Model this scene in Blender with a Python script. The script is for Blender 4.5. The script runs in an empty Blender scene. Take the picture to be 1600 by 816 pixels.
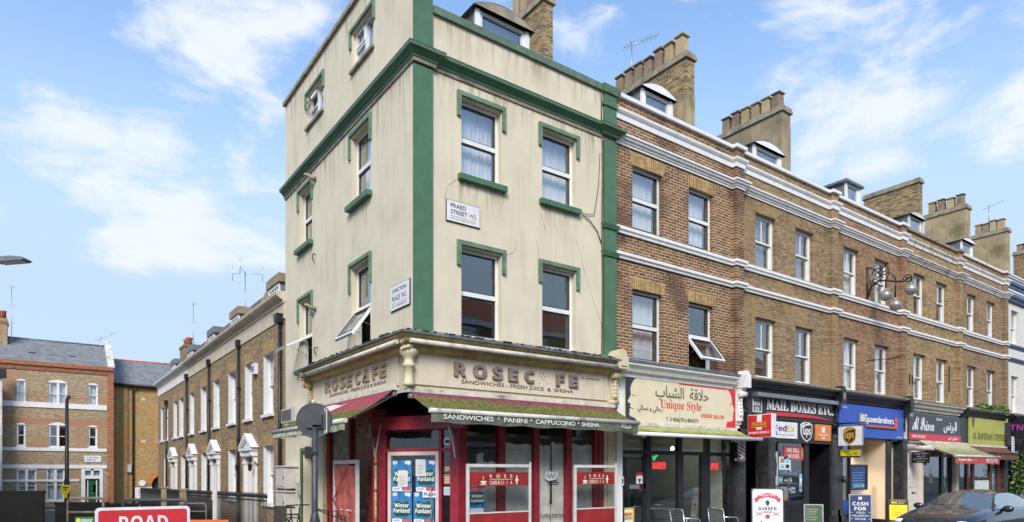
import bpy, bmesh, math, random
from mathutils import Vector, Matrix
random.seed(7)
C = bpy.context.scene.collection
RAD = math.radians

# ------------------------------------------------------------------ camera, sky, sun, exposure
# World axes: X runs along the shop street, Y along the side street, the corner of the cream building is the origin.
CAM = Vector((-5.7696, -11.2456, 1.9))
FPX, CX, HY = 1034.7, 800.0, 738.0
cc, ss = 0.812275, 0.583248
cam = bpy.data.cameras.new('camera')
cam.sensor_width = 36.0
cam.lens = 36.0 * FPX / 1600.0
cam.shift_y = (HY - 408.0) / 1600.0
cam.clip_start, cam.clip_end = 0.1, 1000.0
cam_o = bpy.data.objects.new('camera', cam)
C.objects.link(cam_o)
cam_o.location = CAM
cam_o.rotation_euler = (RAD(90), 0, -math.atan2(ss, cc))
scn = bpy.context.scene
scn.camera = cam_o
scn.view_settings.view_transform = 'Standard'
scn.view_settings.look = 'None'
scn.view_settings.gamma = 1.0
scn.view_settings.exposure = 1.3
scn.cycles.max_bounces = 8
scn.cycles.transparent_max_bounces = 12
scn.cycles.caustics_reflective = False
scn.cycles.caustics_refractive = False

SUN_EL, SUN_AZ = 37.0, 219.0      # azimuth measured clockwise from +Y: the sun stands behind the camera
sd = Vector((math.sin(RAD(SUN_AZ)) * math.cos(RAD(SUN_EL)), math.cos(RAD(SUN_AZ)) * math.cos(RAD(SUN_EL)), math.sin(RAD(SUN_EL))))
sun = bpy.data.lights.new('sun', 'SUN')
sun.energy = 1.5
sun.angle = RAD(24)
sun.color = (1.0, 0.94, 0.84)
sun_o = bpy.data.objects.new('sun', sun)
C.objects.link(sun_o)
sun_o.rotation_euler = sd.to_track_quat('Z', 'Y').to_euler()
sun_o.location = sd * 60

def pray(x, y):
    dx = (x - CX) / FPX
    return Vector((dx * cc + ss, -dx * ss + cc, (HY - y) / FPX))

wd = bpy.data.worlds.new('World')
scn.world = wd
wd.use_nodes = True
wt = wd.node_tree
for n in list(wt.nodes): wt.nodes.remove(n)
def wn(t, **k):
    n = wt.nodes.new(t)
    for a, b in k.items(): setattr(n, a, b)
    return n
def wl(a, b): wt.links.new(a, b)
def wmath(op, a, b=None, clamp=False):
    n = wn('ShaderNodeMath', operation=op, use_clamp=clamp)
    for i, v in enumerate((a, b)):
        if v is None: continue
        if isinstance(v, (int, float)): n.inputs[i].default_value = v
        else: wl(v, n.inputs[i])
    return n.outputs[0]
sky = wn('ShaderNodeTexSky', sky_type='NISHITA', sun_disc=False)
sky.sun_elevation = RAD(SUN_EL)
sky.sun_rotation = RAD(SUN_AZ)
sky.air_density = 1.0
sky.dust_density = 0.6
sky.ozone_density = 1.6
tc = wn('ShaderNodeTexCoord')
sx = wn('ShaderNodeSeparateXYZ')
wl(tc.outputs['Generated'], sx.inputs[0])
zc = wmath('MAXIMUM', sx.outputs[2], 0.0)
den = wmath('ADD', zc, 0.22)
cxy = wn('ShaderNodeCombineXYZ')
wl(wmath('DIVIDE', sx.outputs[0], den), cxy.inputs[0])
wl(wmath('DIVIDE', sx.outputs[1], den), cxy.inputs[1])
no = wn('ShaderNodeTexNoise')
no.inputs['Scale'].default_value = 5.2
no.inputs['Detail'].default_value = 9.0
no.inputs['Roughness'].default_value = 0.6
no.inputs['Distortion'].default_value = 0.25
mpz = wn('ShaderNodeMapping')
mpz.inputs['Scale'].default_value = (1, 1, 2.3)
wl(tc.outputs['Generated'], mpz.inputs['Vector'])
wl(mpz.outputs[0], no.inputs['Vector'])
cov = no.outputs['Fac']
banks = None
# cloud banks where the day had them: direction, radius (as cosine span), amount
def bank(px, py, spread, amt):
    global banks
    d = pray(px, py).normalized()
    dp = wn('ShaderNodeVectorMath', operation='DOT_PRODUCT')
    nrm = wn('ShaderNodeVectorMath', operation='NORMALIZE')
    wl(tc.outputs['Generated'], nrm.inputs[0])
    wl(nrm.outputs[0], dp.inputs[0])
    dp.inputs[1].default_value = d
    mr = wn('ShaderNodeMapRange', interpolation_type='SMOOTHSTEP')
    mr.inputs['From Min'].default_value = math.cos(RAD(spread))
    mr.inputs['From Max'].default_value = 1.0
    mr.inputs['To Min'].default_value = 0.0
    mr.inputs['To Max'].default_value = amt * .86
    wl(dp.outputs['Value'], mr.inputs['Value'])
    banks = mr.outputs[0] if banks is None else wmath('MAXIMUM', banks, mr.outputs[0])
for b in ((210, 325, 6, .22), (300, 335, 7, .25), (400, 310, 7, .25), (430, 215, 6, .2), (250, 235, 4, .16), (340, 20, 9, .2), (520, 30, 7, .16), (300, 95, 4, .14),
          (395, 110, 4, .14), (1330, 40, 10, .2), (1480, 60, 11, .24), (1590, 90, 9, .22), (1360, 170, 6, .17), (1410, 225, 6, .16), (1240, 60, 7, .14), (1120, 20, 6, .12), (1540, 170, 5, .12),
          (940, 60, 5, .14), (700, 20, 6, .1), (130, 240, 5, .14), (60, 30, 5, .05)):
    bank(*b)
cov = wmath('ADD', cov, banks)
ramp = wn('ShaderNodeMapRange', interpolation_type='SMOOTHSTEP')
ramp.inputs['From Min'].default_value = 0.60
ramp.inputs['From Max'].default_value = 0.80
ramp.inputs['To Max'].default_value = 0.92
wl(cov, ramp.inputs['Value'])
hz = wn('ShaderNodeMapRange', interpolation_type='SMOOTHSTEP')   # thin veil towards the horizon
hz.inputs['From Min'].default_value = 0.58
hz.inputs['From Max'].default_value = 0.22
hz.inputs['To Max'].default_value = 0.96
wl(sx.outputs[2], hz.inputs['Value'])
mx0 = wn('ShaderNodeMix', data_type='RGBA')
wl(hz.outputs[0], mx0.inputs['Factor'])
hs = wn('ShaderNodeHueSaturation')
hs.inputs['Saturation'].default_value = 1.02
hs.inputs['Value'].default_value = 1.85
wl(sky.outputs[0], hs.inputs['Color'])
wl(hs.outputs[0], mx0.inputs['A'])
mx0.inputs['B'].default_value = (3.55, 4.55, 5.75, 1)
mx = wn('ShaderNodeMix', data_type='RGBA')
wl(ramp.outputs[0], mx.inputs['Factor'])
wl(mx0.outputs['Result'], mx.inputs['A'])
mx.inputs['B'].default_value = (5.6, 5.85, 6.2, 1)
bg = wn('ShaderNodeBackground')
bg.inputs['Strength'].default_value = 0.068
wl(mx.outputs['Result'], bg.inputs['Color'])
wo = wn('ShaderNodeOutputWorld')
wl(bg.outputs[0], wo.inputs['Surface'])

# ------------------------------------------------------------------ measuring: a point of the photograph on a known plane
def hit(px, py, p0, n):
    d = pray(px, py)
    t = (Vector(p0) - CAM).dot(Vector(n)) / d.dot(Vector(n))
    return CAM + d * t
def R(px, py=738, off=0.0):
    p = hit(px, py, (0, -off, 0), (0, 1, 0)); return p.x, p.z
def L(px, py=738, off=0.0):
    p = hit(px, py, (-off, 0, 0), (1, 0, 0)); return p.y, p.z
def YP(px, py, v):
    p = hit(px, py, (0, v, 0), (0, 1, 0)); return p.x, p.z
def DEP(px, py, d): return CAM + pray(px, py) * d

# ------------------------------------------------------------------ materials
MATS = {}
def new_mat(name):
    m = bpy.data.materials.new(name); m.use_nodes = True
    nt = m.node_tree
    b = nt.nodes['Principled BSDF']
    def N(t, **k):
        n = nt.nodes.new(t)
        for a, v in k.items(): setattr(n, a, v)
        return n
    return m, nt, b, N
def mixc(nt, N, fac, a, b, mode='MIX'):
    n = N('ShaderNodeMix', data_type='RGBA', blend_type=mode)
    for s, v in (('Factor', fac), ('A', a), ('B', b)):
        if isinstance(v, (int, float)): n.inputs[s].default_value = v
        elif isinstance(v, tuple): n.inputs[s].default_value = (*v[:3], 1)
        else: nt.links.new(v, n.inputs[s])
    return n.outputs['Result']
def noise(nt, N, vec, scale, detail=4, rough=.55, stretch=None):
    if stretch:
        mp = N('ShaderNodeMapping'); mp.inputs['Scale'].default_value = stretch
        nt.links.new(vec, mp.inputs['Vector']); vec = mp.outputs[0]
    n = N('ShaderNodeTexNoise'); n.inputs['Scale'].default_value = scale
    n.inputs['Detail'].default_value = detail; n.inputs['Roughness'].default_value = rough
    nt.links.new(vec, n.inputs['Vector'])
    return n.outputs['Fac']
def rng(nt, N, v, a, b, c=0.0, d=1.0):
    n = N('ShaderNodeMapRange', interpolation_type='SMOOTHSTEP')
    for k, x in (('From Min', a), ('From Max', b), ('To Min', c), ('To Max', d)): n.inputs[k].default_value = x
    nt.links.new(v, n.inputs['Value']); return n.outputs[0]
def bump(nt, N, b, h, s, dist=.02):
    n = N('ShaderNodeBump'); n.inputs['Strength'].default_value = s; n.inputs['Distance'].default_value = dist
    nt.links.new(h, n.inputs['Height']); nt.links.new(n.outputs[0], b.inputs['Normal'])

def paint(name, col, rough=.5, var=.12, scale=5, dirt=0.0, dirtc=(.10, .085, .06), streak=0.0, metal=0.0, bmp=.05, spec=.5):
    """painted / plain surface: mottled base, patchy dirt, vertical rain streaks"""
    if name in MATS: return MATS[name]
    m, nt, b, N = new_mat(name)
    t = N('ShaderNodeTexCoord').outputs['Object']
    n1 = noise(nt, N, t, scale, 5)
    lo = tuple(c * (1 - var) for c in col); hi = tuple(min(1, c * (1 + var)) for c in col)
    c = mixc(nt, N, rng(nt, N, n1, .3, .7), lo, hi)
    if dirt:
        n2 = noise(nt, N, t, scale * .55, 8, .65)
        c = mixc(nt, N, rng(nt, N, n2, .5, .72, 0, dirt), c, dirtc)
    if streak:
        n3 = noise(nt, N, t, 1.0, 5, .6, (5.5, 5.5, .35))
        n4 = noise(nt, N, t, .8, 3)
        f = N('ShaderNodeMath', operation='MULTIPLY')
        nt.links.new(rng(nt, N, n3, .46, .72, 0, streak), f.inputs[0]); nt.links.new(rng(nt, N, n4, .35, .65), f.inputs[1])
        c = mixc(nt, N, f.outputs[0], c, tuple(x * .45 for x in col[:2]) + (col[2] * .4,))
    nt.links.new(c, b.inputs['Base Color'])
    b.inputs['Roughness'].default_value = rough
    b.inputs['Metallic'].default_value = metal
    b.inputs['Specular IOR Level'].default_value = spec
    if bmp: bump(nt, N, b, noise(nt, N, t, scale * 8, 6), bmp, .01)
    MATS[name] = m; return m

def brick(name, c1, c2, mort, mw=.007, soot=.5, patch=None, pscale=.7, bands=None, bw=.225, rh=.075):
    if name in MATS: return MATS[name]
    m, nt, b, N = new_mat(name)
    t = N('ShaderNodeTexCoord').outputs['Object']
    s = N('ShaderNodeSeparateXYZ'); nt.links.new(t, s.inputs[0])
    a = N('ShaderNodeMath', operation='ADD'); nt.links.new(s.outputs[0], a.inputs[0]); nt.links.new(s.outputs[1], a.inputs[1])
    cv = N('ShaderNodeCombineXYZ'); nt.links.new(a.outputs[0], cv.inputs[0]); nt.links.new(s.outputs[2], cv.inputs[1])
    wob = noise(nt, N, t, 3.0, 2)
    br = N('ShaderNodeTexBrick'); br.offset = .5
    nt.links.new(cv.outputs[0], br.inputs['Vector'])
    br.inputs['Scale'].default_value = 1.0
    br.inputs['Mortar Size'].default_value = mw
    br.inputs['Mortar Smooth'].default_value = .25
    br.inputs['Brick Width'].default_value = bw
    br.inputs['Row Height'].default_value = rh
    br.inputs['Bias'].default_value = -.1
    br.inputs['Color1'].default_value = (*c1, 1); br.inputs['Color2'].default_value = (*c2, 1); br.inputs['Mortar'].default_value = (*mort, 1)
    c = br.outputs['Color']
    # each brick fired a little differently: coarse cells about one brick in size
    nb = noise(nt, N, cv.outputs[0], 1.0, 1, .5, (4.4, 13.3, 1))
    c = mixc(nt, N, .1 if name.startswith('white') else .42, c, mixc(nt, N, rng(nt, N, nb, .3, .7), (.55, .5, .48), (1.5, 1.45, 1.35)), 'MULTIPLY')
    if bands:
        for z0, z1, bc in bands:
            g = N('ShaderNodeMath', operation='COMPARE'); nt.links.new(s.outputs[2], g.inputs[0])
            g.inputs[1].default_value = (z0 + z1) / 2; g.inputs[2].default_value = (z1 - z0) / 2
            f = N('ShaderNodeMath', operation='MULTIPLY'); nt.links.new(g.outputs[0], f.inputs[0])
            nt.links.new(rng(nt, N, nb, .2, .6, .3, .85), f.inputs[1])
            c = mixc(nt, N, f.outputs[0], c, bc)
    if patch:
        n2 = noise(nt, N, t, pscale, 3, .5)
        c = mixc(nt, N, rng(nt, N, n2, .5, .62, 0, .62), c, patch)
    n3 = noise(nt, N, t, 1.1, 7, .65)
    c = mixc(nt, N, rng(nt, N, n3, .5, .75, 0, soot), c, (.05, .042, .035))
    if name in ('red_brown_brick', 'tawny_brick', 'orange_brick', 'ochre_brick', 'brown_brick', 'stock_brick', 'mixed_stock_brick'):
        hs_ = N('ShaderNodeHueSaturation'); hs_.inputs['Saturation'].default_value = .95; nt.links.new(c, hs_.inputs['Color']); c = hs_.outputs[0]
    nt.links.new(c, b.inputs['Base Color'])
    b.inputs['Roughness'].default_value = .9
    b.inputs['Specular IOR Level'].default_value = .2
    bump(nt, N, b, br.outputs['Fac'], .5, -.008)
    MATS[name] = m; return m

def slate(name, col, w=.3, h=.2):
    if name in MATS: return MATS[name]
    return brick(name, col, tuple(x * .7 for x in col), tuple(x * .35 for x in col), .006, .25, None, .7, None, w, h)

def glass(name, tint=(.95, .97, .97), base=.12, rough=.015):
    if name in MATS: return MATS[name]
    m, nt, b, N = new_mat(name)
    nt.nodes.remove(b)
    out = nt.nodes['Material Output']
    tr = N('ShaderNodeBsdfTransparent'); tr.inputs[0].default_value = (*tint, 1)
    gl = N('ShaderNodeBsdfGlossy'); gl.inputs['Roughness'].default_value = rough
    gl.inputs['Color'].default_value = (.95, .97, 1, 1)
    t = N('ShaderNodeTexCoord').outputs['Object']
    bp = N('ShaderNodeBump'); bp.inputs['Strength'].default_value = .06; bp.inputs['Distance'].default_value = .02
    nt.links.new(noise(nt, N, t, 1.6, 1), bp.inputs['Height']); nt.links.new(bp.outputs[0], gl.inputs['Normal'])
    lw = N('ShaderNodeLayerWeight'); lw.inputs['Blend'].default_value = .5
    p = N('ShaderNodeMath', operation='POWER'); nt.links.new(lw.outputs['Facing'], p.inputs[0]); p.inputs[1].default_value = 3.0
    ma = N('ShaderNodeMath', operation='MULTIPLY_ADD'); nt.links.new(p.outputs[0], ma.inputs[0]); ma.inputs[1].default_value = .6; ma.inputs[2].default_value = base
    ma.use_clamp = True
    mi = N('ShaderNodeMixShader'); nt.links.new(ma.outputs[0], mi.inputs[0]); nt.links.new(tr.outputs[0], mi.inputs[1]); nt.links.new(gl.outputs[0], mi.inputs[2])
    nt.links.new(mi.outputs[0], out.inputs['Surface'])
    MATS[name] = m; return m

def emit(name, col, st):
    if name in MATS: return MATS[name]
    m, nt, b, N = new_mat(name)
    b.inputs['Base Color'].default_value = (*[c * .5 for c in col], 1)
    b.inputs['Emission Color'].default_value = (*col, 1); b.inputs['Emission Strength'].default_value = st
    MATS[name] = m; return m

def moss(name, cloth, green, z0, z1, amt=.92, spread=.5):
    """awning cloth grown over with moss in ragged patches, thick at height z0 and none left at height z1"""
    if name in MATS: return MATS[name]
    m, nt, b, N = new_mat(name)
    ob = N('ShaderNodeTexCoord').outputs['Object']
    s = N('ShaderNodeSeparateXYZ'); nt.links.new(ob, s.inputs[0])
    h = N('ShaderNodeMapRange'); h.inputs['From Min'].default_value = z1; h.inputs['From Max'].default_value = z0
    nt.links.new(s.outputs[2], h.inputs['Value'])
    n1 = noise(nt, N, ob, 2.6, 8, .68)
    a = N('ShaderNodeMath', operation='MULTIPLY_ADD'); nt.links.new(n1, a.inputs[0]); a.inputs[1].default_value = spread * 2; nt.links.new(h.outputs[0], a.inputs[2])
    f = rng(nt, N, a.outputs[0], spread + .3, spread + .6, 0, amt)
    n2 = noise(nt, N, ob, 18, 6, .7)
    n4 = noise(nt, N, ob, 3.2, 4, .6)
    gcol = mixc(nt, N, rng(nt, N, n2, .35, .65), tuple(x * .4 for x in green), tuple(min(1, x * 1.45) for x in green))
    gcol = mixc(nt, N, rng(nt, N, n4, .5, .68, 0, .7), gcol, (.09, .085, .04))
    n3 = noise(nt, N, ob, 3.5, 5, .6, (3, 3, 1))
    ccol = mixc(nt, N, rng(nt, N, n3, .4, .7), cloth, tuple(x * .6 for x in cloth))
    nt.links.new(mixc(nt, N, f, ccol, gcol), b.inputs['Base Color'])
    b.inputs['Roughness'].default_value = .9; b.inputs['Specular IOR Level'].default_value = .1
    bump(nt, N, b, n2, .6, .02)
    MATS[name] = m; return m

def stain(name, col, amt=.6):
    """grime that has run down from a ledge: streaks, dense at the top of the patch"""
    if name in MATS: return MATS[name]
    m, nt, b, N = new_mat(name)
    tc_ = N('ShaderNodeTexCoord'); s = N('ShaderNodeSeparateXYZ'); nt.links.new(tc_.outputs['Generated'], s.inputs[0])
    n = rng(nt, N, noise(nt, N, tc_.outputs['Object'], 1.0, 5, .65, (9, 9, .7)), .44, .72, 0, 1)
    p = N('ShaderNodeMath', operation='POWER'); nt.links.new(s.outputs[2], p.inputs[0]); p.inputs[1].default_value = 1.6
    q = N('ShaderNodeMath', operation='MULTIPLY'); nt.links.new(n, q.inputs[0]); nt.links.new(p.outputs[0], q.inputs[1])
    r_ = N('ShaderNodeMath', operation='MULTIPLY'); nt.links.new(q.outputs[0], r_.inputs[0]); r_.inputs[1].default_value = amt
    b.inputs['Base Color'].default_value = (*col, 1); b.inputs['Roughness'].default_value = .95; b.inputs['Specular IOR Level'].default_value = .1
    nt.links.new(r_.outputs[0], b.inputs['Alpha'])
    MATS[name] = m; return m

# palette
M_CREAM = paint('cream_render', (.66, .595, .455), .85, .05, 1.5, .30, (.50, .43, .31), .28, bmp=.12, spec=.2)
M_CREAMP = paint('cream_paint', (.62, .53, .36), .6, .06, 6, .35, (.25, .19, .11), .25)
M_GREEN = paint('green_paint', (.070, .160, .090), .55, .10, 4, .35, (.045, .085, .055), .3)
M_GREENL = paint('green_trim_paint', (.135, .215, .145), .6, .2, 9, .45, (.06, .08, .05), .3)
M_OCHRE = paint('ochre_cornice_paint', (.42, .33, .15), .55, .2, 6, .55, (.10, .075, .035), .3)
M_STONE = paint('weathered_stone', (.30, .26, .19), .9, .25, 4, .6, (.05, .045, .035), .5, bmp=.4)
M_LEAD = paint('lead_flashing', (.16, .17, .18), .6, .3, 6, .7, (.04, .05, .03), bmp=.5)
M_WHITE = paint('white_paint', (.76, .76, .755), .5, .04, 4, .12, (.35, .34, .31), .25)
M_WHITED = paint('dirty_white_paint', (.62, .60, .55), .7, .12, 4, .8, (.10, .09, .075), .6)
M_UPVC = paint('white_window_frame', (.74, .75, .76), .35, .03, 6, .1, (.4, .4, .38))
M_DARKTRIM = paint('window_gasket', (.03, .03, .03), .6, .1, 5)
M_RED = paint('maroon_shop_paint', (.27, .018, .036), .4, .18, 5, .3, (.06, .008, .012), .25)
M_BLACK = paint('black_shop_paint', (.016, .017, .019), .38, .3, 5, .3, (.05, .045, .04))
M_IRON = paint('black_iron', (.015, .015, .016), .45, .3, 9)
M_STEEL = paint('grey_steel', (.36, .37, .38), .38, .15, 8, .2, metal=.7)
M_GREY = paint('dark_grey_post_paint', (.045, .05, .06), .45, .25, 8, .4, (.12, .11, .10), .3)
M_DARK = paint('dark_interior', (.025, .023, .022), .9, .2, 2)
M_ROOM = paint('room_plaster', (.30, .28, .25), .9, .1, 2)
M_CURT = paint('net_curtain', (.80, .81, .82), .9, .06, 3)
M_BLIND = paint('brown_blind', (.16, .10, .06), .8, .2, 3)
M_BLINDG = paint('grey_blind', (.42, .44, .46), .8, .12, 3)
M_POT = paint('clay_chimney_pot', (.25, .18, .13), .9, .25, 5, .6, (.06, .055, .05), .3, bmp=.3)
M_POTR = paint('red_chimney_pot', (.38, .12, .06), .9, .2, 5, .3, (.08, .05, .04))
M_CEMENT = paint('cement_render', (.30, .245, .165), .92, .2, 1.6, .7, (.09, .075, .055), .7, bmp=.3, spec=.15)
M_CEMENTY = paint('buff_cement_render', (.40, .32, .19), .92, .16, 1.4, .7, (.10, .085, .05), .7, bmp=.3, spec=.15)
M_SLATE = slate('roof_slate', (.13, .135, .15))
M_SLATEL = slate('pale_roof_slate', (.23, .24, .26))
M_GLASS = glass('window_glass')
M_GLASSN = glass('bright_window_glass', (.97, .98, .985), .17)
M_SHOPG = glass('shop_glass', (.965, .98, .975), .045)
M_B1 = brick('red_brown_brick', (.235, .115, .056), (.115, .06, .034), (.48, .37, .235), .012, .3, (.085, .042, .03), .55)
M_B2 = brick('tawny_brick', (.30, .20, .105), (.155, .10, .057), (.33, .26, .16), .009, .3, (.36, .235, .10), .5)
M_B3 = brick('orange_brick', (.32, .175, .092), (.18, .10, .058), (.30, .235, .16), .008, .35)
M_B4 = brick('ochre_brick', (.38, .255, .115), (.21, .135, .065), (.32, .25, .155), .008, .4)
M_B5 = brick('brown_brick', (.31, .20, .11), (.175, .11, .062), (.29, .23, .155), .008, .35)
M_BARCH = brick('rubbed_brick_arch', (.38, .24, .10), (.24, .14, .06), (.50, .40, .24), .009, .35, None, .7, None, .075, .30)
M_BL = brick('stock_brick', (.33, .23, .13), (.20, .13, .075), (.31, .245, .165), .008, .25)
M_BLY = brick('buff_brick_arch', (.42, .30, .13), (.34, .23, .10), (.36, .27, .15), .006, .2, None, .7, None, .075, .30)
M_BS = brick('stack_brick', (.36, .25, .115), (.07, .055, .04), (.38, .31, .20), .011, .5)
M_BW = brick('white_painted_brick', (.72, .70, .66), (.66, .64, .60), (.55, .53, .50), .007, .1)
M_ALU = paint('aluminium', (.62, .63, .65), .3, .08, 8, metal=.85)

# ------------------------------------------------------------------ mesh builder
class Fr:
    """a local frame: a along the surface, b up, c outward"""
    def __init__(s, o, r, u, n=None):
        s.o = Vector(o); s.r = Vector(r).normalized(); s.u = Vector(u).normalized()
        s.n = Vector(n).normalized() if n is not None else s.r.cross(s.u)
    def p(s, a, b, c=0.0): return s.o + s.r * a + s.u * b + s.n * c
    def at(s, a, b, c=0.0): return Fr(s.p(a, b, c), s.r, s.u, s.n)
FR = Fr((0, 0, 0), (1, 0, 0), (0, 0, 1), (0, -1, 0))
FL = Fr((0, 0, 0), (0, 1, 0), (0, 0, 1), (-1, 0, 0))
FLT = Fr((0, 0, 0), (0, -1, 0), (0, 0, 1), (-1, 0, 0))     # reading direction on the side street

class MB:
    def __init__(s, mat=None): s.v = []; s.f = []; s.m = []; s.sm = []; s.mats = []; s.cur = mat; s.uv = {}
    def mi(s, mat):
        mat = mat or s.cur
        if mat not in s.mats: s.mats.append(mat)
        return s.mats.index(mat)
    def add(s, vs, fs, mat=None, smooth=False):
        k = len(s.v); s.v += [Vector(x) for x in vs]; i = s.mi(mat)
        for f in fs: s.f.append(tuple(k + j for j in f)); s.m.append(i); s.sm.append(smooth)
        return s
    def quad(s, a, b, c, d, mat=None): return s.add((a, b, c, d), ((0, 1, 2, 3),), mat)
    def fbox(s, F, a0, a1, b0, b1, c0, c1, mat=None):
        vs = [F.p(a, b, c) for a in (a0, a1) for b in (b0, b1) for c in (c0, c1)]
        return s.add(vs, ((0, 1, 3, 2), (4, 6, 7, 5), (0, 4, 5, 1), (2, 3, 7, 6), (0, 2, 6, 4), (1, 5, 7, 3)), mat)
    def box(s, x0, x1, y0, y1, z0, z1, mat=None): return s.fbox(Fr((0, 0, 0), (1, 0, 0), (0, 1, 0), (0, 0, 1)), x0, x1, y0, y1, z0, z1, mat)
    def poly(s, F, pts, c0, c1, mat=None):
        n = len(pts)
        vs = [F.p(a, b, c0) for a, b in pts] + [F.p(a, b, c1) for a, b in pts]
        fs = [tuple(range(n)), tuple(range(n, 2 * n))] + [(i, (i + 1) % n, n + (i + 1) % n, n + i) for i in range(n)]
        return s.add(vs, fs, mat)
    def sweep(s, path, prof, mat=None):
        """sweep a closed (outward d, height z) outline along a plan path; outward is the right-hand side, corners mitred"""
        n = len(path); k = len(prof); vs = []
        for i in range(n):
            p = Vector(path[i]); ns = []
            for j in (i - 1, i):
                if 0 <= j < n - 1:
                    d = (Vector(path[j + 1]) - Vector(path[j])).normalized(); ns.append(Vector((d.y, -d.x)))
            m = ns[0] if len(ns) == 1 else (ns[0] + ns[1]) / (1 + ns[0].dot(ns[1]))
            vs += [(p.x + m.x * d, p.y + m.y * d, z) for d, z in prof]
        fs = [(i * k + j, i * k + (j + 1) % k, (i + 1) * k + (j + 1) % k, (i + 1) * k + j) for i in range(n - 1) for j in range(k)]
        fs += [tuple(range(k)), tuple((n - 1) * k + j for j in range(k))]
        return s.add(vs, fs, mat)
    def tube(s, pts, r, mat=None, n=8, caps=True):
        pts = [Vector(p) for p in pts]; rs = r if isinstance(r, (list, tuple)) else [r] * len(pts)
        vs = []; up = None
        for i, p in enumerate(pts):
            d = (pts[min(i + 1, len(pts) - 1)] - pts[max(i - 1, 0)]).normalized()
            if up is None:
                up = Vector((0, 0, 1)) if abs(d.z) < .9 else Vector((1, 0, 0))
            a = d.cross(up).normalized(); up = a.cross(d).normalized()
            vs += [p + (a * math.cos(2 * math.pi * j / n) + up * math.sin(2 * math.pi * j / n)) * rs[i] for j in range(n)]
        fs = [(i * n + j, i * n + (j + 1) % n, (i + 1) * n + (j + 1) % n, (i + 1) * n + j) for i in range(len(pts) - 1) for j in range(n)]
        s.add(vs, fs, mat, True)
        if caps:
            s.add(vs[:n], (tuple(range(n)),), mat); s.add(vs[-n:], (tuple(range(n)),), mat)
        return s
    def lathe(s, c, prof, mat=None, n=16, axis=None):
        """revolve (radius, height) about a vertical axis, or about the given frame's n direction"""
        F = axis or Fr(c, (1, 0, 0), (0, 1, 0), (0, 0, 1))
        vs = [F.p(r * math.cos(2 * math.pi * j / n), r * math.sin(2 * math.pi * j / n), h) for r, h in prof for j in range(n)]
        fs = [(i * n + j, i * n + (j + 1) % n, (i + 1) * n + (j + 1) % n, (i + 1) * n + j) for i in range(len(prof) - 1) for j in range(n)]
        s.add(vs, fs, mat, True)
        s.add(vs[:n], (tuple(range(n)),), mat); s.add(vs[-n:], (tuple(range(n)),), mat)
        return s
    def ball(s, c, r, mat=None, n=16, sq=(1, 1, 1)):
        vs = []; fs = []; c = Vector(c); h = n // 2
        for i in range(h + 1):
            t = math.pi * i / h
            for j in range(n):
                q = 2 * math.pi * j / n
                vs.append(c + Vector((r * sq[0] * math.sin(t) * math.cos(q), r * sq[1] * math.sin(t) * math.sin(q), r * sq[2] * math.cos(t))))
        fs = [(i * n + j, i * n + (j + 1) % n, (i + 1) * n + (j + 1) % n, (i + 1) * n + j) for i in range(h) for j in range(n)]
        return s.add(vs, fs, mat, True)
    def sheet(s, F, a0, a1, b0, b1, c, amp=.02, n=24, mat=None, ph=0.0):
        vs = []
        for i in range(n + 1):
            a = a0 + (a1 - a0) * i / n; w = amp * math.sin(i * 1.9 + ph) + amp * .6 * math.sin(i * .83 + ph * 2)
            vs += [F.p(a, b0, c + w), F.p(a, b1, c + w * .7)]
        return s.add(vs, [(2 * i, 2 * i + 1, 2 * i + 3, 2 * i + 2) for i in range(n)], mat, True)
    def wall(s, F, a0, a1, b0, b1, ops, depth=.14, mat=None, rmat=None, c=0.0):
        """a wall face with real openings: ops = (a0,a1,b0,b1); reveals go back by depth"""
        A = sorted({a0, a1, *[x for o in ops for x in o[:2]]}); B = sorted({b0, b1, *[x for o in ops for x in o[2:4]]})
        A = [x for x in A if a0 <= x <= a1]; B = [x for x in B if b0 <= x <= b1]
        for i in range(len(A) - 1):
            for j in range(len(B) - 1):
                ma, mb_ = (A[i] + A[i + 1]) / 2, (B[j] + B[j + 1]) / 2
                if any(o[0] < ma < o[1] and o[2] < mb_ < o[3] for o in ops): continue
                s.quad(F.p(A[i], B[j], c), F.p(A[i + 1], B[j], c), F.p(A[i + 1], B[j + 1], c), F.p(A[i], B[j + 1], c), mat)
        for o in ops:
            x0, x1, y0, y1 = o[:4]; y0 = max(y0, b0); d = c - depth
            for q in (((x0, y0), (x0, y1)), ((x1, y0), (x1, y1)), ((x0, y1), (x1, y1)), ((x0, y0), (x1, y0))):
                (p, r), (t, u) = q
                s.quad(F.p(p, r, c), F.p(t, u, c), F.p(t, u, d), F.p(p, r, d), rmat or mat)
        return s
    def build(s, name, parent=None, local=False, recalc=True):
        me = bpy.data.meshes.new(name)
        off = Vector((0, 0, 0)) if (local or parent is None) else ORG.get(parent.name, Vector((0, 0, 0)))
        me.from_pydata([tuple(v - off) for v in s.v], [], s.f)
        for m in s.mats: me.materials.append(m)
        me.polygons.foreach_set('material_index', s.m)
        me.polygons.foreach_set('use_smooth', s.sm)
        if recalc:
            bm = bmesh.new(); bm.from_mesh(me)
            bmesh.ops.remove_doubles(bm, verts=bm.verts, dist=1e-5)
            bmesh.ops.recalc_face_normals(bm, faces=bm.faces); bm.to_mesh(me); bm.free()
        me.update()
        o = bpy.data.objects.new(name, me); C.objects.link(o)
        if parent is not None:
            o.parent = parent; ORG[o.name] = ORG.get(parent.name, Vector((0, 0, 0)))
        else: ORG[o.name] = Vector((0, 0, 0))
        return o
ORG = {}
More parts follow.
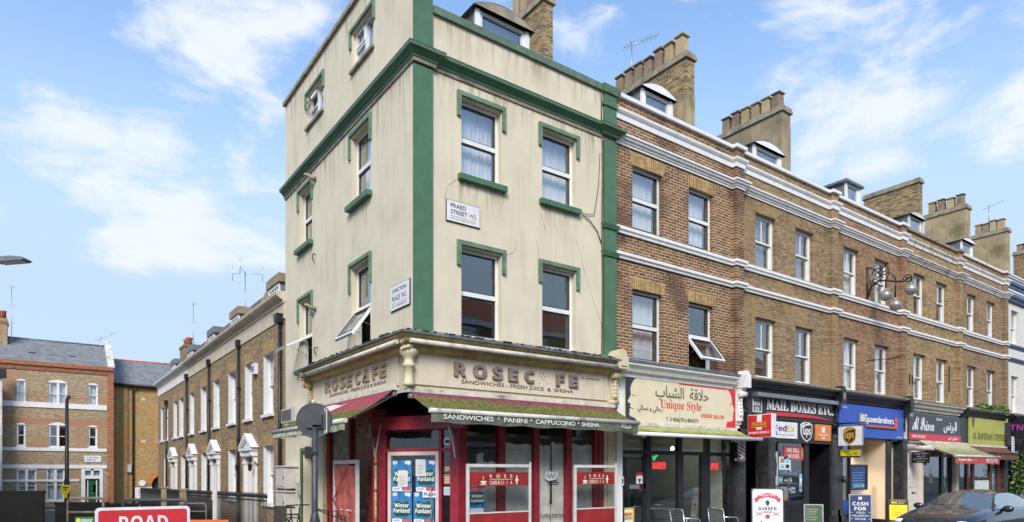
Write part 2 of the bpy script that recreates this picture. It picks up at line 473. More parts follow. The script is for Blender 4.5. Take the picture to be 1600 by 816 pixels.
def thing(name, label, cat, loc=(0, 0, 0), group=None, rot=None):
    o = bpy.data.objects.new(name, None); C.objects.link(o)
    o.location = loc; o['label'] = label; o['category'] = cat
    o.empty_display_size = .2
    if rot is not None: o.rotation_euler = rot
    if group: o['group'] = group
    ORG[o.name] = Vector(loc); return o
def tag(o, label, cat, group=None):
    o['label'] = label; o['category'] = cat
    if group: o['group'] = group
    return o
def struct(o): o['kind'] = 'structure'; return o
def copy_tree(o, parent=None):
    c = o.copy(); C.objects.link(c); c.parent = parent
    for ch in list(o.children): copy_tree(ch, c)
    return c
def plain(body):   # the font's own letter forms for other alphabets
    return body
def mathf(sx_, up, lo):
    out = ''
    for ch in sx_:
        if 'A' <= ch <= 'Z': out += chr(up + ord(ch) - 65)
        elif 'a' <= ch <= 'z': out += chr(lo + ord(ch) - 97)
        elif '0' <= ch <= '9' and up in (0x1D5D4,): out += chr(0x1D7EC + ord(ch) - 48)
        elif '0' <= ch <= '9' and up in (0x1D400,): out += chr(0x1D7CE + ord(ch) - 48)
        else: out += ch
    return out
def serif(t): return mathf(t, 0x1D400, 0x1D41A)
def script(t): return mathf(t, 0x1D4D0, 0x1D4EA)
def bold(t): return mathf(t, 0x1D5D4, 0x1D5EE)
def text(body, F, a0, a1, b0, b1, mat, parent, c=.004, ext=.004, fat=0.0, shear=0.0, space=1.0, name='lettering', keep=False):
    """lettering fitted into the rectangle a0..a1, b0..b1 of a frame, standing c proud with thickness ext"""
    cu = bpy.data.curves.new('txt', 'FONT'); cu.body = body; cu.size = 1; cu.extrude = .5; cu.offset = fat; cu.shear = shear
    cu.space_character = space; cu.resolution_u = 3
    ob = bpy.data.objects.new('txt', cu)
    me = bpy.data.meshes.new_from_object(ob)
    bpy.data.objects.remove(ob); bpy.data.curves.remove(cu)
    vs = [v.co.copy() for v in me.vertices]
    fs = [tuple(p.vertices) for p in me.polygons]
    bpy.data.meshes.remove(me)
    if not vs: return None
    x0, x1 = min(v.x for v in vs), max(v.x for v in vs); y0, y1 = min(v.y for v in vs), max(v.y for v in vs)
    sa, sb = (a1 - a0) / (x1 - x0), (b1 - b0) / (y1 - y0)
    mb = MB(mat)
    mb.add([F.p(a0 + (v.x - x0) * sa, b0 + (v.y - y0) * sb, c + (v.z + .5) * ext) for v in vs], fs)
    return mb.build(name, parent, recalc=False)
# ------------------------------------------------------------------ ground
M_ASPH = paint('asphalt', (.075, .075, .076), .85, .2, 3, .3, (.03, .03, .03), bmp=.3)
M_PAVE = brick('paving_slabs', (.40, .39, .36), (.34, .33, .31), (.14, .13, .12), .008, .2, None, .7, None, .9, .6)
M_KERB = paint('granite_kerb', (.33, .33, .33), .8, .2, 20)
def gz(y): return 0.0 if y < 6 else max(-.62, -.0172 * (y - 6))
mb = MB(M_ASPH)
ys = [-300, -40, 0, 6, 12, 18, 24, 30, 36, 42, 60, 300]; xs = [-300, -40, -9, 0, 35, 300]
vs = [(x, y, gz(y)) for y in ys for x in xs]; nx = len(xs)
mb.add(vs, [(i * nx + j, i * nx + j + 1, (i + 1) * nx + j + 1, (i + 1) * nx + j) for i in range(len(ys) - 1) for j in range(nx - 1)])
struct(mb.build('road'))
mb = MB(M_PAVE); pv = []
def slab(mb, x0, x1, y0, y1, step=6, h=.12):
    n = max(1, int((y1 - y0) / step)); g = [y0 + (y1 - y0) * i / n for i in range(n + 1)]
    for p, q in zip(g, g[1:]):
        a, b = gz(p) + h, gz(q) + h
        mb.quad((x0, p, a), (x1, p, a), (x1, q, b), (x0, q, b))
        mb.quad((x0, p, a - h), (x0, q, b - h), (x0, q, b), (x0, p, a)); mb.quad((x1, p, a - h), (x1, q, b - h), (x1, q, b), (x1, p, a))
    mb.quad((x0, y0, gz(y0)), (x1, y0, gz(y0)), (x1, y0, gz(y0) + h), (x0, y0, gz(y0) + h))
slab(mb, -2.2, 60, -3.0, 0.2); slab(mb, -2.2, .2, .2, 34)
struct(mb.build('pavement'))
mb = MB(M_KERB); slab(mb, -2.35, 60, -3.15, -3.0, 6, .125); slab(mb, -2.35, -2.2, -3.0, 34, 6, .125)
struct(mb.build('kerb'))
mb = MB(M_PAVE); slab(mb, -40, 35, 40.3, 41.9, 2, .12); slab(mb, -9, -7.6, 4, 34)
struct(mb.build('far_pavement'))
M_LINE = paint('road_paint', (.75, .62, .12), .7, .1, 20, .4)
mb = MB(M_LINE)
for q in (-3.45, -3.62): mb.box(-2, 60, q, q + .08, .003, .006)
struct(mb.build('yellow_lines'))

# ------------------------------------------------------------------ windows
def sash_frame(mb, F, a0, a1, b0, b1, c, w=.055, d=.06, mat=None):
    mb.fbox(F, a0, a0 + w, b0, b1, c - d, c, mat); mb.fbox(F, a1 - w, a1, b0, b1, c - d, c, mat)
    mb.fbox(F, a0 + w, a1 - w, b0, b0 + w, c - d, c, mat); mb.fbox(F, a0 + w, a1 - w, b1 - w, b1, c - d, c, mat)
def window(parent, F, a0, a1, b0, b1, style='upvc', c=-.12, curtain=None, split=.5, open_low=0.0, fmat=None, gmat=None, sill=None, bars=1, curt_top=1.0, ajar=0.0):
    """one window: the frame mesh, its panes, what hangs behind it, and an opened light where there is one"""
    fmat = fmat or M_UPVC; gmat = gmat or M_GLASS
    f = MB(fmat); g = MB(gmat); e = .004
    bs = b0 + (b1 - b0) * split
    if style == 'upvc':
        sash_frame(f, F, a0, a1, b0, b1, c, .06, .08)
        f.fbox(F, a0 + .06, a1 - .06, bs - .045, bs + .045, c - .07, c + .012)
        f.fbox(F, a0 + .02, a1 - .02, b1 - .035, b1 - .01, c, c + .018)
        sash_frame(f, F, a0 + .065, a1 - .065, bs + .05, b1 - .065, c - .012, .022, .03, M_DARKTRIM)
        g.fbox(F, a0 + .06, a1 - .06, bs + .04, b1 - .06, c - .04, c - .034)
        if not open_low:
            sash_frame(f, F, a0 + .065, a1 - .065, b0 + .065, bs - .05, c - .012, .022, .03, M_DARKTRIM)
            g.fbox(F, a0 + .06, a1 - .06, b0 + .06, bs - .04, c - .04, c - .034)
    else:
        sash_frame(f, F, a0, a1, b0, b1, c, .05, .12)
        sash_frame(f, F, a0 + .05, a1 - .05, bs - .02, b1 - .05, c - .012, .045, .045)
        sash_frame(f, F, a0 + .05, a1 - .05, b0 + .05, bs + .03, c - .062, .05, .045)
        for i in range(bars):
            x = a0 + .05 + (a1 - a0 - .1) * (i + 1) / (bars + 1)
            f.fbox(F, x - .013, x + .013, bs + .02, b1 - .09, c - .05, c - .018)
            if bars > 1: f.fbox(F, x - .013, x + .013, b0 + .09, bs - .02, c - .1, c - .07)
        if bars > 1:
            for q in (.33, .66):
                y = bs + (b1 - bs) * q; f.fbox(F, a0 + .09, a1 - .09, y - .012, y + .012, c - .05, c - .02)
        g.fbox(F, a0 + .09, a1 - .09, bs + .02, b1 - .09, c - .04, c - .035)
        g.fbox(F, a0 + .09, a1 - .09, b0 + .09, bs - .01, c - .09, c - .085)
    o = f.build('window', parent)
    g.build('pane', o)
    if curtain:
        mt = {'net': M_CURT, 'blind': M_BLIND, 'grey': M_BLINDG}[curtain]
        k = MB(mt); lo = b0 + (b1 - b0) * (1 - curt_top)
        if curtain == 'net': k.sheet(F, a0 + .02, a1 - .02, lo, b1 - .02, c - .22, .018, 30, mt, random.random() * 6)
        else:
            n = max(6, int((b1 - lo) / .05))
            for i in range(n):
                y = lo + (b1 - lo) * i / n
                k.quad(F.p(a0 + .02, y, c - .20), F.p(a1 - .02, y, c - .20), F.p(a1 - .02, y + (b1 - lo) / n * .92, c - .225), F.p(a0 + .02, y + (b1 - lo) / n * .92, c - .225))
        k.build('curtain' if curtain == 'net' else 'blind', o, recalc=False)
    if open_low:
        th = RAD(open_low); h = bs - .03 - b0 - .04
        G = Fr(F.p(0, bs - .045, c + .03), F.r, -F.u * math.cos(th) + F.n * math.sin(th), F.n * math.cos(th) + F.u * math.sin(th))
        q = MB(fmat); sash_frame(q, G, a0 + .03, a1 - .03, 0, h, .03, .07, .06); 
        sash_frame(q, G, a0 + .095, a1 - .095, .065, h - .065, .035, .015, .02, M_DARKTRIM)
        q.fbox(G, a0 + .09, a1 - .09, .06, h - .06, -.005, .001, M_GLASSN)
        for x in (a0 + .12, a1 - .12): q.tube([F.p(x, b0 + (bs - b0) * .45, c - .03), G.p(x, h * .55, 0)], .008, M_STEEL, 5)
        q.build('opened_light', o)
    if sill:
        s = MB(sill[0]); s.fbox(F, a0 - sill[1], a1 + sill[1], b0 - sill[2], b0 - .003, c - .05, sill[3]); s.build('sill', o)
    return o
def hood(parent, F, a0, a1, top, drop, w=.085, mat=None, th=.05):
    m = MB(mat or M_GREENL)
    m.poly(F, [(a0, top - drop), (a0, top), (a1, top), (a1, top - drop), (a1 - w, top - drop), (a1 - w, top - w), (a0 + w, top - w), (a0 + w, top - drop)], 0.0, th)
    return m.build('window_hood', parent)
def console(mb, F, a0, a1, b0, b1, d, mat):
    """scrolled shopfront bracket: an S-shaped side outline"""
    G = Fr(F.p(a0, b0, 0), F.n, F.u, F.r); h = b1 - b0; w = a1 - a0; pts = [(0, 0)]
    for i in range(17):
        t = i / 16
        pts.append((d * (.28 + .62 * t ** 1.4 + .16 * math.sin(t * 6.283 * 1.05)), h * t))
    pts.append((0, h))
    mb.poly(G, pts, 0, w, mat)
    for (t, r, k) in ((.84, .20, .74), (.13, .13, .36)):
        c = G.p(d * k, h * t, w / 2); X = Fr(c, F.n, F.u, F.r)
        mb.lathe(None, [(d * r * 1.35, -w * .56), (d * r * 1.35, w * .56)], mat, 14, X)
        mb.lathe(None, [(d * r * .6, -w * .64), (d * r * .6, w * .64)], mat, 10, X)
    for i in range(5):
        t = .28 + i * .1; mb.ball(F.p((a0 + a1) / 2, b0 + h * t, d * (.3 + .6 * t ** 1.4 + .14 * math.sin(t * 6.6)) + .01), w * .22, mat, 8)

# ------------------------------------------------------------------ the cream corner building with the cafe
T = 7.87; WX = 5.29; PT = 10.82; GT = 12.38
corner = thing('corner_building', 'cream rendered four storey corner building with dark green trim above a maroon cafe front', 'building', (0, 0, 0))
wR = [(1.07, 2.03, 7.79, 9.33), (3.11, 4.06, 7.79, 9.33), (1.07, 2.03, 4.6, 6.38), (3.11, 4.06, 4.6, 6.38)]
wL = [(4.81, 5.97, 10.9, 11.74), (1.80, 2.93, 10.9, 11.74), (5.62, 6.62, 7.87, 9.40), (1.95, 2.99, 7.87, 9.42), (5.62, 6.62, 4.62, 6.47), (1.95, 2.99, 4.62, 6.48)]
dL = (5.42, 6.40, .1, 2.42)
mb = MB(M_CREAM)
mb.wall(FR, 0, WX, 4.2, PT, wR, .16)
mb.wall(FL, 0, T, 4.2, GT, wL, .16)
mb.wall(FL, 4.72, T, -.2, 4.2, [dL], .28)
mb.quad((.3, 0, PT), (WX, 0, PT), (WX, .3, PT), (.3, .3, PT)); mb.quad((.3, .3, 10.2), (WX, .3, 10.2), (WX, .3, PT), (.3, .3, PT))
mb.quad((.3, 0, PT), (.3, T, PT), (.3, T, GT), (.3, 0, GT)); mb.quad((0, 0, GT), (.3, 0, GT), (.3, T, GT), (0, T, GT)); mb.quad((0, 0, PT), (.3, 0, PT), (.3, 0, GT), (0, 0, GT))
mb.quad((0, T, -.2), (WX, T, -.2), (WX, T, GT), (0, T, GT)); mb.quad((WX, 0.01, -.2), (WX, T, -.2), (WX, T, 12.3), (WX, 0.01, PT))
mb.quad((0, 0, 4.2), (WX, 0, 4.2), (WX, T, 4.2), (0, T, 4.2))
mb.fbox(FR, 4.93, WX - .002, -.1, 4.2, -.3, .02, M_CREAMP); mb.fbox(FR, 5.02, 5.2, .4, 3.3, .02, .045, M_CREAMP)
wall = mb.build('wall', corner, recalc=False)
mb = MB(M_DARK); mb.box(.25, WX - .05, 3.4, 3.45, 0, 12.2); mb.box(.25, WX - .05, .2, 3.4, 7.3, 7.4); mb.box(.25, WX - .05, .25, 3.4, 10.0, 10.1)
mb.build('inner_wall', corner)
# corner pilasters and their little caps
for x0, x1, nm in ((0.0, .40, 1), (4.90, WX, 2)):
    mb = MB(M_GREEN); mb.fbox(FR, x0 + .001, x1, 4.4, 9.6, 0, .055)
    mb.fbox(FR, x0 + .001, x1, 9.8, PT - .1 if nm == 2 else PT + .35, 0, .055)
    if nm == 2:
        for z in (7.02, 7.66): mb.sweep([(x0, 0), (x0, -.055), (x1 - .01, -.055), (x1 - .01, 0)], [(0, z - .1), (.03, z - .1), (.07, z), (0, z)])
        mb.sweep([(x0, .1), (x0, -.055), (x1, -.055), (x1, .1)], [(0, PT - .12), (.04, PT - .12), (.09, PT + .03), (0, PT + .03)], M_GREENL)
        mb.sweep([(x0, .1), (x0, -.055), (x1, -.055), (x1, .1)], [(0, PT - .42), (.03, PT - .42), (.05, PT - .34), (0, PT - .34)], M_GREENL)
    else:
        mb.sweep([(.02, -.0), (.02, -.055), (x1, -.055), (x1, .1)], [(0, PT + .2), (.05, PT + .2), (.12, PT + .34), (.12, PT + .4), (0, PT + .4)], M_GREENL)
    mb.build('pilaster', corner)
mb = MB(M_GREEN)
z = 9.67
prof = [(0, z + .03), (.05, z + .04), (.06, z + .09), (.085, z + .10), (.13, z + .155), (.175, z + .165), (.175, z + .215), (.02, z + .26), (0, z + .26)]
mb.sweep([(0, T), (0, -.06), (.42, -.06), (.42, 0), (4.86, 0), (4.86, -.06), (WX, -.06), (WX, .02)], prof)
mb.build('cornice', corner)
mb = MB(M_STONE)
mb.sweep([(0, T), (0, -.06), (.42, -.06), (.42, 0), (4.86, 0)], [(0, z - .03), (.03, z - .03), (.04, z + .027), (0, z + .027)], M_STONE)
mb.sweep([(0, T), (0, -.06), (.42, -.06), (.42, 0), (4.86, 0), (4.86, -.06), (WX, -.06)], [(0, z + .263), (.02, z + .264), (.177, z + .218), (.185, z + .235), (.03, z + .285), (0, z + .285)], M_LEAD)
mb.build('cornice_ledge', corner)
mb = MB(M_GREENL); mb.sweep([(.42, 0), (4.9, 0)], [(-.32, PT), (0, PT), (.02, PT - .10), (.06, PT - .10), (.08, PT + .03), (-.3, PT + .06)])
mb.build('coping', corner)
mb = MB(M_STONE); mb.sweep([(0, T + .05), (0, 0)], [(-.32, GT), (0, GT), (0, GT - .05), (.07, GT - .05), (.07, GT + .05), (-.32, GT + .08)])
mb.build('side_coping', corner)
# windows
cn = [('net', M_GLASSN), ('net', M_GLASSN), (None, M_GLASS), (None, M_GLASS)]
for (a0, a1, b0, b1), (cu, gm) in zip(wR, cn):
    window(corner, FR, a0, a1, b0, b1, 'upvc', -.13, cu, .5 if b0 > 5 else .5, 0, None, gm, (M_GREEN, .09, .11, .11) if b0 > 5 else None)
    hood(corner, FR, a0 - .11, a1 + .10, b1 + .11, .50)
for i, (a0, a1, b0, b1) in enumerate(wL):
    if b0 > 10:
        f = MB(M_UPVC); sash_frame(f, FL, a0, a1, b0, b1, -.08, .045, .08); m_ = a0 + (a1 - a0) * .5
        f.fbox(FL, m_ - .03, m_ + .03, b0 + .045, b1 - .045, -.15, -.075)
        f.fbox(FL, m_ + .03, a1 - .045, b0 + .41, b0 + .46, -.15, -.078)
        o = f.build('window', corner)
        g = MB(M_GLASSN); g.fbox(FL, a0 + .05, m_ - .03, b0 + .04, b1 - .04, -.12, -.115)
        g.fbox(FL, m_ + .03, a1 - .05, b0 + .04, b0 + .41, -.12, -.115); g.build('pane', o)
        th = RAD(30 if i == 0 else 0)
        G = Fr(FL.p(0, b1 - .05, -.09 if i else -.07), FL.r, -FL.u * math.cos(th) + FL.n * math.sin(th), FL.n * math.cos(th) + FL.u * math.sin(th))
        q = MB(M_UPVC); sash_frame(q, G, m_ + .035, a1 - .05, 0, b1 - b0 - .515, .03, .04, .04); q.fbox(G, m_ + .075, a1 - .09, .04, b1 - b0 - .555, 0, .005, M_GLASSN)
        q.build('opened_light', o)
        s = MB(M_STONE); s.fbox(FL, a0 - .06, a1 + .06, b0 - .07, b0 - .003, -.1, .07); s.build('sill', o)
        k = MB(M_CURT); k.sheet(FL, a0, a1, b0, b1, -.22, .015, 24, None, i); k.build('curtain', o, recalc=False)
        hood(corner, FL, a0 - .10, a1 + .12, b1 + .10, .42, .07)
    else:
        low = 0 if b0 > 7 else (62 if i == 4 else 36)
        window(corner, FL, a0, a1, b0, b1, 'upvc', -.14, 'net' if b0 > 7 else None, .5, low, None, M_GLASSN, (M_GREEN, .10, .11, .13) if b0 > 7 or i == 4 else None, ajar=0)
        hood(corner, FL, a0 - .08, a1 + .11, b1 + .11, .58 if b0 > 7 else .66, .075)
# roof: slate mansard with a curved lead dormer
mb = MB(M_SLATE)
mb.quad((.3, .32, 10.5), (WX - .02, .32, 10.5), (WX - .02, 1.6, 12.1), (.3, 1.6, 12.1)); mb.quad((.3, 1.6, 12.1), (WX - .02, 1.6, 12.1), (WX - .02, T, 12.3), (.3, T, 12.3))
mb.quad((WX - .02, .32, 10.5), (WX - .02, T, 10.5), (WX - .02, T, 12.3), (WX - .02, 1.6, 12.1))
roof = mb.build('roof', corner)
def dormer(parent, xc, w, yf, z0, zs, rise, deep, white=M_WHITE, tymp=None, frame=M_UPVC, arch=True, roofm=None, glassm=None, curtain=False):
    """a dormer window standing behind the parapet: cheeks, curved or flat lead roof, white casement"""
    F = Fr((xc, yf, 0), (1, 0, 0), (0, 0, 1), (0, -1, 0)); h = w / 2
    b = MB(M_LEAD); n = 14
    arc = [(-h - .1 + (w + .2) * i / n, zs + (rise * math.sin(math.pi * i / n) ** .85 if arch else rise)) for i in range(n + 1)]
    b.poly(F, [(-h - .1, zs)] + arc + [(h + .1, zs)] if not arch else arc, -deep, .12, roofm or M_LEAD)
    b.fbox(F, -h, -h + .06, z0, zs, -deep, -.02); b.fbox(F, h - .06, h, z0, zs, -deep, -.02)
    o = b.build('dormer', parent)
    f = MB(white)
    if arch: f.poly(F, [(x * .93, zs + .0 + (z_ - zs) * .86) for x, z_ in arc], -.05, .125, tymp or white)
    f.fbox(F, -h + .002, -h + .12, z0, zs, -.05, .03); f.fbox(F, h - .12, h - .002, z0, zs, -.05, .03)
    f.fbox(F, -h + .12, h - .12, z0, z0 + .08, -.05, .05)
    sash_frame(f, F, -h + .12, h - .12, z0 + .08, zs - .002, .0, .07, .06, frame); f.build('dormer_frame', o)
    g = MB(glassm or M_GLASSN); g.fbox(F, -h + .18, h - .18, z0 + .14, zs - .06, -.035, -.03); g.build('pane', o)
    k = MB(M_CURT if curtain else M_BLINDG); k.fbox(F, -h + .1, h - .1, z0, zs, -.26, -.25); k.build('blind', o)
    return o
xa, _ = R(748, 60, -.75); xb, zt = R(826, 53, -.75)
dormer(corner, (xa + xb) / 2 - .05, xb - xa + .1, .75, 10.7, zt, .24, 1.3, arch=True, roofm=M_LEAD, tymp=M_STONE, curtain=True)
def stack(parent, name, xs_, px0, px1, pyt, w, pyp, npots, upper, lower, split, pend, cap=True, pots='square', hump=True, zb=10.2, hump_y=None):
    """a long chimney stack on the party wall: rendered base, brick or rendered top, cap course and a row of pots"""
    n = (1, 0, 0)
    a = hit(px0, pyt, (xs_, 0, 0), n); zt = a.z; yf = a.y
    b = hit(px1, pyt, (xs_, 0, 0), n); yb = b.y
    zs = zb + (zt - zb) * split
    m = MB(lower); m.box(xs_, xs_ + w, yf, yb, zb, zs, lower); m.box(xs_ + .01, xs_ + w - .01, yf + .01, yb - .01, zs, zt - .2, upper)
    if cap:
        m.box(xs_ - .05, xs_ + w + .05, yf - .05, yb + .05, zt - .2, zt - .1, M_STONE); m.box(xs_ - .02, xs_ + w + .02, yf - .02, yb + .02, zt - .1, zt, M_STONE)
    o = m.build('chimney_stack', parent)
    if npots:
        hp = hit(px0 - 6, pyp, (xs_, 0, 0), n).z - zt
        for i in range(npots):
            y = yf + .32 + (yb - yf - .6) * i / (npots - 1); p = MB(random.choice((M_POT, M_POT, M_CEMENT, M_CEMENTY))); j = random.uniform(.92, 1.06)
            X = Fr((xs_ + w / 2, y, zt), (math.cos(.785), math.sin(.785), 0), (-math.sin(.785), math.cos(.785), 0), (0, 0, 1))
            if pots == 'square': p.lathe(None, [(.205, 0), (.19, hp * .72 * j), (.165, hp * .86 * j), (.245, hp * .9 * j), (.245, hp * .96 * j), (.15, hp * j)], None, 4, X)
            else: p.lathe(None, [(.17, 0), (.14, hp * .86 * j), (.18, hp * .9 * j), (.18, hp * j)], None, 10, X)
            for f in p.sm: pass
            p.sm = [pots != 'square'] * len(p.sm)
            p.build('chimney_pot', o)
    if hump:
        G = Fr((xs_ + .02, 0, 0), (0, 1, 0), (0, 0, 1), (1, 0, 0)); h = MB(M_CEMENT); y0 = hump_y if hump_y is not None else .55
        pts = [(y0 - .15, 10.4)] + [(y0 + (yf + .3 - y0) * (1 - math.cos(t * math.pi / 16)), 10.75 + .75 * math.sin(t * math.pi / 16) ** .8) for t in range(0, 9)]
        pts += [(yf + 1.2, 11.6), (yf + 1.2, 10.4)]
        h.poly(G, pts, 0, w - .04); h.build('party_wall', parent)
    return o
stack(corner, 'chimney', 5.08, 849, 795, -12, .34, -62, 6, M_BS, M_CEMENTY, .62, None, hump_y=.45)
# ---- shopfront
S0 = 3.42
prof = [(0, 4.57), (.10, 4.55), (.42, 4.45), (.42, 4.41), (.36, 4.39), (.34, 4.31), (.27, 4.28), (.24, 4.20), (.18, 4.17), (.14, 4.12), (0, 4.12)]
mb = MB(M_OCHRE); mb.sweep([(0, 5.35), (0, 0), (5.02, 0)], prof); mb.build('shop_cornice', corner)
mb = MB(M_LEAD); mb.sweep([(0, 5.4), (0, 0), (5.06, 0)], [(0, 4.575), (.10, 4.555), (.43, 4.455), (.45, 4.43), (.46, 4.47), (.1, 4.59), (0, 4.61)])
rr = random.Random(3)
for i in range(140):      # lumps of moss along the lead edge
    t = rr.uniform(-.4, 5.0); d = rr.uniform(.3, .44); r = rr.uniform(.012, .035)
    p = (t, -d, 4.5 + (.42 - d) * .25) if rr.random() < .55 else (-d, abs(t), 4.5 + (.42 - d) * .25)
    mb.ball(p, r, paint('dark_moss', (.035, .04, .018), .95, .4, 20), 6, (1.6, 1.6, .7))
mb.build('cornice_lead', corner)
mb = MB(M_WHITED)
mb.tube([(-.26, -.40, 4.30), (4.98, -.40, 4.30)], .045, M_WHITED, 8); mb.tube([(-.40, -.15, 4.30), (-.40, 5.25, 4.30)], .045, M_WHITED, 8)
mb.build('painted_lit_roll', corner)  # cornice roll coloured white to stand for the light along its edge
mb = MB(M_CREAMP); mb.fbox(FR, -.0, 5.0, S0, 4.13, -.1, .10); mb.fbox(FL, .0, 5.2, S0, 4.13, -.1, .10)
mb.build('fascia_backing', corner)
mb = MB(M_CREAMP); console(mb, FR, 5.0, 5.26, 3.42, 4.28, .30, M_CREAMP); mb.fbox(FR, 4.98, 5.30, 4.27, 4.56, 0, .44); mb.fbox(FR, 5.05, 5.23, 4.33, 4.5, .44, .465)
mb.poly(FR, [(5.0, 4.56), (5.28, 4.56), (5.24, 4.68), (5.14, 4.73), (5.04, 4.68)], .05, .42); mb.build('console', corner)
mb = MB(M_OCHRE); console(mb, FL, 5.2, 5.4, 3.52, 4.2, .30, M_OCHRE); mb.fbox(FL, 5.18, 5.42, 4.2, 4.42, 0, .40); mb.build('console', corner)
mb = MB(M_CREAMP)
mb.lathe((-.17, -.17, 0), [(.11, 3.5), (.11, 3.55), (.09, 3.58), (.09, 3.84), (.12, 3.86), (.12, 3.90), (.09, 3.92), (.09, 4.02), (.16, 4.08), (.17, 4.16), (.12, 4.2)], M_CREAMP, 14)
for i in range(14):
    a = i * .75; mb.ball((-.24 + .09 * math.cos(a), -.24 + .09 * math.sin(a), 4.1 + .016 * i), .045, M_CREAMP, 7)
mb.build('corner_bracket', corner)
# entrance cut across the corner
eA = hit(590, 738, (0, 0, 0), (1, 0, 0)); eB = hit(716, 738, (0, 0, 0), (0, 1, 0)); eA.z = eB.z = 0
er = (eB - eA).normalized(); en = Vector((er.y, -er.x, 0)); FD = Fr(eA, er, (0, 0, 1), en); eL = (eB - eA).length
def D(px, py, c=-.05):
    p = hit(px, py, FD.p(0, 0, c), en); return (p - eA).dot(er), p.z
mb = MB(M_RED)
mb.fbox(FD, -.16, eL + .16, D(640, 672)[1], D(640, 655)[1] + .05, -.12, .10)
mb.fbox(FD, -.12, D(604, 738)[0], .1, 3.2, -.12, .0); mb.fbox(FD, D(705, 738)[0], eL + .02, .1, 3.2, -.12, .0)
mb.fbox(FD, D(686.5, 738)[0], D(690.5, 738)[0], .1, 3.0, -.12, -.03); mb.fbox(FD, D(604, 738)[0], D(705, 738)[0], D(640, 706)[1], D(640, 701)[1], -.12, -.03)
mb.fbox(FR, R(716)[0], R(729)[0], .1, S0, -.15, .01); mb.fbox(FL, 1.66, 1.90, .1, S0, -.15, .01)
for x0, x1 in ((1.98, 2.14), (2.90, 3.04), (3.81, 3.96), (4.66, 4.74), (4.78, 4.92)): mb.fbox(FR, x0, x1, .5, 3.2, -.14, .0)
mb.fbox(FR, 1.1, 4.92, 3.1, S0 + .05, -.14, .005); mb.fbox(FR, 1.1, 4.92, .12, .55, -.14, .02)
mb.fbox(FL, 1.7, 4.7, 3.1, S0 + .05, -.14, .005); mb.fbox(FL, 1.7, 4.7, .12, .55, -.14, .02)
mb.fbox(FL, 4.42, 4.56, .1, 3.2, -.14, .0); mb.fbox(FL, 3.08, 3.18, .1, 3.2, -.14, .005); mb.fbox(FL, 4.56, 4.78, .1, 3.3, -.14, .02, M_OCHRE)
mb.build('shopfront_frame', corner)
mb = MB(paint('grubby_soffit', (.16, .14, .13), .9, .2, 2)); mb.quad((-.1, -.1, S0), (5.0, -.1, S0), (5.0, 3.4, S0), (-.1, 3.4, S0)); mb.quad((-.1, -.1, S0), (-.1, 5, S0), (3, 5, S0), (3, -.1, S0)); mb.build('shop_ceiling', corner, recalc=False)
mb = MB(paint('cafe_wall', (.22, .19, .17), .9, .2, 2)); mb.box(.2, 5.2, 3.3, 3.35, 0, 3.4); mb.box(5.2, 5.25, .2, 3.3, 0, 3.4); mb.box(1.4, 1.45, 1.8, 4.8, 0, 3.4); mb.box(0.3, 5.2, .3, 3.3, .1, .12)
mb.build('cafe_room', corner)
mb = MB(M_SHOPG)
for x0, x1 in ((1.2, 1.98), (2.14, 2.90), (3.04, 3.81), (3.96, 4.66)): mb.fbox(FR, x0, x1, .55, 3.1, -.07, -.062)
for y0, y1 in ((1.9, 3.08), (3.18, 4.42)): mb.fbox(FL, y0, y1, .55, 3.1, -.07, -.062)
mb.fbox(FD, D(604, 738)[0], D(686, 738)[0], D(640, 701)[1], D(640, 673)[1], -.09, -.082); mb.fbox(FD, D(690.5, 738)[0], D(705, 738)[0], .5, D(640, 673)[1], -.09, -.082)
mb.build('shop_window_glass', corner)
M_SHEET = paint('dusty_lining_sheet', (.66, .63, .58), .9, .16, 3, .5, (.16, .14, .11), .5)
mb = MB(M_SHEET)
for x0, x1, zt_ in ((1.24, 1.6, 2.08), (1.55, 1.97, 2.14), (2.14, 2.90, 2.52), (3.05, 3.42, 2.5), (3.44, 3.80, 2.56), (3.97, 4.66, 2.55)):
    mb.poly(FR, [(x0, .5), (x1, .5), (x1, zt_ - .04), (x1 - .12, zt_), ((x0 + x1) / 2, zt_ - .05), (x0 + .06, zt_ + .02), (x0, zt_ - .03)], -.12, -.11)
mb.poly(FR, [(1.48, 1.9), (1.62, 1.9), (1.66, 2.3), (1.5, 2.26)], -.105, -.10)
mb.build('lining_sheet', corner)
M_CABW = paint('cabinet_white', (.72, .68, .62), .6, .08, 6, .4, (.3, .25, .2), .3)
M_POSTER = paint('faded_menu_photos', (.30, .33, .30), .6, .5, 9, .3, (.12, .20, .22))
mb = MB(M_POSTER); mb.fbox(FL, 3.2, 4.4, 1.55, 3.05, -.10, -.09)
for i in range(4):
    for j in range(6):
        y0 = 3.24 + i * .29; z0 = 1.6 + j * .24
        mb.fbox(FL, y0, y0 + .25, z0, z0 + .2, -.089, -.086, paint('menu_photo_%d' % ((i * 5 + j * 3) % 4), [(.34, .30, .22), (.22, .30, .30), (.42, .40, .36), (.14, .20, .17)][(i * 5 + j * 3) % 4], .5, .5, 14))
mb.build('menu_poster', corner)
M_FRUIT = paint('fruit_poster', (.66, .64, .58), .6, .06, 4, .9, (.42, .36, .05))
mb = MB(M_FRUIT); mb.fbox(FL, 3.2, 4.4, .55, 1.53, -.10, -.09); mb.fbox(FL, 3.2, 4.4, 1.44, 1.5, -.089, -.086, paint('poster_yellow', (.55, .48, .06), .6)); mb.build('fruit_poster', corner)
mb = MB(paint('red_backing_panel', (.30, .07, .055), .6, .3, 3, .4, (.42, .22, .18))); mb.fbox(FL, 1.92, 3.06, .55, 3.08, -.11, -.10); mb.build('red_window_panel', corner)
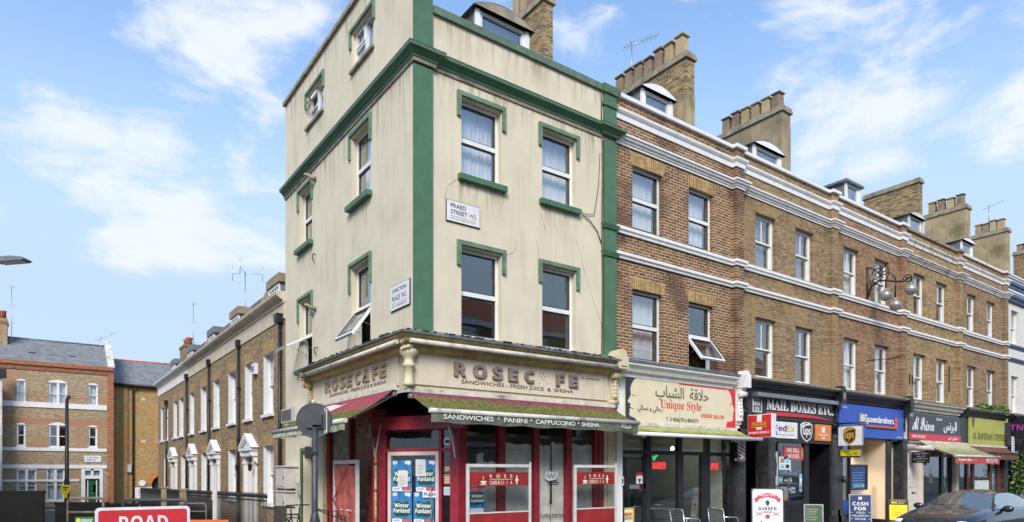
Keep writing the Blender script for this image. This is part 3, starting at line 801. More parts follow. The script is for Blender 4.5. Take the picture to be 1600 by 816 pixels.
# glazed door with pale frame
door = MB(paint('pale_pink_door_frame', (.62, .50, .47), .5, .06, 5, .3, (.25, .2, .18)))
d0, d1 = D(606.5, 738)[0], D(686, 738)[0]; zt_ = D(640, 706)[1]
sash_frame(door, FD, d0, d1, .14, zt_, -.03, .075, .07); do = door.build('door', corner)
mb = MB(M_SHOPG); mb.fbox(FD, d0 + .07, d1 - .07, .2, zt_ - .07, -.062, -.058); mb.build('pane', do)
mb = MB(M_STEEL); mb.tube([FD.p(d1 - .14, 1.62, .0), FD.p(d1 - .17, 1.45, .02), FD.p(d1 - .11, 1.2, .03), FD.p(d1 - .15, .95, .02), FD.p(d1 - .13, .8, 0)], .014); mb.build('handle', do)
W = d1 - d0
P_BLUE = paint('poster_blue', (.03, .18, .40), .5, .35, 8); P_GRN = paint('poster_dark_green', (.015, .075, .04), .5, .3, 8); P_WHT = paint('poster_white', (.72, .74, .76), .5, .08, 8)
P_PINK = paint('poster_pink', (.45, .10, .14), .5, .4, 16); P_SKY = paint('poster_pale_blue', (.22, .50, .66), .5, .3, 9); P_PAP = paint('taped_paper', (.62, .62, .62), .7, .06, 12); P_TXT = paint('printed_black', (.03, .03, .03), .6)
def winter_poster(a, b, w, h, note=None):
    F = FD.at(a, b, -.056)
    o = thing('event_poster', note, 'poster', tuple(F.p(w / 2, 0)), 'posters taped inside the cafe door')
    mb = MB(P_BLUE); mb.fbox(F, 0, w, 0, h, 0, .003); mb.build('sheet', o)
    mb = MB(P_GRN); mb.poly(F, [(w * .08, h * .30), (w * .2, h * .22), (w * .8, h * .22), (w * .93, h * .34), (w * .9, h * .58), (w * .78, h * .72), (w * .5, h * .66), (w * .2, h * .72), (w * .08, h * .55)], .003, .005)
    for i, j, k in ((.06, .87, .16), (.14, .88, .14), (.66, .88, .15), (.76, .87, .18), (.06, .045, .15), (.16, .05, .17), (.26, .045, .14)): mb.lathe(None, [(w * k / 2, 0), (w * k / 2, .0035)], P_WHT, 14, Fr(F.p(w * (i + k / 2), h * (j + .045), .0032), F.r, F.u * .5, F.n)); 
    mb.fbox(F, w * .03, w * .98, .0, h * .13, .003, .0042, P_WHT); mb.fbox(F, w * .52, w * .97, .02 * h, h * .14, .0042, .005, P_PINK); mb.build('print', o)
    text(bold('Winter'), F, w * .14, w * .86, h * .50, h * .64, P_WHT, o, .006, .002, .01); text(bold('Funland'), F, w * .10, w * .90, h * .33, h * .48, P_WHT, o, .006, .002, .01)
    text(bold('hyde yard event'), F, w * .2, w * .85, h * .74, h * .80, P_PINK, o, .006, .002) if False else None
    text('FREE ENTRY', F, w * .1, w * .42, h * .05, h * .10, P_TXT, o, .006, .001)
pw = (W - .18) / 2; zt2 = zt_ - .10; ph = .64
notes = ['blue Winter Funland poster half covered by a plain white sheet on the cafe door', 'blue Winter Funland poster with a dark squared notice taped on its corner',
         'blue Winter Funland poster, left one of the middle row on the cafe door', 'blue Winter Funland poster, right one of the middle row on the cafe door',
         'blue Winter Funland poster at the bottom left of the cafe door', 'blue Winter Funland poster at the bottom right of the cafe door']
for r_ in range(3):
    for k in range(2):
        winter_poster(d0 + .085 + k * (pw + (.06 if r_ == 0 else .01)), zt2 - .06 - (r_ + 1) * (ph + .012), pw - .03, ph, notes[r_ * 2 + k])
for a, b, w, h, nm, lb in ((d0 + .085 + pw * .3, zt2 - .62, pw * .46, .34, 'notice', 'plain white sheet taped over the top left poster on the cafe door'), (d0 + .15 + pw, zt2 - .40, pw * .46, .34, 'notice', 'white notice with a dark square taped over the top right poster')):
    F = FD.at(a, b, -.045); o = thing(nm, lb, 'notice', tuple(F.p(w / 2, 0)), 'notices taped on the cafe door'); mb = MB(P_PAP); mb.fbox(F, 0, w, 0, h, 0, .002); mb.build('sheet', o)
    mb = MB(paint('printed_grey', (.35, .35, .36), .7))
    for i in range(7): mb.fbox(F, w * .12, w * random.uniform(.6, .9), h * (.12 + i * .085), h * (.15 + i * .085), .002, .003)
    mb.build('print', o)
F = FD.at(d1 - .33, zt2 - .80, -.02); tag(text('PUSH', F, 0, .26, 0, .07, P_TXT, None, .002, .002, .02, name='push_sign'), 'small white PUSH sign on the cafe door', 'sign')
mb = MB(P_WHT); mb.fbox(F, -.03, .29, -.03, .10, -.002, .0); mb.build('plate', bpy.data.objects['push_sign'], local=True)
# sidelight stickers
sl0, sl1 = D(691, 738)[0] + .02, D(705, 738)[0] - .02; sm = (sl0 + sl1) / 2
mb = MB(P_WHT); X = Fr(FD.p(sm, D(695, 690)[1], -.075), FD.r, FD.u, FD.n); mb.lathe(None, [(.085, 0), (.085, .003)], P_WHT, 20, X); mb.fbox(X, -.05, .05, -.03, .03, .003, .005, P_TXT); mb.fbox(X, -.085, .085, -.18, -.12, 0, .003, P_PAP)
tag(mb.build('round_sticker'), 'round white licence sticker high on the cafe sidelight', 'sticker')
for py, hh, c_, lb in ((757, .2, paint('sticker_orange', (.55, .20, .08), .5, .3, 30), 'orange sticker with white grid on the cafe sidelight'), (774, .17, P_PAP, 'white card below the orange sticker on the cafe sidelight'), (738, .14, paint('sticker_brown', (.18, .11, .06), .6, .3, 30), 'brown card above the orange sticker on the cafe sidelight')):
    z0 = D(695, py)[1]; mb = MB(c_); mb.fbox(FD, sl0, sl1, z0, z0 + hh, -.08, -.077)
    for i in range(3): mb.fbox(FD, sl0 + .03, sl1 - .03, z0 + hh * (.2 + .22 * i), z0 + hh * (.32 + .22 * i), -.077, -.075, P_WHT if c_ is not P_PAP else P_SKY)
    tag(mb.build('sticker'), lb, 'sticker', 'stickers on the cafe sidelight')
# spouts, hooks and cables on the render
for py_, pz in ((5.35, 9.35), (5.35, 6.05)):
    mb = MB(M_CREAMP); a = FL.p(py_, pz, 0); mb.tube([a, a + Vector((-.12, 0, .02)), a + Vector((-.2, .04, .08)), a + Vector((-.27, .08, .09))], [.075, .045, .04, .03], M_STONE, 9); mb.build('vent_spout', corner)
for q, zz in ((5.35, 7.35), (5.2, 4.95)):
    mb = MB(M_IRON); mb.tube([FL.p(q, zz + .09, 0), FL.p(q, zz + .1, .06), FL.p(q + .05, zz + .06, .07), FL.p(q + .06, zz - .02, .06), FL.p(q + .02, zz - .08, .05)], .014, None, 6); mb.build('iron_hook', corner)
mb = MB(paint('old_cable', (.13, .09, .06), .8, .3, 6))
mb.tube([FR.p(4.84, z_, .02 + .01 * math.sin(z_ * 3)) for z_ in (10.7, 9.9)], .016, None, 6); mb.tube([FR.p(4.86 + .012 * math.sin(z_ * 2.3), z_, .02) for z_ in (9.6, 8.8, 8, 7.2, 6.4, 5.6, 4.6)], .016, None, 6)
mb.tube([FR.p(*R(905, 331), .03), FR.p(*R(915, 336), .03), FR.p(*R(927, 336), .03), FR.p(*R(934, 290), .03), FR.p(*R(936, 240), .03)], .009, None, 5)
mb.tube([FR.p(*R(908, 336), .03), FR.p(*R(920, 345), .03), FR.p(*R(932, 362), .03), FR.p(*R(938, 380), .03)], .012, None, 5)
mb.build('cable', corner)
M_CRACK = paint('crack_line', (.36, .30, .22), .9, .3, 9)
mb = MB(M_CRACK)
for pts in (((713, 281), (700, 290), (694, 310)), ((844, 325), (848, 345), (852, 360)), ((805, 372), (806, 390), (800, 396), (790, 398)), ((839, 375), (842, 395), (842, 404)), ((900, 375), (915, 430), (930, 480), (940, 508))):
    pp = [R(*p) for p in pts]
    for (a, b), (c, d) in zip(pp, pp[1:]): mb.tube([FR.p(a, b, .0), FR.p(c, d, .0)], .006, None, 4)
    mb.build('render_crack', corner); mb = MB(M_CRACK)
M_STAIN = stain('ledge_grime', (.17, .145, .10), .42)
for F, a0, a1, b1, hh in ((FR, 1.0, 2.15, 7.67, 1.0), (FR, 3.05, 4.16, 7.67, .9), (FL, 5.5, 6.75, 7.75, 1.2), (FL, 1.85, 3.1, 7.75, 1.3), (FR, .42, 4.88, 9.63, .9), (FL, .05, 7.8, 9.63, 1.3), (FL, 4.75, 6.05, 10.82, .8), (FL, 1.75, 3.0, 10.82, .8), (FR, .42, 4.88, 10.7, .7), (FL, .05, 7.8, 12.3, 1.2)):
    mb = MB(M_STAIN); mb.quad(F.p(a0, b1 - hh, .004), F.p(a1, b1 - hh, .004), F.p(a1, b1, .004), F.p(a0, b1, .004)); mb.build('rain_stain', corner, recalc=False)
# side door
mb = MB(M_GREEN); sash_frame(mb, FL, dL[0] - .1, dL[1] + .1, 0, dL[3] + .12, .03, .1, .05); o = mb.build('side_door', corner)
mb = MB(paint('dark_green_door', (.012, .035, .022), .4, .2, 5)); mb.fbox(FL, dL[0], dL[1], 0, dL[3], -.29, -.25)
for a in (.1, .55):
    for b in (.35, 1.2): mb.fbox(FL, dL[0] + a, dL[0] + a + .33, b, b + .7, -.25, -.235)
mb.build('door_leaf', o)
# ------------------------------------------------------------------ cafe signs and awnings
M_LETT = paint('brown_sign_letters', (.22, .16, .145), .7, .2, 9, .4, (.4, .36, .32))
M_LETP = paint('peeled_shaded_letters', (.30, .23, .15), .6, .2, 12, .5, (.16, .12, .08))  # cream browned all over to carry the dark shading of the letter edges
M_PRINT = paint('maroon_sign_print', (.12, .055, .055), .6, .1, 9)
M_SIGNC = paint('cream_sign_board', (.66, .59, .45), .6, .05, 3, .22, (.40, .33, .22), .3)
s = thing('shop_sign', 'cream fascia board lettered ROSE CAFE over the shop street front, its A missing', 'sign', (2.4, -.11, 3.55))
mb = MB(M_SIGNC); mb.fbox(FR, -.08, 4.92, 3.55, 4.12, .105, .135); mb.build('board', s)
def px_text(body, F, fn, x0, x1, yb0, yt0, mat, par, **k):
    a0, b0 = fn(x0, yb0); a1, _ = fn(x1, yb0); _, b1 = fn(x0, yt0); return text(body, F, a0, a1, b0, b1, mat, par, **k)
fn13 = lambda x, y: R(x, y, .14)
zb, ztp = 3.775, 4.035
for ch, x0, x1 in (('R', 709, 727.5), ('O', 738.5, 759.5), ('S', 769, 784.5), ('E', 793.5, 808.5), ('C', 819, 834), ('F', 868, 881), ('E', 888.5, 902)):
    text(bold(ch), FR, fn13(x0, 600)[0], fn13(x1, 600)[0], zb, ztp, M_LETT, s, .136, .05, .018, name='raised_letter')
mb = MB(M_LETT); a = fn13(848, 590)[0]
for q, z in ((.0, 4.0), (-.05, 3.92), (-.1, 3.79), (0.02, 3.85), (.1, 3.79), (.05, 3.93)): mb.fbox(FR, a + q, a + q + .03, z, z + .02, .136, .142)
mb.build('letter_ghost', s)
text('SANDWICHES - FRESH JUICE  &  SHISHA', FR, .985, 3.87, 3.615, 3.715, M_PRINT, s, .136, .004, .012)
text('57', FR, *[fn13(x, 560)[0] for x in (649.5, 654)], 4.03, 4.085, M_PRINT, s, .136, .004, .01); text('TEL - 020 7262 6096', FR, 4.09, 4.66, 3.985, 4.03, M_PRINT, s, .136, .004)
s = thing('shop_sign', 'cream fascia board lettered ROSE CAFE in peeling letters over the side street front', 'sign', (-.11, 2.8, 3.55))
mb = MB(M_SIGNC); mb.fbox(FL, .36, 5.15, 3.57, 4.12, .105, .135); mb.build('board', s)
fL = lambda x, y: (-L(x, y, .14)[0], L(x, y, .14)[1])
for ch, x0, x1 in (('R', 509, 517.5), ('O', 520, 529), ('S', 532, 540), ('E', 542, 551), ('C', 556, 564), ('A', 567.5, 578), ('F', 583, 591), ('E', 594, 604)):
    text(bold(ch), FLT, fL(x0, 600)[0], fL(x1, 600)[0], 3.80, 4.06, M_LETP, s, .136, .035, .012, name='raised_letter')
text('SANDWICHES - FRESH JUICE & SHISHA', FLT, fL(515, 620)[0], fL(603, 596)[0], 3.645, 3.735, M_PRINT, s, .136, .004, .012)

M_AWN = moss('mossy_maroon_awning', (.24, .07, .085), (.15, .16, .045), 3.20, 3.38)
M_AWNL = moss('mossy_red_awning', (.36, .085, .105), (.13, .155, .035), 2.95, 3.3)
M_VAL = paint('stained_green_valance', (.115, .13, .095), .9, .3, 5, .5, (.03, .03, .028), .5)
def awning(label, F, a0, a1, z1, c1, z0, c0, mcloth, mval, drop, mbar, texts=(), textmat=None, arms=True, wavy=.03, rail=None, textframe=None, sgn=1, extra=None):
    """folding arm awning: head rail, stretched cloth, front bar, hanging valance, arms"""
    o = thing('awning', label, 'awning', tuple(F.p((a0 + a1) / 2, 0, 0)))
    n = 40; vs = []
    for i in range(n + 1):
        a = a0 + (a1 - a0) * i / n
        for j in range(9):
            t = j / 8; sag = -.035 * math.sin(math.pi * t) + .006 * math.sin(i * 1.1) * math.sin(math.pi * t)
            vs.append(F.p(a, z1 + (z0 - z1) * t + sag, c1 + (c0 - c1) * t))
    m = MB(mcloth); m.add(vs, [(i * 9 + j, i * 9 + j + 1, (i + 1) * 9 + j + 1, (i + 1) * 9 + j) for i in range(n) for j in range(8)], None, True)
    k = len(vs); m.add([v - Vector((0, 0, .008)) for v in vs], [(i * 9 + j, i * 9 + j + 1, (i + 1) * 9 + j + 1, (i + 1) * 9 + j) for i in range(n) for j in range(8)], mval or mcloth, True)
    m.build('canopy', o, recalc=False)
    m = MB(mbar); m.tube([F.p(a0 - .03, z0 - .01, c0 + .02), F.p(a1 + .03, z0 - .01, c0 + .02)], .045, None, 10); m.build('front_bar', o)
    m = MB(rail or M_WHITED); m.fbox(F, a0 - .06, a1 + .06, z1 - .01, z1 + .07, c1 - .12, c1 + .03); m.tube([F.p(a0, z1 - .07, c1 - .05), F.p(a1, z1 - .07, c1 - .05)], .05, M_STEEL); m.build('head_rail', o)
    if mval and drop:
        m = MB(mval); vs = []; n = 80
        for i in range(n + 1):
            a = a0 + (a1 - a0) * i / n; w = .012 * math.sin(i * .7) + .008 * math.sin(i * .31)
            vs += [F.p(a, z0 - .03, c0 + .02), F.p(a, z0 - .03 - drop * .5, c0 + .022 + w * .5), F.p(a, z0 - .03 - drop + wavy * .4 * math.sin(i * .45), c0 + .02 + w)]
        m.add(vs, [(3 * i + j, 3 * i + j + 1, 3 * i + 4 + j, 3 * i + 3 + j) for i in range(n) for j in range(2)], None, True)
        m.build('valance', o, recalc=False)
    if arms:
        m = MB(M_STEEL)
        for a, d in ((a0 + .12, 1), (a1 - .12, -1)):
            el = F.p(a + d * .62, (z1 + z0) / 2 - .16, (c1 + c0) / 2); m.tube([F.p(a, z1 - .12, c1), el], .03); m.tube([el, F.p(a + d * .15, z0 - .03, c0 - .03)], .026); m.ball(el, .05, None, 8)
        m.build('folding_arm', o)
    G = textframe or F
    for t in texts:
        body, x0, x1, y0, y1 = t[:5]
        text(body, G, x0, x1, y0, y1, textmat, o, c0 + .042, .003, t[5] if len(t) > 5 else .02)
    return o
M_VTXT = paint('white_valance_print', (.66, .67, .62), .7, .1, 14, .3, (.25, .26, .2))
zv0, zv1 = 2.845, 2.935
AR = awning('mossy maroon awning over the cafe street front, its valance lettered SANDWICHES PANINI', FR, -.14, 5.05, 3.40, .16, 3.0, .95, M_AWN, M_VAL, .19, M_WHITED,
       [('SANDWICHES', .10, 1.17, zv0, zv1), ('*', 1.26, 1.31, zv0 + .04, zv1), ('PANINI', 1.41, 1.96, zv0, zv1), ('*', 2.03, 2.08, zv0 + .04, zv1), ('CAPPUCCINO', 2.16, 3.19, zv0, zv1), ('*', 3.25, 3.30, zv0 + .04, zv1), ('SHISHA', 3.36, 3.86, zv0, zv1),
        ('\uFE94\uFEB8\uFEF4\uFEB7', 4.52, 4.80, zv0 - .01, zv1 + .01)], M_VTXT)
AL = awning('faded red awning with green growth over the cafe side street front', FL, .50, 5.05, 3.50, .16, 2.87, 1.12, M_AWNL, paint('pale_mossy_valance', (.30, .32, .20), .9, .3, 5, .5, (.12, .10, .06), .4), .16, M_WHITED,
       [('SANDWICHES', -4.95, -4.0, 2.715, 2.80), ('SHISHA', -3.9, -3.2, 2.715, 2.80), ('HOT FOOD', -3.05, -2.1, 2.715, 2.80), ('PANINI', -1.9, -1.1, 2.715, 2.80)], M_VTXT, textframe=FLT)
mb = MB(paint('torn_white_cloth', (.66, .60, .58), .8, .1, 8, .4, (.4, .12, .12)))
def AC(a, t, l=.012): return FL.p(a, 3.50 + (2.87 - 3.5) * t - .035 * math.sin(math.pi * t) + l, .16 + (1.12 - .16) * t + l)
mb.add([AC(4.7, .03), AC(4.2, .16), AC(3.4, .10), AC(2.6, .22), AC(2.3, .18), AC(2.9, .44), AC(3.6, .38), AC(4.4, .55), AC(4.6, .30)], [(0, 1, 8), (1, 2, 6, 7, 8), (2, 3, 5, 6), (3, 4, 5)])
mb.build('worn_patch', AL, recalc=False)
# hanging brackets in the entrance
mb = MB(M_WHITED)
for px, d in ((586, 1),):
    a, z = D(px - 10, 662, .14); b, z2 = D(px, 716, .14); e, z3 = D(px + 8, 664, .14)
    mb.fbox(FD, a, a + .05, z - .3, z, .10, .13); mb.tube([FD.p(a + .02, z, .12), FD.p(b, z2, .14), FD.p(e, z3, .12)], .022)
tag(mb.build('awning_bracket'), 'worn white V shaped bracket hanging on the left post of the cafe entrance', 'bracket'); mb = MB(M_WHITED)
mb.tube([FD.p(*D(702, 666, .12), .12), FD.p(*D(708, 690, .12), .12), FD.p(*D(711, 716, .12), .12)], [.035, .028, .012], M_WHITED, 6)
tag(mb.build('awning_bracket'), 'worn pale strap hanging on the right post of the cafe entrance', 'bracket')
mb = MB(paint('chipped_yellow_pipe', (.40, .30, .13), .6, .3, 9, .8, (.15, .03, .03)))
a, z = D(587, 700, .12); mb.tube([FD.p(a, .12, .12), FD.p(a, 1.2, .125), FD.p(a, z, .12)], .03, None, 8)
for q in (.9, 1.5, 2.05): mb.lathe(None, [(.042, 0), (.042, .05)], M_RED, 8, Fr(FD.p(a, q, .12), FD.r, FD.n, (0, 0, 1)))
tag(mb.build('pipe'), 'slim chipped yellow pipe up the left post of the cafe entrance', 'pipe')
# framed wind screens in front of the cafe
M_CLEAR = glass('clear_plastic', (.88, .89, .90), .04, .08)
M_REDV = paint('red_vinyl', (.27, .02, .02), .45, .25, 2.5, .35, (.16, .012, .02)); M_WFR = paint('white_screen_frame', (.60, .59, .57), .5, .1, 5, .35, (.22, .2, .18))
M_VCREAM = paint('cream_vinyl_print', (.70, .66, .55), .6)
def screen(x0, x1, label):
    o = thing('wind_screen', label, 'wind screen', ((x0 + x1) / 2, -.4, .12)); F = FR.at(x0, 0, .4); w = x1 - x0; H_ = 2.06
    m = MB(M_WFR); m.fbox(F, 0, .05, .16, H_, -.025, .025); m.fbox(F, w - .05, w, .12, H_, -.025, .025); m.fbox(F, .05, w - .05, H_ - .06, H_, -.025, .025); m.fbox(F, .05, w - .05, 1.09, 1.115, -.012, .012); m.fbox(F, .05, w - .05, .2, .25, -.02, .02)
    m.tube([F.p(w + .03, .12, -.05), F.p(w + .03, H_ + .05, -.05)], .022)
    for a in (.1, w - .1): m.fbox(F, a - .03, a + .03, .12, .16, -.25, .25)
    m.build('frame', o)
    m = MB(M_CLEAR); m.fbox(F, .05, w - .05, .25, H_ - .06, -.006, -.003); m.build('plastic_sheet', o)
    m = MB(M_REDV); m.fbox(F, .06, w - .06, 1.63, 1.90, -.003, .0); m.fbox(F, .06, w - .06, .26, 1.085, -.003, .0); m.build('red_band', o)
    s = w / 1.54
    text('R   O   S   E', F, .53 * s, 1.08 * s, 1.79, 1.855, M_VCREAM, o, .001, .002, .02); text('CAFE & S I   I   A', F, .53 * s, 1.08 * s, 1.655, 1.73, M_VCREAM, o, .001, .002, .012)
    text('joy full playing cuisine', F, .52 * s, 1.12 * s, 1.085, 1.125, M_VCREAM, o, .014, .002, .012)
    m = MB(M_VCREAM); m.fbox(F, .53 * s, 1.08 * s, 1.755, 1.765, .001, .003)
    X = F.at(.38 * s, 1.68, .001); m.poly(X, [(-.06, .05), (-.05, .01), (-.02, -.01), (.03, -.01), (.055, .01), (.06, .05)], 0, .002); m.poly(X, [(-.085, -.03), (.09, -.03), (.07, -.015), (-.07, -.015)], 0, .002)
    m.tube([X.p(.06, .04, .001), X.p(.085, .03, .001), X.p(.06, .012, .001)], .006, None, 4); m.tube([X.p(-.01, .07, .001), X.p(.015, .09, .001), X.p(-.01, .11, .001), X.p(.02, .14, .001)], .007, None, 4)
    X = F.at(1.19 * s, 1.74, .001); m.poly(X, [(-.012, -.09), (.012, -.09), (.02, -.02), (.045, .0), (.035, .03), (.015, .02), (.018, .08), (0, .1), (-.018, .08), (-.015, .02), (-.035, .03), (-.045, 0), (-.02, -.02)], 0, .002)
    m.build('emblem', o); return o, F, w
xs_ = [R(x, 738, .4)[0] for x in (729, 829, 897, 963)]
o1, F1, w1 = screen(xs_[0], xs_[1], 'white framed clear wind screen with red cafe banding left of the folding cafe doors')
o2, F2, w2 = screen(xs_[2], xs_[3], 'white framed clear wind screen with red cafe banding by the cream end pilaster')
p = thing('event_poster', 'crumpled blue event poster stuck behind the left cafe wind screen', 'poster', tuple(F1.p(.25, 1.1, -.03))); mb = MB(P_BLUE)
mb.sheet(F1, .07, .44, 1.1, 1.62, -.035, .012, 14, P_BLUE); mb.build('sheet', p, recalc=False)
mb = MB(P_GRN); mb.fbox(F1, .09, .40, 1.28, 1.50, -.019, -.016); mb.fbox(F1, .09, .42, 1.52, 1.60, -.019, -.016, P_PINK); mb.fbox(F1, .09, .40, 1.11, 1.2, -.019, -.016, P_WHT); mb.build('print', p)
text(bold('Winter'), F1, .12, .38, 1.41, 1.47, P_WHT, p, -.015, .002); text(bold('Funland'), F1, .11, .39, 1.32, 1.38, P_WHT, p, -.015, .002)
# torn graffiti sticker, dark gap and lettering on the folding doors
st = MB(P_WHT); a, z = R(862, 743, -.055); X = FR.at(a, z, -.055)
st.poly(X, [(-.20, -.06), (-.16, .10), (-.1, .06), (-.05, .11), (.0, .07), (.06, .09), (.13, .06), (.19, .12), (.18, -.02), (.14, -.08), (.02, -.11), (-.1, -.12)], 0, .003)
for i in range(9): st.fbox(X, -.15 + i * .033, -.13 + i * .033, -.05 + .03 * math.sin(i * 2), .02 + .03 * math.sin(i * 2), .003, .005, P_PINK if i % 3 == 0 else P_BLUE)
tag(st.build('sticker'), 'torn graffiti sticker on the glass of the folding cafe doors', 'sticker')
a0, z = R(844, 812, -.055); a1, _ = R(883, 812, -.055)
tag(text('Coffee.Espresso', FR, a0, a1, z + .03, z + .13, P_TXT, None, -.05, .003, .01, name='window_lettering'), 'dark Coffee Espresso lettering low on the cafe glass', 'lettering')
mb = MB(P_TXT); mb.poly(FR, [(3.40, 1.2), (3.47, 1.2), (3.46, 2.5), (3.42, 2.5)], -.108, -.105); mb.fbox(FR, 3.3, 3.62, 1.66, 1.69, -.056, -.05); tag(mb.build('door_gap'), 'dark slit and black strip between the lining sheets of the cafe doors', 'strip')
# side screen with hanging red cloth
o = thing('wind_screen', 'tall metal framed screen with crumpled red cloth beside the cafe side window', 'wind screen', (-.35, 2.45, .12)); F = Fr((-.35, 3.14, 0), (0, -1, 0), (0, 0, 1), (-1, 0, 0)); w = 1.36
m = MB(M_WFR); m.fbox(F, 0, .05, .12, 2.16, -.025, .025); m.fbox(F, w - .08, w, .12, 2.16, -.03, .03); m.fbox(F, .05, w - .08, 2.08, 2.16, -.025, .025); m.fbox(F, .05, w - .08, 1.07, 1.1, -.015, .015); m.build('frame', o)
M_CLOTH = paint('crumpled_red_vinyl', (.40, .11, .09), .35, .25, 3, .5, (.17, .02, .025)); m = MB(M_CLOTH); vs = []; n = 26
for i in range(n + 1):
    for j in range(n + 1):
        a = .05 + (w - .13) * i / n; b = .3 + 1.74 * j / n
        d = math.hypot(a - .9, b - 1.2); vs.append(F.p(a, b, .012 + .022 * math.sin(d * 26) * math.exp(-abs(d - .35) * 2.5) + .02 * math.sin(a * 16 + b * 3)))
m.add(vs, [(i * (n + 1) + j, i * (n + 1) + j + 1, (i + 1) * (n + 1) + j + 1, (i + 1) * (n + 1) + j) for i in range(n) for j in range(n)], None, True)
m.build('red_cloth', o, recalc=False)
m = MB(M_RED); m.tube([F.p(.9, 2.0, .05), F.p(.08, 1.28, .05), F.p(.5, .95, .05), F.p(.7, .8, .05)], .014, None, 5); m.build('strap', o)

# street name plates
def plate(F, a0, a1, b0, b1, label, t1, t2, post, t3, c=.005):
    o = thing('street_nameplate', label, 'sign', tuple(F.p((a0 + a1) / 2, b0))); w = a1 - a0; h = b1 - b0
    G = F.at(a0, b0, 0); m = MB(paint('white_enamel', (.72, .73, .75), .35, .04, 5, .3, (.42, .38, .3), .2)); m.fbox(G, 0, w, 0, h, c, .035); m.fbox(G, -.012, w + .012, -.012, h + .012, c - .003, .028, M_GREY); m.build('plate', o)
    K = paint('enamel_black', (.03, .03, .035), .4); RD = paint('enamel_red', (.40, .04, .04), .4)
    text(t1, G, w * .11, w * (.58 if len(t1) < 7 else .86), h * .66, h * .87, K, o, .035, .002, .014)
    text(t2, G, w * .11, w * (.62 if len(t2) > 5 else .52), h * .36, h * .57, K, o, .035, .002, .014); text(post, G, w * .67 if len(t2) > 5 else w * .60, w * (.88 if len(t2) > 5 else .86), h * .36, h * .57, RD, o, .035, .002, .014)
    text(t3, G, w * .11, w * .86, h * .10, h * .18, RD, o, .035, .002)
    m = MB(K); m.fbox(G, w * .1, w * .9, h * .25, h * .262, .035, .037); m.build('rule', o)
a0, z1 = R(697, 312); a1, z2 = R(748, 326); _, z0 = R(697, 345)
plate(FR, a0, a1, (z0 + R(748, 356)[1]) / 2, (z1 + z2) / 2, 'white street nameplate reading PRAED STREET between the upper windows', 'PRAED', 'STREET', 'W2', 'CITY OF WESTMINSTER')
plate(FLT, -.90, -.09, 5.10, 5.57, 'white street nameplate reading JUNCTION PLACE beside the corner pilaster', 'JUNCTION', 'PLACE', 'W2', 'CITY OF WESTMINSTER')

# meter boxes and vent unit on the side wall
M_BOX = paint('grey_white_meter_box', (.56, .53, .50), .6, .08, 5, .4, (.3, .27, .22), .4)
for i, (z0, lb) in enumerate(((1.46, 'topmost of three pale meter boxes on the cream side wall'), (.78, 'middle one of three pale meter boxes on the cream side wall'), (.12, 'lowest of three pale meter boxes on the cream side wall'))):
    o = thing('meter_box', lb, 'meter box', (-.15, 7.15, z0), 'meter boxes on the side wall'); m = MB(M_BOX); m.fbox(FL, 6.75, 7.65, z0, z0 + .6, .0, .34); m.fbox(FL, 6.70, 7.7, z0 + .58, z0 + .62, .0, .37); m.build('cabinet', o)
    m = MB(M_BOX); m.fbox(FL, 6.80, 7.6, z0 + .05, z0 + .54, .34, .355); m.build('door', o); m = MB(M_IRON); m.fbox(FL, 6.83, 6.87, z0 + .25, z0 + .33, .355, .365); m.build('lock', o)
    if i < 2:
        m = MB(M_CREAMP); m.tube([FL.p(7.5, z0 - .1, .2), FL.p(7.5, z0, .2)], .06); m.tube([FL.p(7.0, z0 - .1, .2), FL.p(7.02, z0, .2)], .1); m.build('conduit', o)
m = MB(M_BOX); m.fbox(FL, 6.45, 6.6, 1.30, 1.62, .0, .12); tag(m.build('switch_box'), 'small grey switch box between the meter boxes and the green framed door', 'box')
o = thing('extractor_vent', 'grey louvred extractor vent on the side wall under the awning', 'vent', (-.15, 6.85, 3.2)); m = MB(M_BOX); a0, _ = L(477, 640); a1, _ = L(455, 640); m.fbox(FL, a0, a1, 3.25, 3.62, 0, .28); m.build('case', o)
m = MB(paint('vent_grille', (.16, .14, .12), .6, .2, 9))
for i in range(8): m.fbox(FL, a0 + .3, a1 - .06, 3.29 + i * .038, 3.315 + i * .038, .28, .29)
m.build('louvre', o)
# ------------------------------------------------------------------ the brick terrace along the shop street
BX = [5.29, 9.92, 14.9, 19.62, 24.5, 29.4]; PW = .17; PD = .13
WN = [[(5.87, 6.93), (7.93, 8.93)], [(10.81, 11.82), (12.84, 13.82)], [(15.63, 16.62), (17.7, 18.70)], [(20.59, 21.58), (22.53, 23.52)], [(25.42, 26.38), (27.5, 28.42)]]
BM = [M_B1, M_B2, M_B3, M_B4, M_B5]
HL = ['red brown brick terraced house with pale wide framed windows beside the cream corner building', 'tawny brick terraced house with slatted blinds, above the black parcel shop',
      'orange brick terraced house with white bands, above the blue pawnbroker shop', 'ochre brick terraced house with blackened cornice, above the black and red salon', 'brown brick terraced house above the olive green shop sign, next to the white house']
CW = [('net', 'net'), ('grey', 'grey'), ('net', 'net'), (None, 'net'), ('net', None)]
M_WC = [M_WHITE, M_WHITE, M_WHITE, M_WHITED, paint('greyed_white_paint', (.72, .71, .68), .6, .06, 4, .5, (.2, .19, .17), .4)]
def small_prof(z0, z1, d): return [(0, z0), (d * .55, z0), (d * .6, z0 + (z1 - z0) * .35), (d, z0 + (z1 - z0) * .5), (d, z1 - .02), (d * .8, z1), (0, z1 + .02)]
houses = []
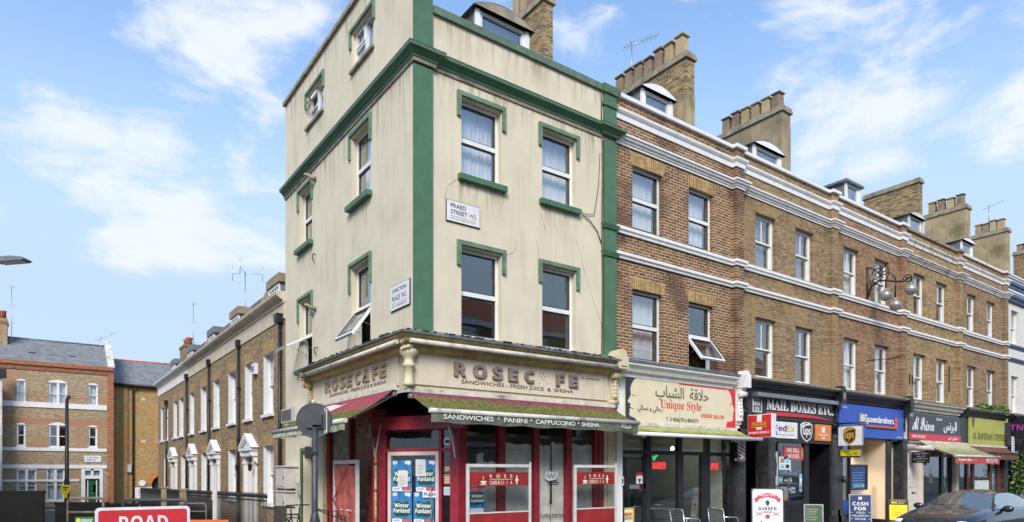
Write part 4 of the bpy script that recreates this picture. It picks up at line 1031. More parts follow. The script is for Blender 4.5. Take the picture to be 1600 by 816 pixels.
for k in range(5):
    s0 = BX[0] + .002 if k == 0 else BX[k] + PW; e = BX[k + 1] + PW; pa = BX[k + 1] - PW
    h = thing('terraced_house', HL[k], 'house', ((s0 + e) / 2, 0, 0), 'brick terraced houses on the shop street'); houses.append(h)
    ops = [(a, b, 7.78, 9.30) for a, b in WN[k]] + [(a, b, 4.56, 6.32) for a, b in WN[k]]
    m = MB(BM[k]); m.wall(FR, s0, e, 4.2, 10.80, ops, .16)
    m.fbox(FR, pa, e - .001, 4.56, 10.80, -.01, PD)
    m.quad((s0, 0, 10.8), (e, 0, 10.8), (e, .3, 10.8), (s0, .3, 10.8)); m.quad((s0, .3, 10.2), (e, .3, 10.2), (e, .3, 10.8), (s0, .3, 10.8))
    m.quad((s0, 8.5, -.1), (e, 8.5, -.1), (e, 8.5, 12.3), (s0, 8.5, 12.3)); m.quad((e - .15, .01, -.1), (e - .15, 8.5, -.1), (e - .15, 8.5, 12.3), (e - .15, .01, 10.7))
    m.build('wall', h, recalc=False)
    for a0, a1, b0, b1 in ops:      # flat gauged arches over the openings
        m = MB(M_BARCH if k == 0 else BM[k]); m.poly(FR, [(a0 - .02, b1 - .0), (a1 + .02, b1 - .0), (a1 + .14, b1 + .30), (a0 - .14, b1 + .30)], 0, .004); m.build('window_arch', h)
    path = [(s0, 0), (pa, 0), (pa, -PD), (e, -PD), (e, 0)] if k else [(s0, 0), (pa, 0), (pa, -PD), (e, -PD), (e, 0)]
    wm = M_WC[k]
    for z0, z1, d, nm in ((7.56, 7.72, .09, 'sill_band'), (6.96, 7.11, .10, 'string_course')):
        m = MB(M_WHITE); m.sweep(path, small_prof(z0, z1, d)); m.build(nm, h)
    m = MB(wm); z = 9.66
    m.sweep(path, [(0, z), (.035, z), (.035, z + .05), (.065, z + .06), (.065, z + .10), (.11, z + .115), (.125, z + .165), (.155, z + .175), (.155, z + .22), (0, z + .25)]); m.build('cornice', h)
    m = MB(wm); z = 10.25
    m.sweep(path, [(0, z), (.035, z), (.04, z + .12), (.07, z + .14), (.10, z + .185), (.10, z + .23), (0, z + .25)]); m.build('parapet_band', h)
    m = MB(wm if k != 3 else M_STONE); z = 10.74; m.sweep(path, [(-.3, z + .06), (-.3, z + .13), (.075, z + .11), (.075, z + .02), (.015, z + .02)]); m.build('coping', h)
    for i, (a, b) in enumerate(WN[k]):
        st = 'upvc' if k == 0 else 'sash'
        window(h, FR, a, b, 7.78, 9.30, st, -.12, CW[k][0], .5, 0, M_UPVC if k == 0 else M_WHITE, M_GLASSN if k in (0,) else M_GLASS, None, 1, 1.0 if k != 1 else .95)
        window(h, FR, a, b, 4.60, 6.32, st, -.12, None if k == 0 and i == 1 else ('blind' if k == 1 else CW[k][1]), .5, 38 if (k == 0 and i == 1) else 0, M_UPVC if k == 0 else M_WHITE, M_GLASSN if (k == 0 and i == 0) else M_GLASS, None, 1)
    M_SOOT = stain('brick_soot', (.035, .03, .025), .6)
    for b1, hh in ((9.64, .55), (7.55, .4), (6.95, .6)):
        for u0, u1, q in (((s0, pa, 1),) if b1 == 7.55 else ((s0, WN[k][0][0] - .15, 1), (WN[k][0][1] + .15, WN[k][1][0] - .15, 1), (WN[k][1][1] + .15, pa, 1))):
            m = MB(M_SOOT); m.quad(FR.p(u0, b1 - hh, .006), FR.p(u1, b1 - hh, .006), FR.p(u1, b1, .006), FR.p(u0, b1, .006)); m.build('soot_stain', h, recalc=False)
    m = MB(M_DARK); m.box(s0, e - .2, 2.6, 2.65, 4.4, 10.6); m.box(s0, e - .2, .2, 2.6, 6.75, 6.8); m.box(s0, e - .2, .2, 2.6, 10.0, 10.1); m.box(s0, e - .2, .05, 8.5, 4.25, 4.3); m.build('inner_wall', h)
    m = MB(M_SLATE); m.quad((s0, .32, 10.45), (e, .32, 10.45), (e, 1.5, 11.75), (s0, 1.5, 11.75)); m.quad((s0, 1.5, 11.75), (e, 1.5, 11.75), (e, 8.5, 12.3), (s0, 8.5, 12.3)); m.build('roof', h, recalc=False)
# dormers, chimney stacks
def dorm_px(h, x0, x1, yr, arch=True, yf=.55, rise=.2, white=M_WHITE, rm=None):
    """dormer whose front runs x0..x1 in the photograph, its spring line at height yr on the right"""
    a0, _ = R(x0, 738, -yf); a1, zs = R(x1, yr, -yf)
    dormer(h, (a0 + a1) / 2, a1 - a0, yf, 10.5, zs, rise, 1.3, white, None, M_WHITE, arch, rm, None, True)
dorm_px(houses[0], 1001, 1050, 161, True, .55, .22); dorm_px(houses[1], 1176, 1220, 246, True, .55, .20); dorm_px(houses[2], 1320, 1343, 296, False, .55, .08)
dorm_px(houses[3], 1419, 1441, 346, True, .55, .16, M_WHITED); dorm_px(houses[4], 1501, 1519, 384, True, .55, .15)
stack(houses[0], 'chimney', BX[1] - .2, 1072, 955, 78, .40, 47, 7, M_BS, M_CEMENTY, .70, None)
stack(houses[1], 'chimney', BX[2] - .2, 1222, 1120, 163, .52, 136, 6, M_CEMENT, M_CEMENT, .85, None)
G = Fr((BX[3] - .18, 0, 0), (0, 1, 0), (0, 0, 1), (1, 0, 0)); m = MB(M_CEMENT); m.poly(G, [(.4, 10.4), (.45, 10.8), (.8, 11.2), (1.4, 11.6), (2.2, 11.9), (4, 12.35), (4, 10.4)], 0, .36); m.build('party_wall', houses[2])
stack(houses[3], 'chimney', BX[4] - .2, 1436.5, 1349, 277, .32, 270, 0, M_BS, M_CEMENTY, .52, None)
stack(houses[4], 'chimney', BX[5] - .2, 1510, 1444, 318, .50, 300, 4, M_CEMENTY, M_CEMENT, .6, None)
# the white house beyond
M_NAVY = paint('navy_trim_paint', (.04, .075, .15), .5, .15, 6, .3, (.3, .3, .3))
wh = thing('terraced_house', 'white painted brick terraced house with navy blue bands at the far end', 'house', (32, 0, 0)); s0, e = BX[5] + PW, 34.3
ops = [(30.31, 31.2, 7.78, 9.30), (32.2, 33.1, 7.78, 9.30), (30.31, 31.2, 4.6, 6.3), (32.2, 33.1, 4.6, 6.3)]
m = MB(M_BW); m.wall(FR, s0, e, 4.2, 10.8, ops, .16); m.quad((s0, 8.5, 0), (e, 8.5, 0), (e, 8.5, 12), (s0, 8.5, 12)); m.quad((e, 0, 0), (e, 8.5, 0), (e, 8.5, 12), (e, 0, 10.8)); m.build('wall', wh, recalc=False)
for z0, z1, d, nm, mt in ((7.56, 7.72, .09, 'sill_band', M_NAVY), (6.96, 7.11, .10, 'string_course', M_NAVY), (9.64, 9.95, .2, 'cornice', M_NAVY), (10.0, 10.18, .1, 'frieze', M_WHITE), (10.24, 10.55, .15, 'parapet_band', M_NAVY), (10.74, 10.9, .1, 'coping', M_WHITE)):
    m = MB(mt); m.sweep([(s0, 0), (e, 0)], small_prof(z0, z1, d)); m.build(nm, wh)
for a, b, c, d in ops: window(wh, FR, a, b, c, d, 'sash', -.12, 'net', .5, 0, M_WHITE)
m = MB(M_SLATE); m.quad((s0, .32, 10.45), (e, .32, 10.45), (e, 2.2, 12.2), (s0, 2.2, 12.2)); m.quad((s0, 2.2, 12.2), (e, 2.2, 12.2), (e, 8.5, 12.3), (s0, 8.5, 12.3)); m.build('roof', wh, recalc=False)
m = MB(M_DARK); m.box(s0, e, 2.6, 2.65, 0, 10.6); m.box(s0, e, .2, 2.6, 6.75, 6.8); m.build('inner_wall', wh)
stack(wh, 'chimney', 34.1, 1574, 1518, 355, .40, 339, 4, M_CEMENTY, M_CEMENTY, .6, None)
# far house continuing the terrace
fh = thing('terraced_house', 'last brick terraced house past the white one, mostly out of sight', 'house', (36.8, 0, 0)); m = MB(M_B4); m.box(34.31, 39.2, 0, 8.5, -.1, 10.8); m.build('wall', fh); m = MB(M_WHITE)
for z in (7.6, 7.0, 9.7, 10.3, 10.75): m.sweep([(34.31, 0), (39.2, 0)], small_prof(z, z + .16, .1))
m.build('string_course', fh)
stack(fh, 'chimney', 39.0, 1625, 1583, 385, .45, 375, 3, M_B5, M_CEMENTY, .6, None)
for a in (35.2, 37.2):
    for z in (4.6, 7.78): window(fh, FR, a, a + 1, z, z + 1.6, 'sash', .13, None, .5, 0, M_WHITE)

# ------------------------------------------------------------------ shopfronts
M_CHAR = paint('charcoal_fascia', (.028, .030, .033), .5, .2, 6, .3, (.06, .06, .06))
M_PILB = paint('dark_pilaster_stone', (.035, .036, .038), .45, .4, 9, .6, (.10, .10, .10))
M_BROWN = paint('brown_shop_timber', (.10, .035, .022), .5, .2, 5, .3, (.04, .02, .015))
def shop_shell(h, x0, x1, corn_mat, lead, room, deep=3.2, ceil=3.1):
    m = MB(corn_mat); m.sweep([(x0, 0), (x1, 0)], [(0, 4.16), (.12, 4.16), (.14, 4.26), (.22, 4.28), (.26, 4.38), (.34, 4.42), (.34, 4.48), (0, 4.54)]); m.build('shop_cornice', h)
    m = MB(lead); m.sweep([(x0, 0), (x1, 0)], [(0, 4.545), (.34, 4.485), (.36, 4.47), (.37, 4.53), (.1, 4.60), (0, 4.61)]); m.build('cornice_lead', h)
    m = MB(room); m.box(x0, x1, deep, deep + .05, 0, 4.2); m.box(x0 + .02, x0 + .07, .2, deep, 0, 4.2); m.box(x1 - .09, x1 - .04, .2, deep, 0, 4.2); m.box(x0, x1, .0, deep, .08, .1, M_DARK)
    m.box(x0, x1, .1, deep, ceil + .3, ceil + .33); m.build('shop_room', h)
    m = MB(corn_mat); m.box(x0, x1, -.05, .1, 3.0, 4.2); m.build('fascia_backing', h)
def front_grid(h, x0, x1, bars, z0, z1, trans, mat, gname='shop_window_glass', skip=(), fz=.5, g=None, d=.1, y=0.0):
    """frames and glazing of one shopfront: bars = (left, right) of each upright"""
    m = MB(mat)
    for a, b in bars: m.fbox(FR, a, b, z0, z1, y - d, y)
    for t in trans: m.fbox(FR, x0, x1, t, t + .09, y - d + .003, y - .004)
    m.fbox(FR, x0, x1, z1 - .08, z1 + .2, y - d + .004, y + .004)
    m.fbox(FR, x0, x1, z0, fz, y - d + .004, y + .012)
    m.build('shopfront_frame', h)
    gl = MB(g or M_SHOPG)
    for (a, b), (c, e) in zip(bars, bars[1:]):
        if (round(b, 2)) in skip: continue
        gl.fbox(FR, b, c, fz, z1, y - .055, y - .049)
    gl.build(gname, h)
def pil(h, x0, x1, z1, mat, c=.12):
    m = MB(mat); m.fbox(FR, x0, x1, .1, z1, -.3, c); m.fbox(FR, x0 - .03, x1 + .03, .1, .5, -.3, c + .03); m.fbox(FR, x0 - .02, x1 + .02, z1 - .12, z1 - .002, -.3, c + .03); m.fbox(FR, x0 + .07, x1 - .07, .7, z1 - .3, c, c + .012); m.build('shop_pilaster', h)
# --- salon with the cream sign
h = houses[0]
M_SAL = paint('salon_wall', (.34, .35, .29), .8, .08, 3)
shop_shell(h, 5.31, 9.62, M_WHITE, M_LEAD, M_SAL)
front_grid(h, 5.55, 9.75, [(5.45, 5.55), (6.35, 6.52), (7.53, 7.68), (8.63, 8.81), (9.62, 9.80)], .12, 3.0, [2.34], M_BLACK)
pil(h, 9.80, 10.2, 3.1, M_PILB)
m = MB(M_WHITE); console(m, FR, 9.80, 10.02, 3.2, 4.2, .30, M_WHITE); m.fbox(FR, 9.78, 10.04, 4.2, 4.55, 0, .40); m.poly(FR, [(9.8, 4.55), (10.02, 4.55), (9.98, 4.66), (9.84, 4.66)], .05, .38); m.fbox(FR, 9.76, 10.0, 3.1, 4.2, -.05, .06); m.build('console', h)
m = MB(M_WHITE); m.fbox(FR, 5.31, 5.5, .1, 4.2, -.1, .04); m.build('white_strip', h)
m = MB(M_BLACK); m.fbox(FR, 5.55, 6.35, 1.5, 1.62, -.07, -.02); m.fbox(FR, 5.55, 5.62, .2, 2.3, -.08, -.02); m.fbox(FR, 6.28, 6.35, .2, 2.3, -.08, -.02); m.fbox(FR, 5.78, 6.12, 1.5, 1.60, -.02, .0, M_STEEL); m.build('glazed_door', h)
m = MB(M_BLACK); m.fbox(FR, 8.45, 8.64, .2, 2.34, -.09, .005); m.fbox(FR, 7.68, 7.74, .2, 2.34, -.08, -.01); m.build('glazed_door', h)
# inside the salon
M_MIR = paint('salon_mirror', (.6, .65, .66), .08, .05, 3, metal=.9)
for x in (6.9, 8.1, 9.2):
    o = thing('salon_mirror', {6.9: 'tall mirror inside the salon behind the left window', 8.1: 'tall mirror inside the salon behind the glazed door', 9.2: 'tall mirror inside the salon behind the right window'}[x], 'mirror', (x, 3.15, .9)); m = MB(M_MIR); m.box(x - .35, x + .35, 3.13, 3.17, .9, 2.3); m.build('glass', o); m = MB(M_BLACK); sash_frame(m, FR.at(0, 0, -3.12), x - .4, x + .4, .85, 2.35, 0, .05, .04); m.build('frame', o)
for x, lb in ((6.8, 'black barber chair inside the salon left window'), (8.15, 'black barber chair inside the salon behind the glazed door')):
    o = thing('barber_chair', lb, 'barber chair', (x, 2.2, .1)); m = MB(M_BLACK); m.box(x - .27, x + .27, 1.95, 2.45, .55, .68); m.build('seat', o); m = MB(M_BLACK); m.box(x - .25, x + .25, 1.92, 2.02, .68, 1.3); m.box(x - .14, x + .14, 1.92, 2.0, 1.3, 1.5); m.build('backrest', o)
    m = MB(M_STEEL); m.lathe((x, 2.2, .1), [(.3, 0), (.3, .04), (.06, .06), (.06, .46)]); m.build('base', o)
    for d in (-.3, .3): m = MB(M_STEEL); m.box(x + d - .03, x + d + .03, 1.98, 2.4, .82, .88); m.box(x + d - .02, x + d + .02, 2.2, 2.24, .6, .82); m.build('armrest', o)
for x, z, b, w_, lb in ((7.14, 2.06, 'BARBER', .50, 'red neon sign in the left salon window'), (9.34, 2.05, 'OPEN', .36, 'red neon sign in the right salon window')):
    tag(text(bold(b), FR, x - w_ / 2, x + w_ / 2, z - .08, z + .10, emit('red_neon', (.75, .04, .04), .55), None, -.3, .02, .0, name='neon_sign'), lb, 'neon sign', 'neon signs in the salon')
m = MB(emit('green_neon', (.05, .6, .15), .5)); m.tube([FR.p(6.90, 2.28, -.3), FR.p(7.02, 2.32, -.3), FR.p(6.96, 2.20, -.3)], .02, None, 5); m.tube([FR.p(7.08, 2.33, -.3), FR.p(6.92, 2.22, -.3)], .02, None, 5); tag(m.build('neon_scissors'), 'green neon scissors above the red neon in the salon window', 'neon sign')
m = MB(P_WHT); a, z = R(999, 752, -.045); X = FR.at(a, z, -.045); m.fbox(X, -.11, .11, -.13, .13, 0, .003); m.fbox(X, -.11, .11, .13, .2, 0, .003, paint('sticker_red', (.55, .03, .05), .5)); m.fbox(X, -.11, .11, -.22, -.13, 0, .003, paint('sticker_red', (.55, .03, .05), .5)); m.poly(X, [(-.06, .04), (.03, .07), (.06, .03), (.03, 0), (.02, -.05), (-.01, -.05), (-.02, .0)], .003, .005, P_TXT)
tag(m.build('cctv_sticker'), 'white and red camera warning sticker on the left salon door', 'sticker')
m = MB(paint('yellow_leaflet', (.70, .45, .06), .5, .3, 14)); a, z = R(982, 800, -.045); X = FR.at(a, z, -.045); m.fbox(X, -.19, .19, -.38, .10, 0, .003)
for i, c_ in enumerate((P_PINK, P_WHT, P_SKY, P_PINK, P_WHT)): m.fbox(X, -.15, .10 + .03 * (i % 3), -.34 + i * .085, -.29 + i * .085, .003, .005, c_)
tag(m.build('leaflet_poster'), 'yellow leaflet poster low on the left salon door', 'poster')
m = MB(P_WHT); a, z = R(972, 752, .05); m.fbox(FR, a - .03, a + .05, z - .1, z + .1, .04, .06); m.fbox(FR, a - .01, a + .03, z - .06, z + .06, .06, .065, P_TXT); tag(m.build('door_intercom'), 'small white intercom panel on the strip left of the salon door', 'intercom')
lo = thing('ceiling_lamp', 'small lit white lamp hanging inside the salon behind the glazed door', 'lamp', (8.35, .9, 2.6)); m = MB(emit('white_lamp_glow', (1, .95, .85), 5)); m.ball((8.35, .9, 2.55), .05, None, 10); m.build('bulb', lo); m = MB(M_BLACK); m.tube([(8.35, .9, 2.6), (8.35, .9, 3.35)], .01); m.build('flex', lo)
pl_ = bpy.data.lights.new('salon_lamp', 'POINT'); pl_.energy = 5; pl_.color = (1, .95, .85); pl_.shadow_soft_size = .08; po_ = bpy.data.objects.new('salon_lamp', pl_); C.objects.link(po_); po_.parent = lo; po_.location = (0, 0, -.15)
m = MB(M_IRON)
for px, ya, yb2 in ((1420.5, 585, 600), (1424.5, 586, 601), (1482, 572, 612)):
    a, z1 = R(px, ya); _, z0 = R(px, yb2); m.fbox(FR, a, a + .05, z0, z1, .0, .03)
m.build('iron_strap', houses[3])
a, z1 = R(1352, 563); b, z0 = R(1412, 556); m = MB(M_IRON); m.tube([FR.p(a, z1, .03), FR.p((a + b) / 2, (z0 + z1) / 2 - .05, .03), FR.p(b, z0, .03)], .012, None, 4); m.build('wire', houses[2])
# the sign
SG = thing('shop_sign', 'cream salon sign with Arabic heading, red Unique Style and two face profiles', 'sign', (7.6, -.1, 3.1))
sx0, sz0 = 5.52, 3.10; sw, sh = 4.22, 1.05; G = FR.at(sx0, sz0, .06)
m = MB(paint('cream_sign_panel', (.72, .64, .46), .5, .04, 3, .12, (.5, .42, .3))); m.fbox(G, 0, sw, 0, sh, 0, .05); m.build('board', SG)
m = MB(paint('navy_sign_print', (.035, .045, .075), .5)); c = .052
m.poly(G, [(0, 0), (.40, 0), (.36, .06), (.30, .10), (.17, .13), (.12, .19), (.15, .24), (.13, .29), (.17, .33), (.145, .37), (.18, .42), (.075, .47), (.085, .51), (.16, .60), (.18, .68), (.16, .78), (.20, .9), (.30, 1.02), (.38, sh), (0, sh)], .05, c)
for a, b in ((.20, .66), (.15, .35)): m.poly(G, [(a, b), (a + .12, b - .03), (a + .13, b - .045), (a + .03, b - .03)], .05, c)
m.build('left_face', SG)
m = MB(paint('red_sign_print', (.62, .035, .06), .5)); m.poly(G, [(sw - .42, 0), (sw, 0), (sw, sh), (sw - .36, sh), (sw - .24, .95), (sw - .17, .82), (sw - .15, .66), (sw - .06, .5), (sw - .05, .46), (sw - .12, .43), (sw - .09, .36), (sw - .13, .32), (sw - .10, .27), (sw - .13, .2), (sw - .24, .16), (sw - .36, .17)], .05, c)
m.fbox(G, 1.9, sw - .36, sh - .035, sh, .05, c)
for a, b in ((sw - .27, .63),): m.poly(G, [(a, b), (a + .11, b + .03), (a + .11, b), (a + .03, b - .02)], .05, c)
m.build('right_face', SG)
def gx(px): return R(px, 738, .11)[0] - sx0
text('\uFE8F\uFE8E\uFE92\uFEB8\uFEDF\u0627  \uFE94\uFED7\uFEFC\uFEA3', G, gx(1024), gx(1107), .58, .95, paint('grey_green_print', (.14, .14, .10), .5), SG, .051, .006, .012)
text(serif('Unique Style'), G, gx(1032), gx(1096), .33, .60, paint('red_letter_print', (.62, .04, .05), .5), SG, .051, .005, -.004)
text(bold('UNISEX SALON'), G, gx(1095), gx(1131), .225, .325, paint('red_letter_print', (.62, .04, .05), .5), SG, .051, .005, 0, .15)
text(bold('T . S HEALTH & BEAUTY'), G, gx(1041), gx(1091), .075, .17, P_TXT, SG, .051, .005, -.008)
text('\uFEF2\uFE8B\uFE8E\uFEB4\uFEE7 \u0648 \uFEF2\uFEDF\uFE8E\uFE9F\u0631', G, gx(996), gx(1035), .24, .42, P_TXT, SG, .051, .005, .006)
m = MB(M_STONE); m.fbox(G, 1.925, 1.93, 0, sh, .05, .053); m.build('joint', SG)
m = MB(M_WHITED); m.fbox(G, -.02, sw + .02, -.05, -.002, -.02, .07); m.build('trim', SG)
M_AWNG = moss('mossy_green_awning', (.42, .42, .16), (.13, .16, .03), 2.68, 3.05, .8, .42)
awning('lime green moss stained awning over the salon', FR, 5.05, 9.86, 3.03, .12, 2.78, .80, M_AWNG, None, 0, M_WHITE, (), None, True)
# barber pole
o = thing('barber_pole', 'striped red white and blue barber pole beside the salon', 'barber pole', (10.0, -.3, 2.2)); c0 = FR.p(R(1158, 738, .3)[0], 0, .3); zz = R(1158, 714, .3)[1]; zt_ = R(1158, 692, .3)[1]
n, kk = 24, 24; vs = [(c0.x + .095 * math.cos(2 * math.pi * j / n), c0.y + .095 * math.sin(2 * math.pi * j / n), zz + (zt_ - zz) * i / kk) for i in range(kk + 1) for j in range(n)]
m = MB(P_WHT); cols = [paint('pole_red', (.5, .03, .04), .3), P_WHT, paint('pole_blue', (.03, .06, .35), .3), P_WHT]
for i in range(kk):
    for j in range(n): m.add([vs[i * n + j], vs[i * n + (j + 1) % n], vs[(i + 1) * n + (j + 1) % n], vs[(i + 1) * n + j]], ((0, 1, 2, 3),), cols[int(((j + i * 1.0) % n) / n * 8) % 4], True)
m.build('striped_cylinder', o)
m = MB(M_STEEL); m.lathe((c0.x, c0.y, zz), [(.03, -.15), (.11, -.11), (.115, -.03), (.10, 0)]); m.lathe((c0.x, c0.y, zt_), [(.10, 0), (.115, .03), (.09, .09), (.02, .12)]); m.fbox(FR, c0.x - .03, c0.x + .03, zz - .1, zz - .05, .12, .3); m.fbox(FR, c0.x - .03, c0.x + .03, zt_ + .02, zt_ + .07, .12, .3); m.build('bracket', o)

# --- parcel shop
h = houses[1]
shop_shell(h, 10.1, 14.8, M_BLACK, M_STONE, paint('parcel_room', (.22, .21, .19), .9, .2, 2))
pil(h, 11.27, 11.62, 3.1, M_PILB); pil(h, 14.72, 15.2, 3.1, M_PILB)
front_grid(h, 11.62, 13.45, [(11.5, 11.66), (13.33, 13.58)], .12, 2.9, [2.78], M_BLACK, fz=1.05)
m = MB(M_BLACK)
for i in range(9): m.fbox(FR, 11.7, 12.45, .25 + i * .08, .29 + i * .08, .012, .03); m.fbox(FR, 12.55, 13.28, .25 + i * .08, .29 + i * .08, .012, .03)
m.build('louvre', h)
m = MB(paint('black_door', (.012, .012, .016), .35, .3, 4)); m.fbox(FR, 13.58, 14.72, .1, 3.0, -.9, -.86); m.fbox(FR, 14.68, 14.72, .1, 3.0, -.9, .05); m.fbox(FR, 13.58, 13.62, .1, 3.0, -.9, -.1); m.build('recessed_door', h)
m = MB(paint('black_door', (.012, .012, .016), .35, .3, 4)); m.fbox(FR, 10.2, 11.27, .1, 3.0, -.7, -.66); m.fbox(FR, 10.4, 11.1, 1.2, 2.2, -.66, -.645); m.fbox(FR, 10.2, 10.26, .1, 2.6, -.66, -.3)
m.build('recessed_door', h)
m = MB(M_BLACK); console(m, FR, 10.12, 10.3, 3.5, 4.2, .26, M_BLACK); m.build('console', h); m = MB(M_BLACK); console(m, FR, 14.82, 15.0, 3.3, 4.1, .26, M_BLACK); m.fbox(FR, 14.8, 15.06, 4.1, 4.5, 0, .40); m.poly(FR, [(14.8, 4.5), (15.06, 4.5), (15.02, 4.62), (14.84, 4.62)], .05, .38); m.fbox(FR, 14.86, 15.0, 4.2, 4.4, .40, .41, M_STONE); m.build('console', h)
SG = thing('shop_sign', 'black fascia sign with white MAIL BOXES ETC letters over a red swoosh', 'sign', (12.5, -.1, 3.1)); G = FR.at(10.3, 3.42, .05)
m = MB(M_CHAR); m.fbox(G, 0, 4.5, 0, .78, 0, .06); m.build('board', SG)
a0, a1 = R(1198, 738, .12)[0] - 10.3, R(1302, 738, .12)[0] - 10.3
text(serif('MAIL BOXES ETC.'), G, a0, a1, .27, .58, P_WHT, SG, .062, .018, .006)
m = MB(paint('sign_red', (.55, .035, .045), .5)); m.poly(G, [(a0 - .02, .10), (a0 - .02, .22), (a0 + 1.2, .235), (a0 + 2.6, .20), (a1, .10), (a0 + 2.4, .13), (a0 + 1.0, .12)], .06, .09); m.build('swoosh', SG)
lx = R(1176.5, 738, .12)[0] - 10.3; m = MB(P_WHT); sash_frame(m, G, lx, lx + .42, .17, .68, .075, .025, .02); m.build('logo_frame', SG)
m = MB(P_WHT)
for i in range(4): m.fbox(G, lx + .10, lx + .32, .22 + i * .03, .235 + i * .03, .06, .066); m.fbox(G, lx + .10, lx + .32, .52 + i * .035, .535 + i * .035, .06, .066)
m.build('logo_lines', SG); text(bold('MBE'), G, lx + .07, lx + .35, .36, .48, P_WHT, SG, .062, .006, .01)
m = MB(M_STEEL); m.fbox(FR, 10.45, 14.75, 4.02, 4.13, .12, .32); m.build('awning_box', h)
m = MB(M_CHAR); m.fbox(FR, 11.3, 14.75, 2.78, 3.40, .02, .09); m.build('service_band', h)
def board(name, label, x0, x1, z0, z1, mat, c=.09, th=.03):
    o = thing(name, label, 'sign', ((x0 + x1) / 2, -c, z0)); m = MB(mat); m.fbox(FR, x0, x1, z0, z1, c, c + th); m.build('panel', o); return o, FR.at(x0, z0, c + th)
x0, x1 = R(1207, 738, .1)[0], R(1245, 738, .1)[0]
o, G = board('courier_sign', 'white courier sign with purple and yellow lettering above the parcel shop window', x0, x1, R(1245, 686, .1)[1], R(1245, 661, .1)[1], P_WHT); w, hh = x1 - x0, R(1245, 661, .1)[1] - R(1245, 686, .1)[1]
text(bold('Fed'), G, w * .06, w * .54, hh * .42, hh * .80, paint('courier_purple', (.16, .03, .30), .5), o, .001, .004, .01); text(bold('Ex'), G, w * .55, w * .88, hh * .42, hh * .80, paint('courier_yellow', (.62, .50, .10), .5), o, .001, .004, .01); text('Federal Express', G, w * .1, w * .85, hh * .12, hh * .30, paint('printed_grey', (.35, .35, .36), .7), o, .001, .004)
M_UB = paint('shield_brown', (.055, .028, .012), .5); M_UG = paint('shield_gold', (.62, .40, .06), .5)
def shield(F, w, h_, parent, rim, body, tx, c=0):
    def out(k, dy=0):
        pts = [(-.5, .36), (-.25, .47), (0, .5), (.25, .47), (.5, .36), (.5, -.05), (.44, -.22), (.3, -.36), (0, -.5), (-.3, -.36), (-.44, -.22), (-.5, -.05)]
        return [(x * w * k, y * h_ * k + dy) for x, y in pts]
    m = MB(rim); m.poly(F, out(1), c, c + .02, rim); m.poly(F, out(.86), c + .02, c + .026, body); m.build('shield', parent)
    text(bold('ups'), F, -w * .34, w * .34, -h_ * .28, h_ * .16, tx, parent, c + .027, .006, .0)
    m = MB(tx); m.poly(F, [(-w * .4, h_ * .14), (-w * .1, h_ * .30), (w * .4, h_ * .36), (w * .41, h_ * .40), (0, h_ * .40), (-w * .4, h_ * .30)], c + .026, c + .03); m.build('shield_curve', parent)
a, z = R(1260, 675, .1); o = thing('courier_shield', 'large white rimmed brown UPS shield above the parcel shop window', 'sign', (a, -.1, z - .3)); shield(FR.at(a, z, .09), .62, .62, o, P_WHT, M_UB, P_WHT)
x0, x1 = R(1273.5, 738, .1)[0], R(1297.5, 738, .1)[0]; z0, z1 = R(1285, 689, .1)[1], R(1285, 664, .1)[1]
o, G = board('post_sign', 'orange square postal sign above the parcel shop door', x0, x1, z0, z1, paint('post_orange', (.68, .22, .06), .5)); w, hh = x1 - x0, z1 - z0
m = MB(P_WHT); m.fbox(G, w * .40, w * .60, hh * .5, hh * .85, 0, .004); m.fbox(G, w * .40, w * .60, hh * .12, hh * .22, 0, .004); m.build('emblem', o); text(bold('Royal Mail'), G, w * .2, w * .8, hh * .29, hh * .42, P_WHT, o, .001, .004)
# projecting post sign (hangs square to the wall)
x = R(1168, 738, .15)[0]; pA = hit(1168, 648.5, (x, 0, 0), (1, 0, 0)); pB = hit(1205.5, 646, (x, 0, 0), (1, 0, 0)); zb = hit(1205.5, 683, (x, 0, 0), (1, 0, 0)).z
ln = abs(pA.y - pB.y); zt_ = pB.z; G = Fr((x, pA.y, zb), (0, -1, 0), (0, 0, 1)); o = thing('post_sign', 'red Royal Mail projecting sign lettered passport photos beside the salon awning', 'sign', tuple(G.p(ln / 2, 0))); hh = zt_ - zb
M_PR = paint('post_red', (.56, .018, .022), .4, .06, 4); m = MB(M_PR); m.fbox(G, .02, ln - .02, .02, hh - .02, -.22, 0, M_PR); m.fbox(G, 0, ln, 0, hh, -.215, -.012, P_WHT); m.build('light_box', o)
m = MB(P_WHT); m.fbox(G, ln * .40, ln * .60, hh * .68, hh * .97, 0, .004); m.fbox(G, ln * .38, ln * .6, hh * .34, hh * .45, 0, .004); m.build('emblem', o)
m = MB(M_UG); sash_frame(m, G, ln * .18, ln * .78, hh * .44, hh * .66, .006, .02, .005); m.fbox(G, ln * .2, ln * .76, hh * .47, hh * .63, .004, .006, M_PR); m.build('name_frame', o)
text(bold('Royal Mail'), G, ln * .23, ln * .73, hh * .49, hh * .61, M_UG, o, .007, .003, .005, .2); text(bold('passport photo s'), G, ln * .05, ln * .9, hh * .14, hh * .29, P_WHT, o, .001, .004, .0)
m = MB(M_IRON); m.tube([G.p(.1, hh * .5, -.1), G.p(-.16, hh * .5, -.1)], .03); m.build('arm', o)
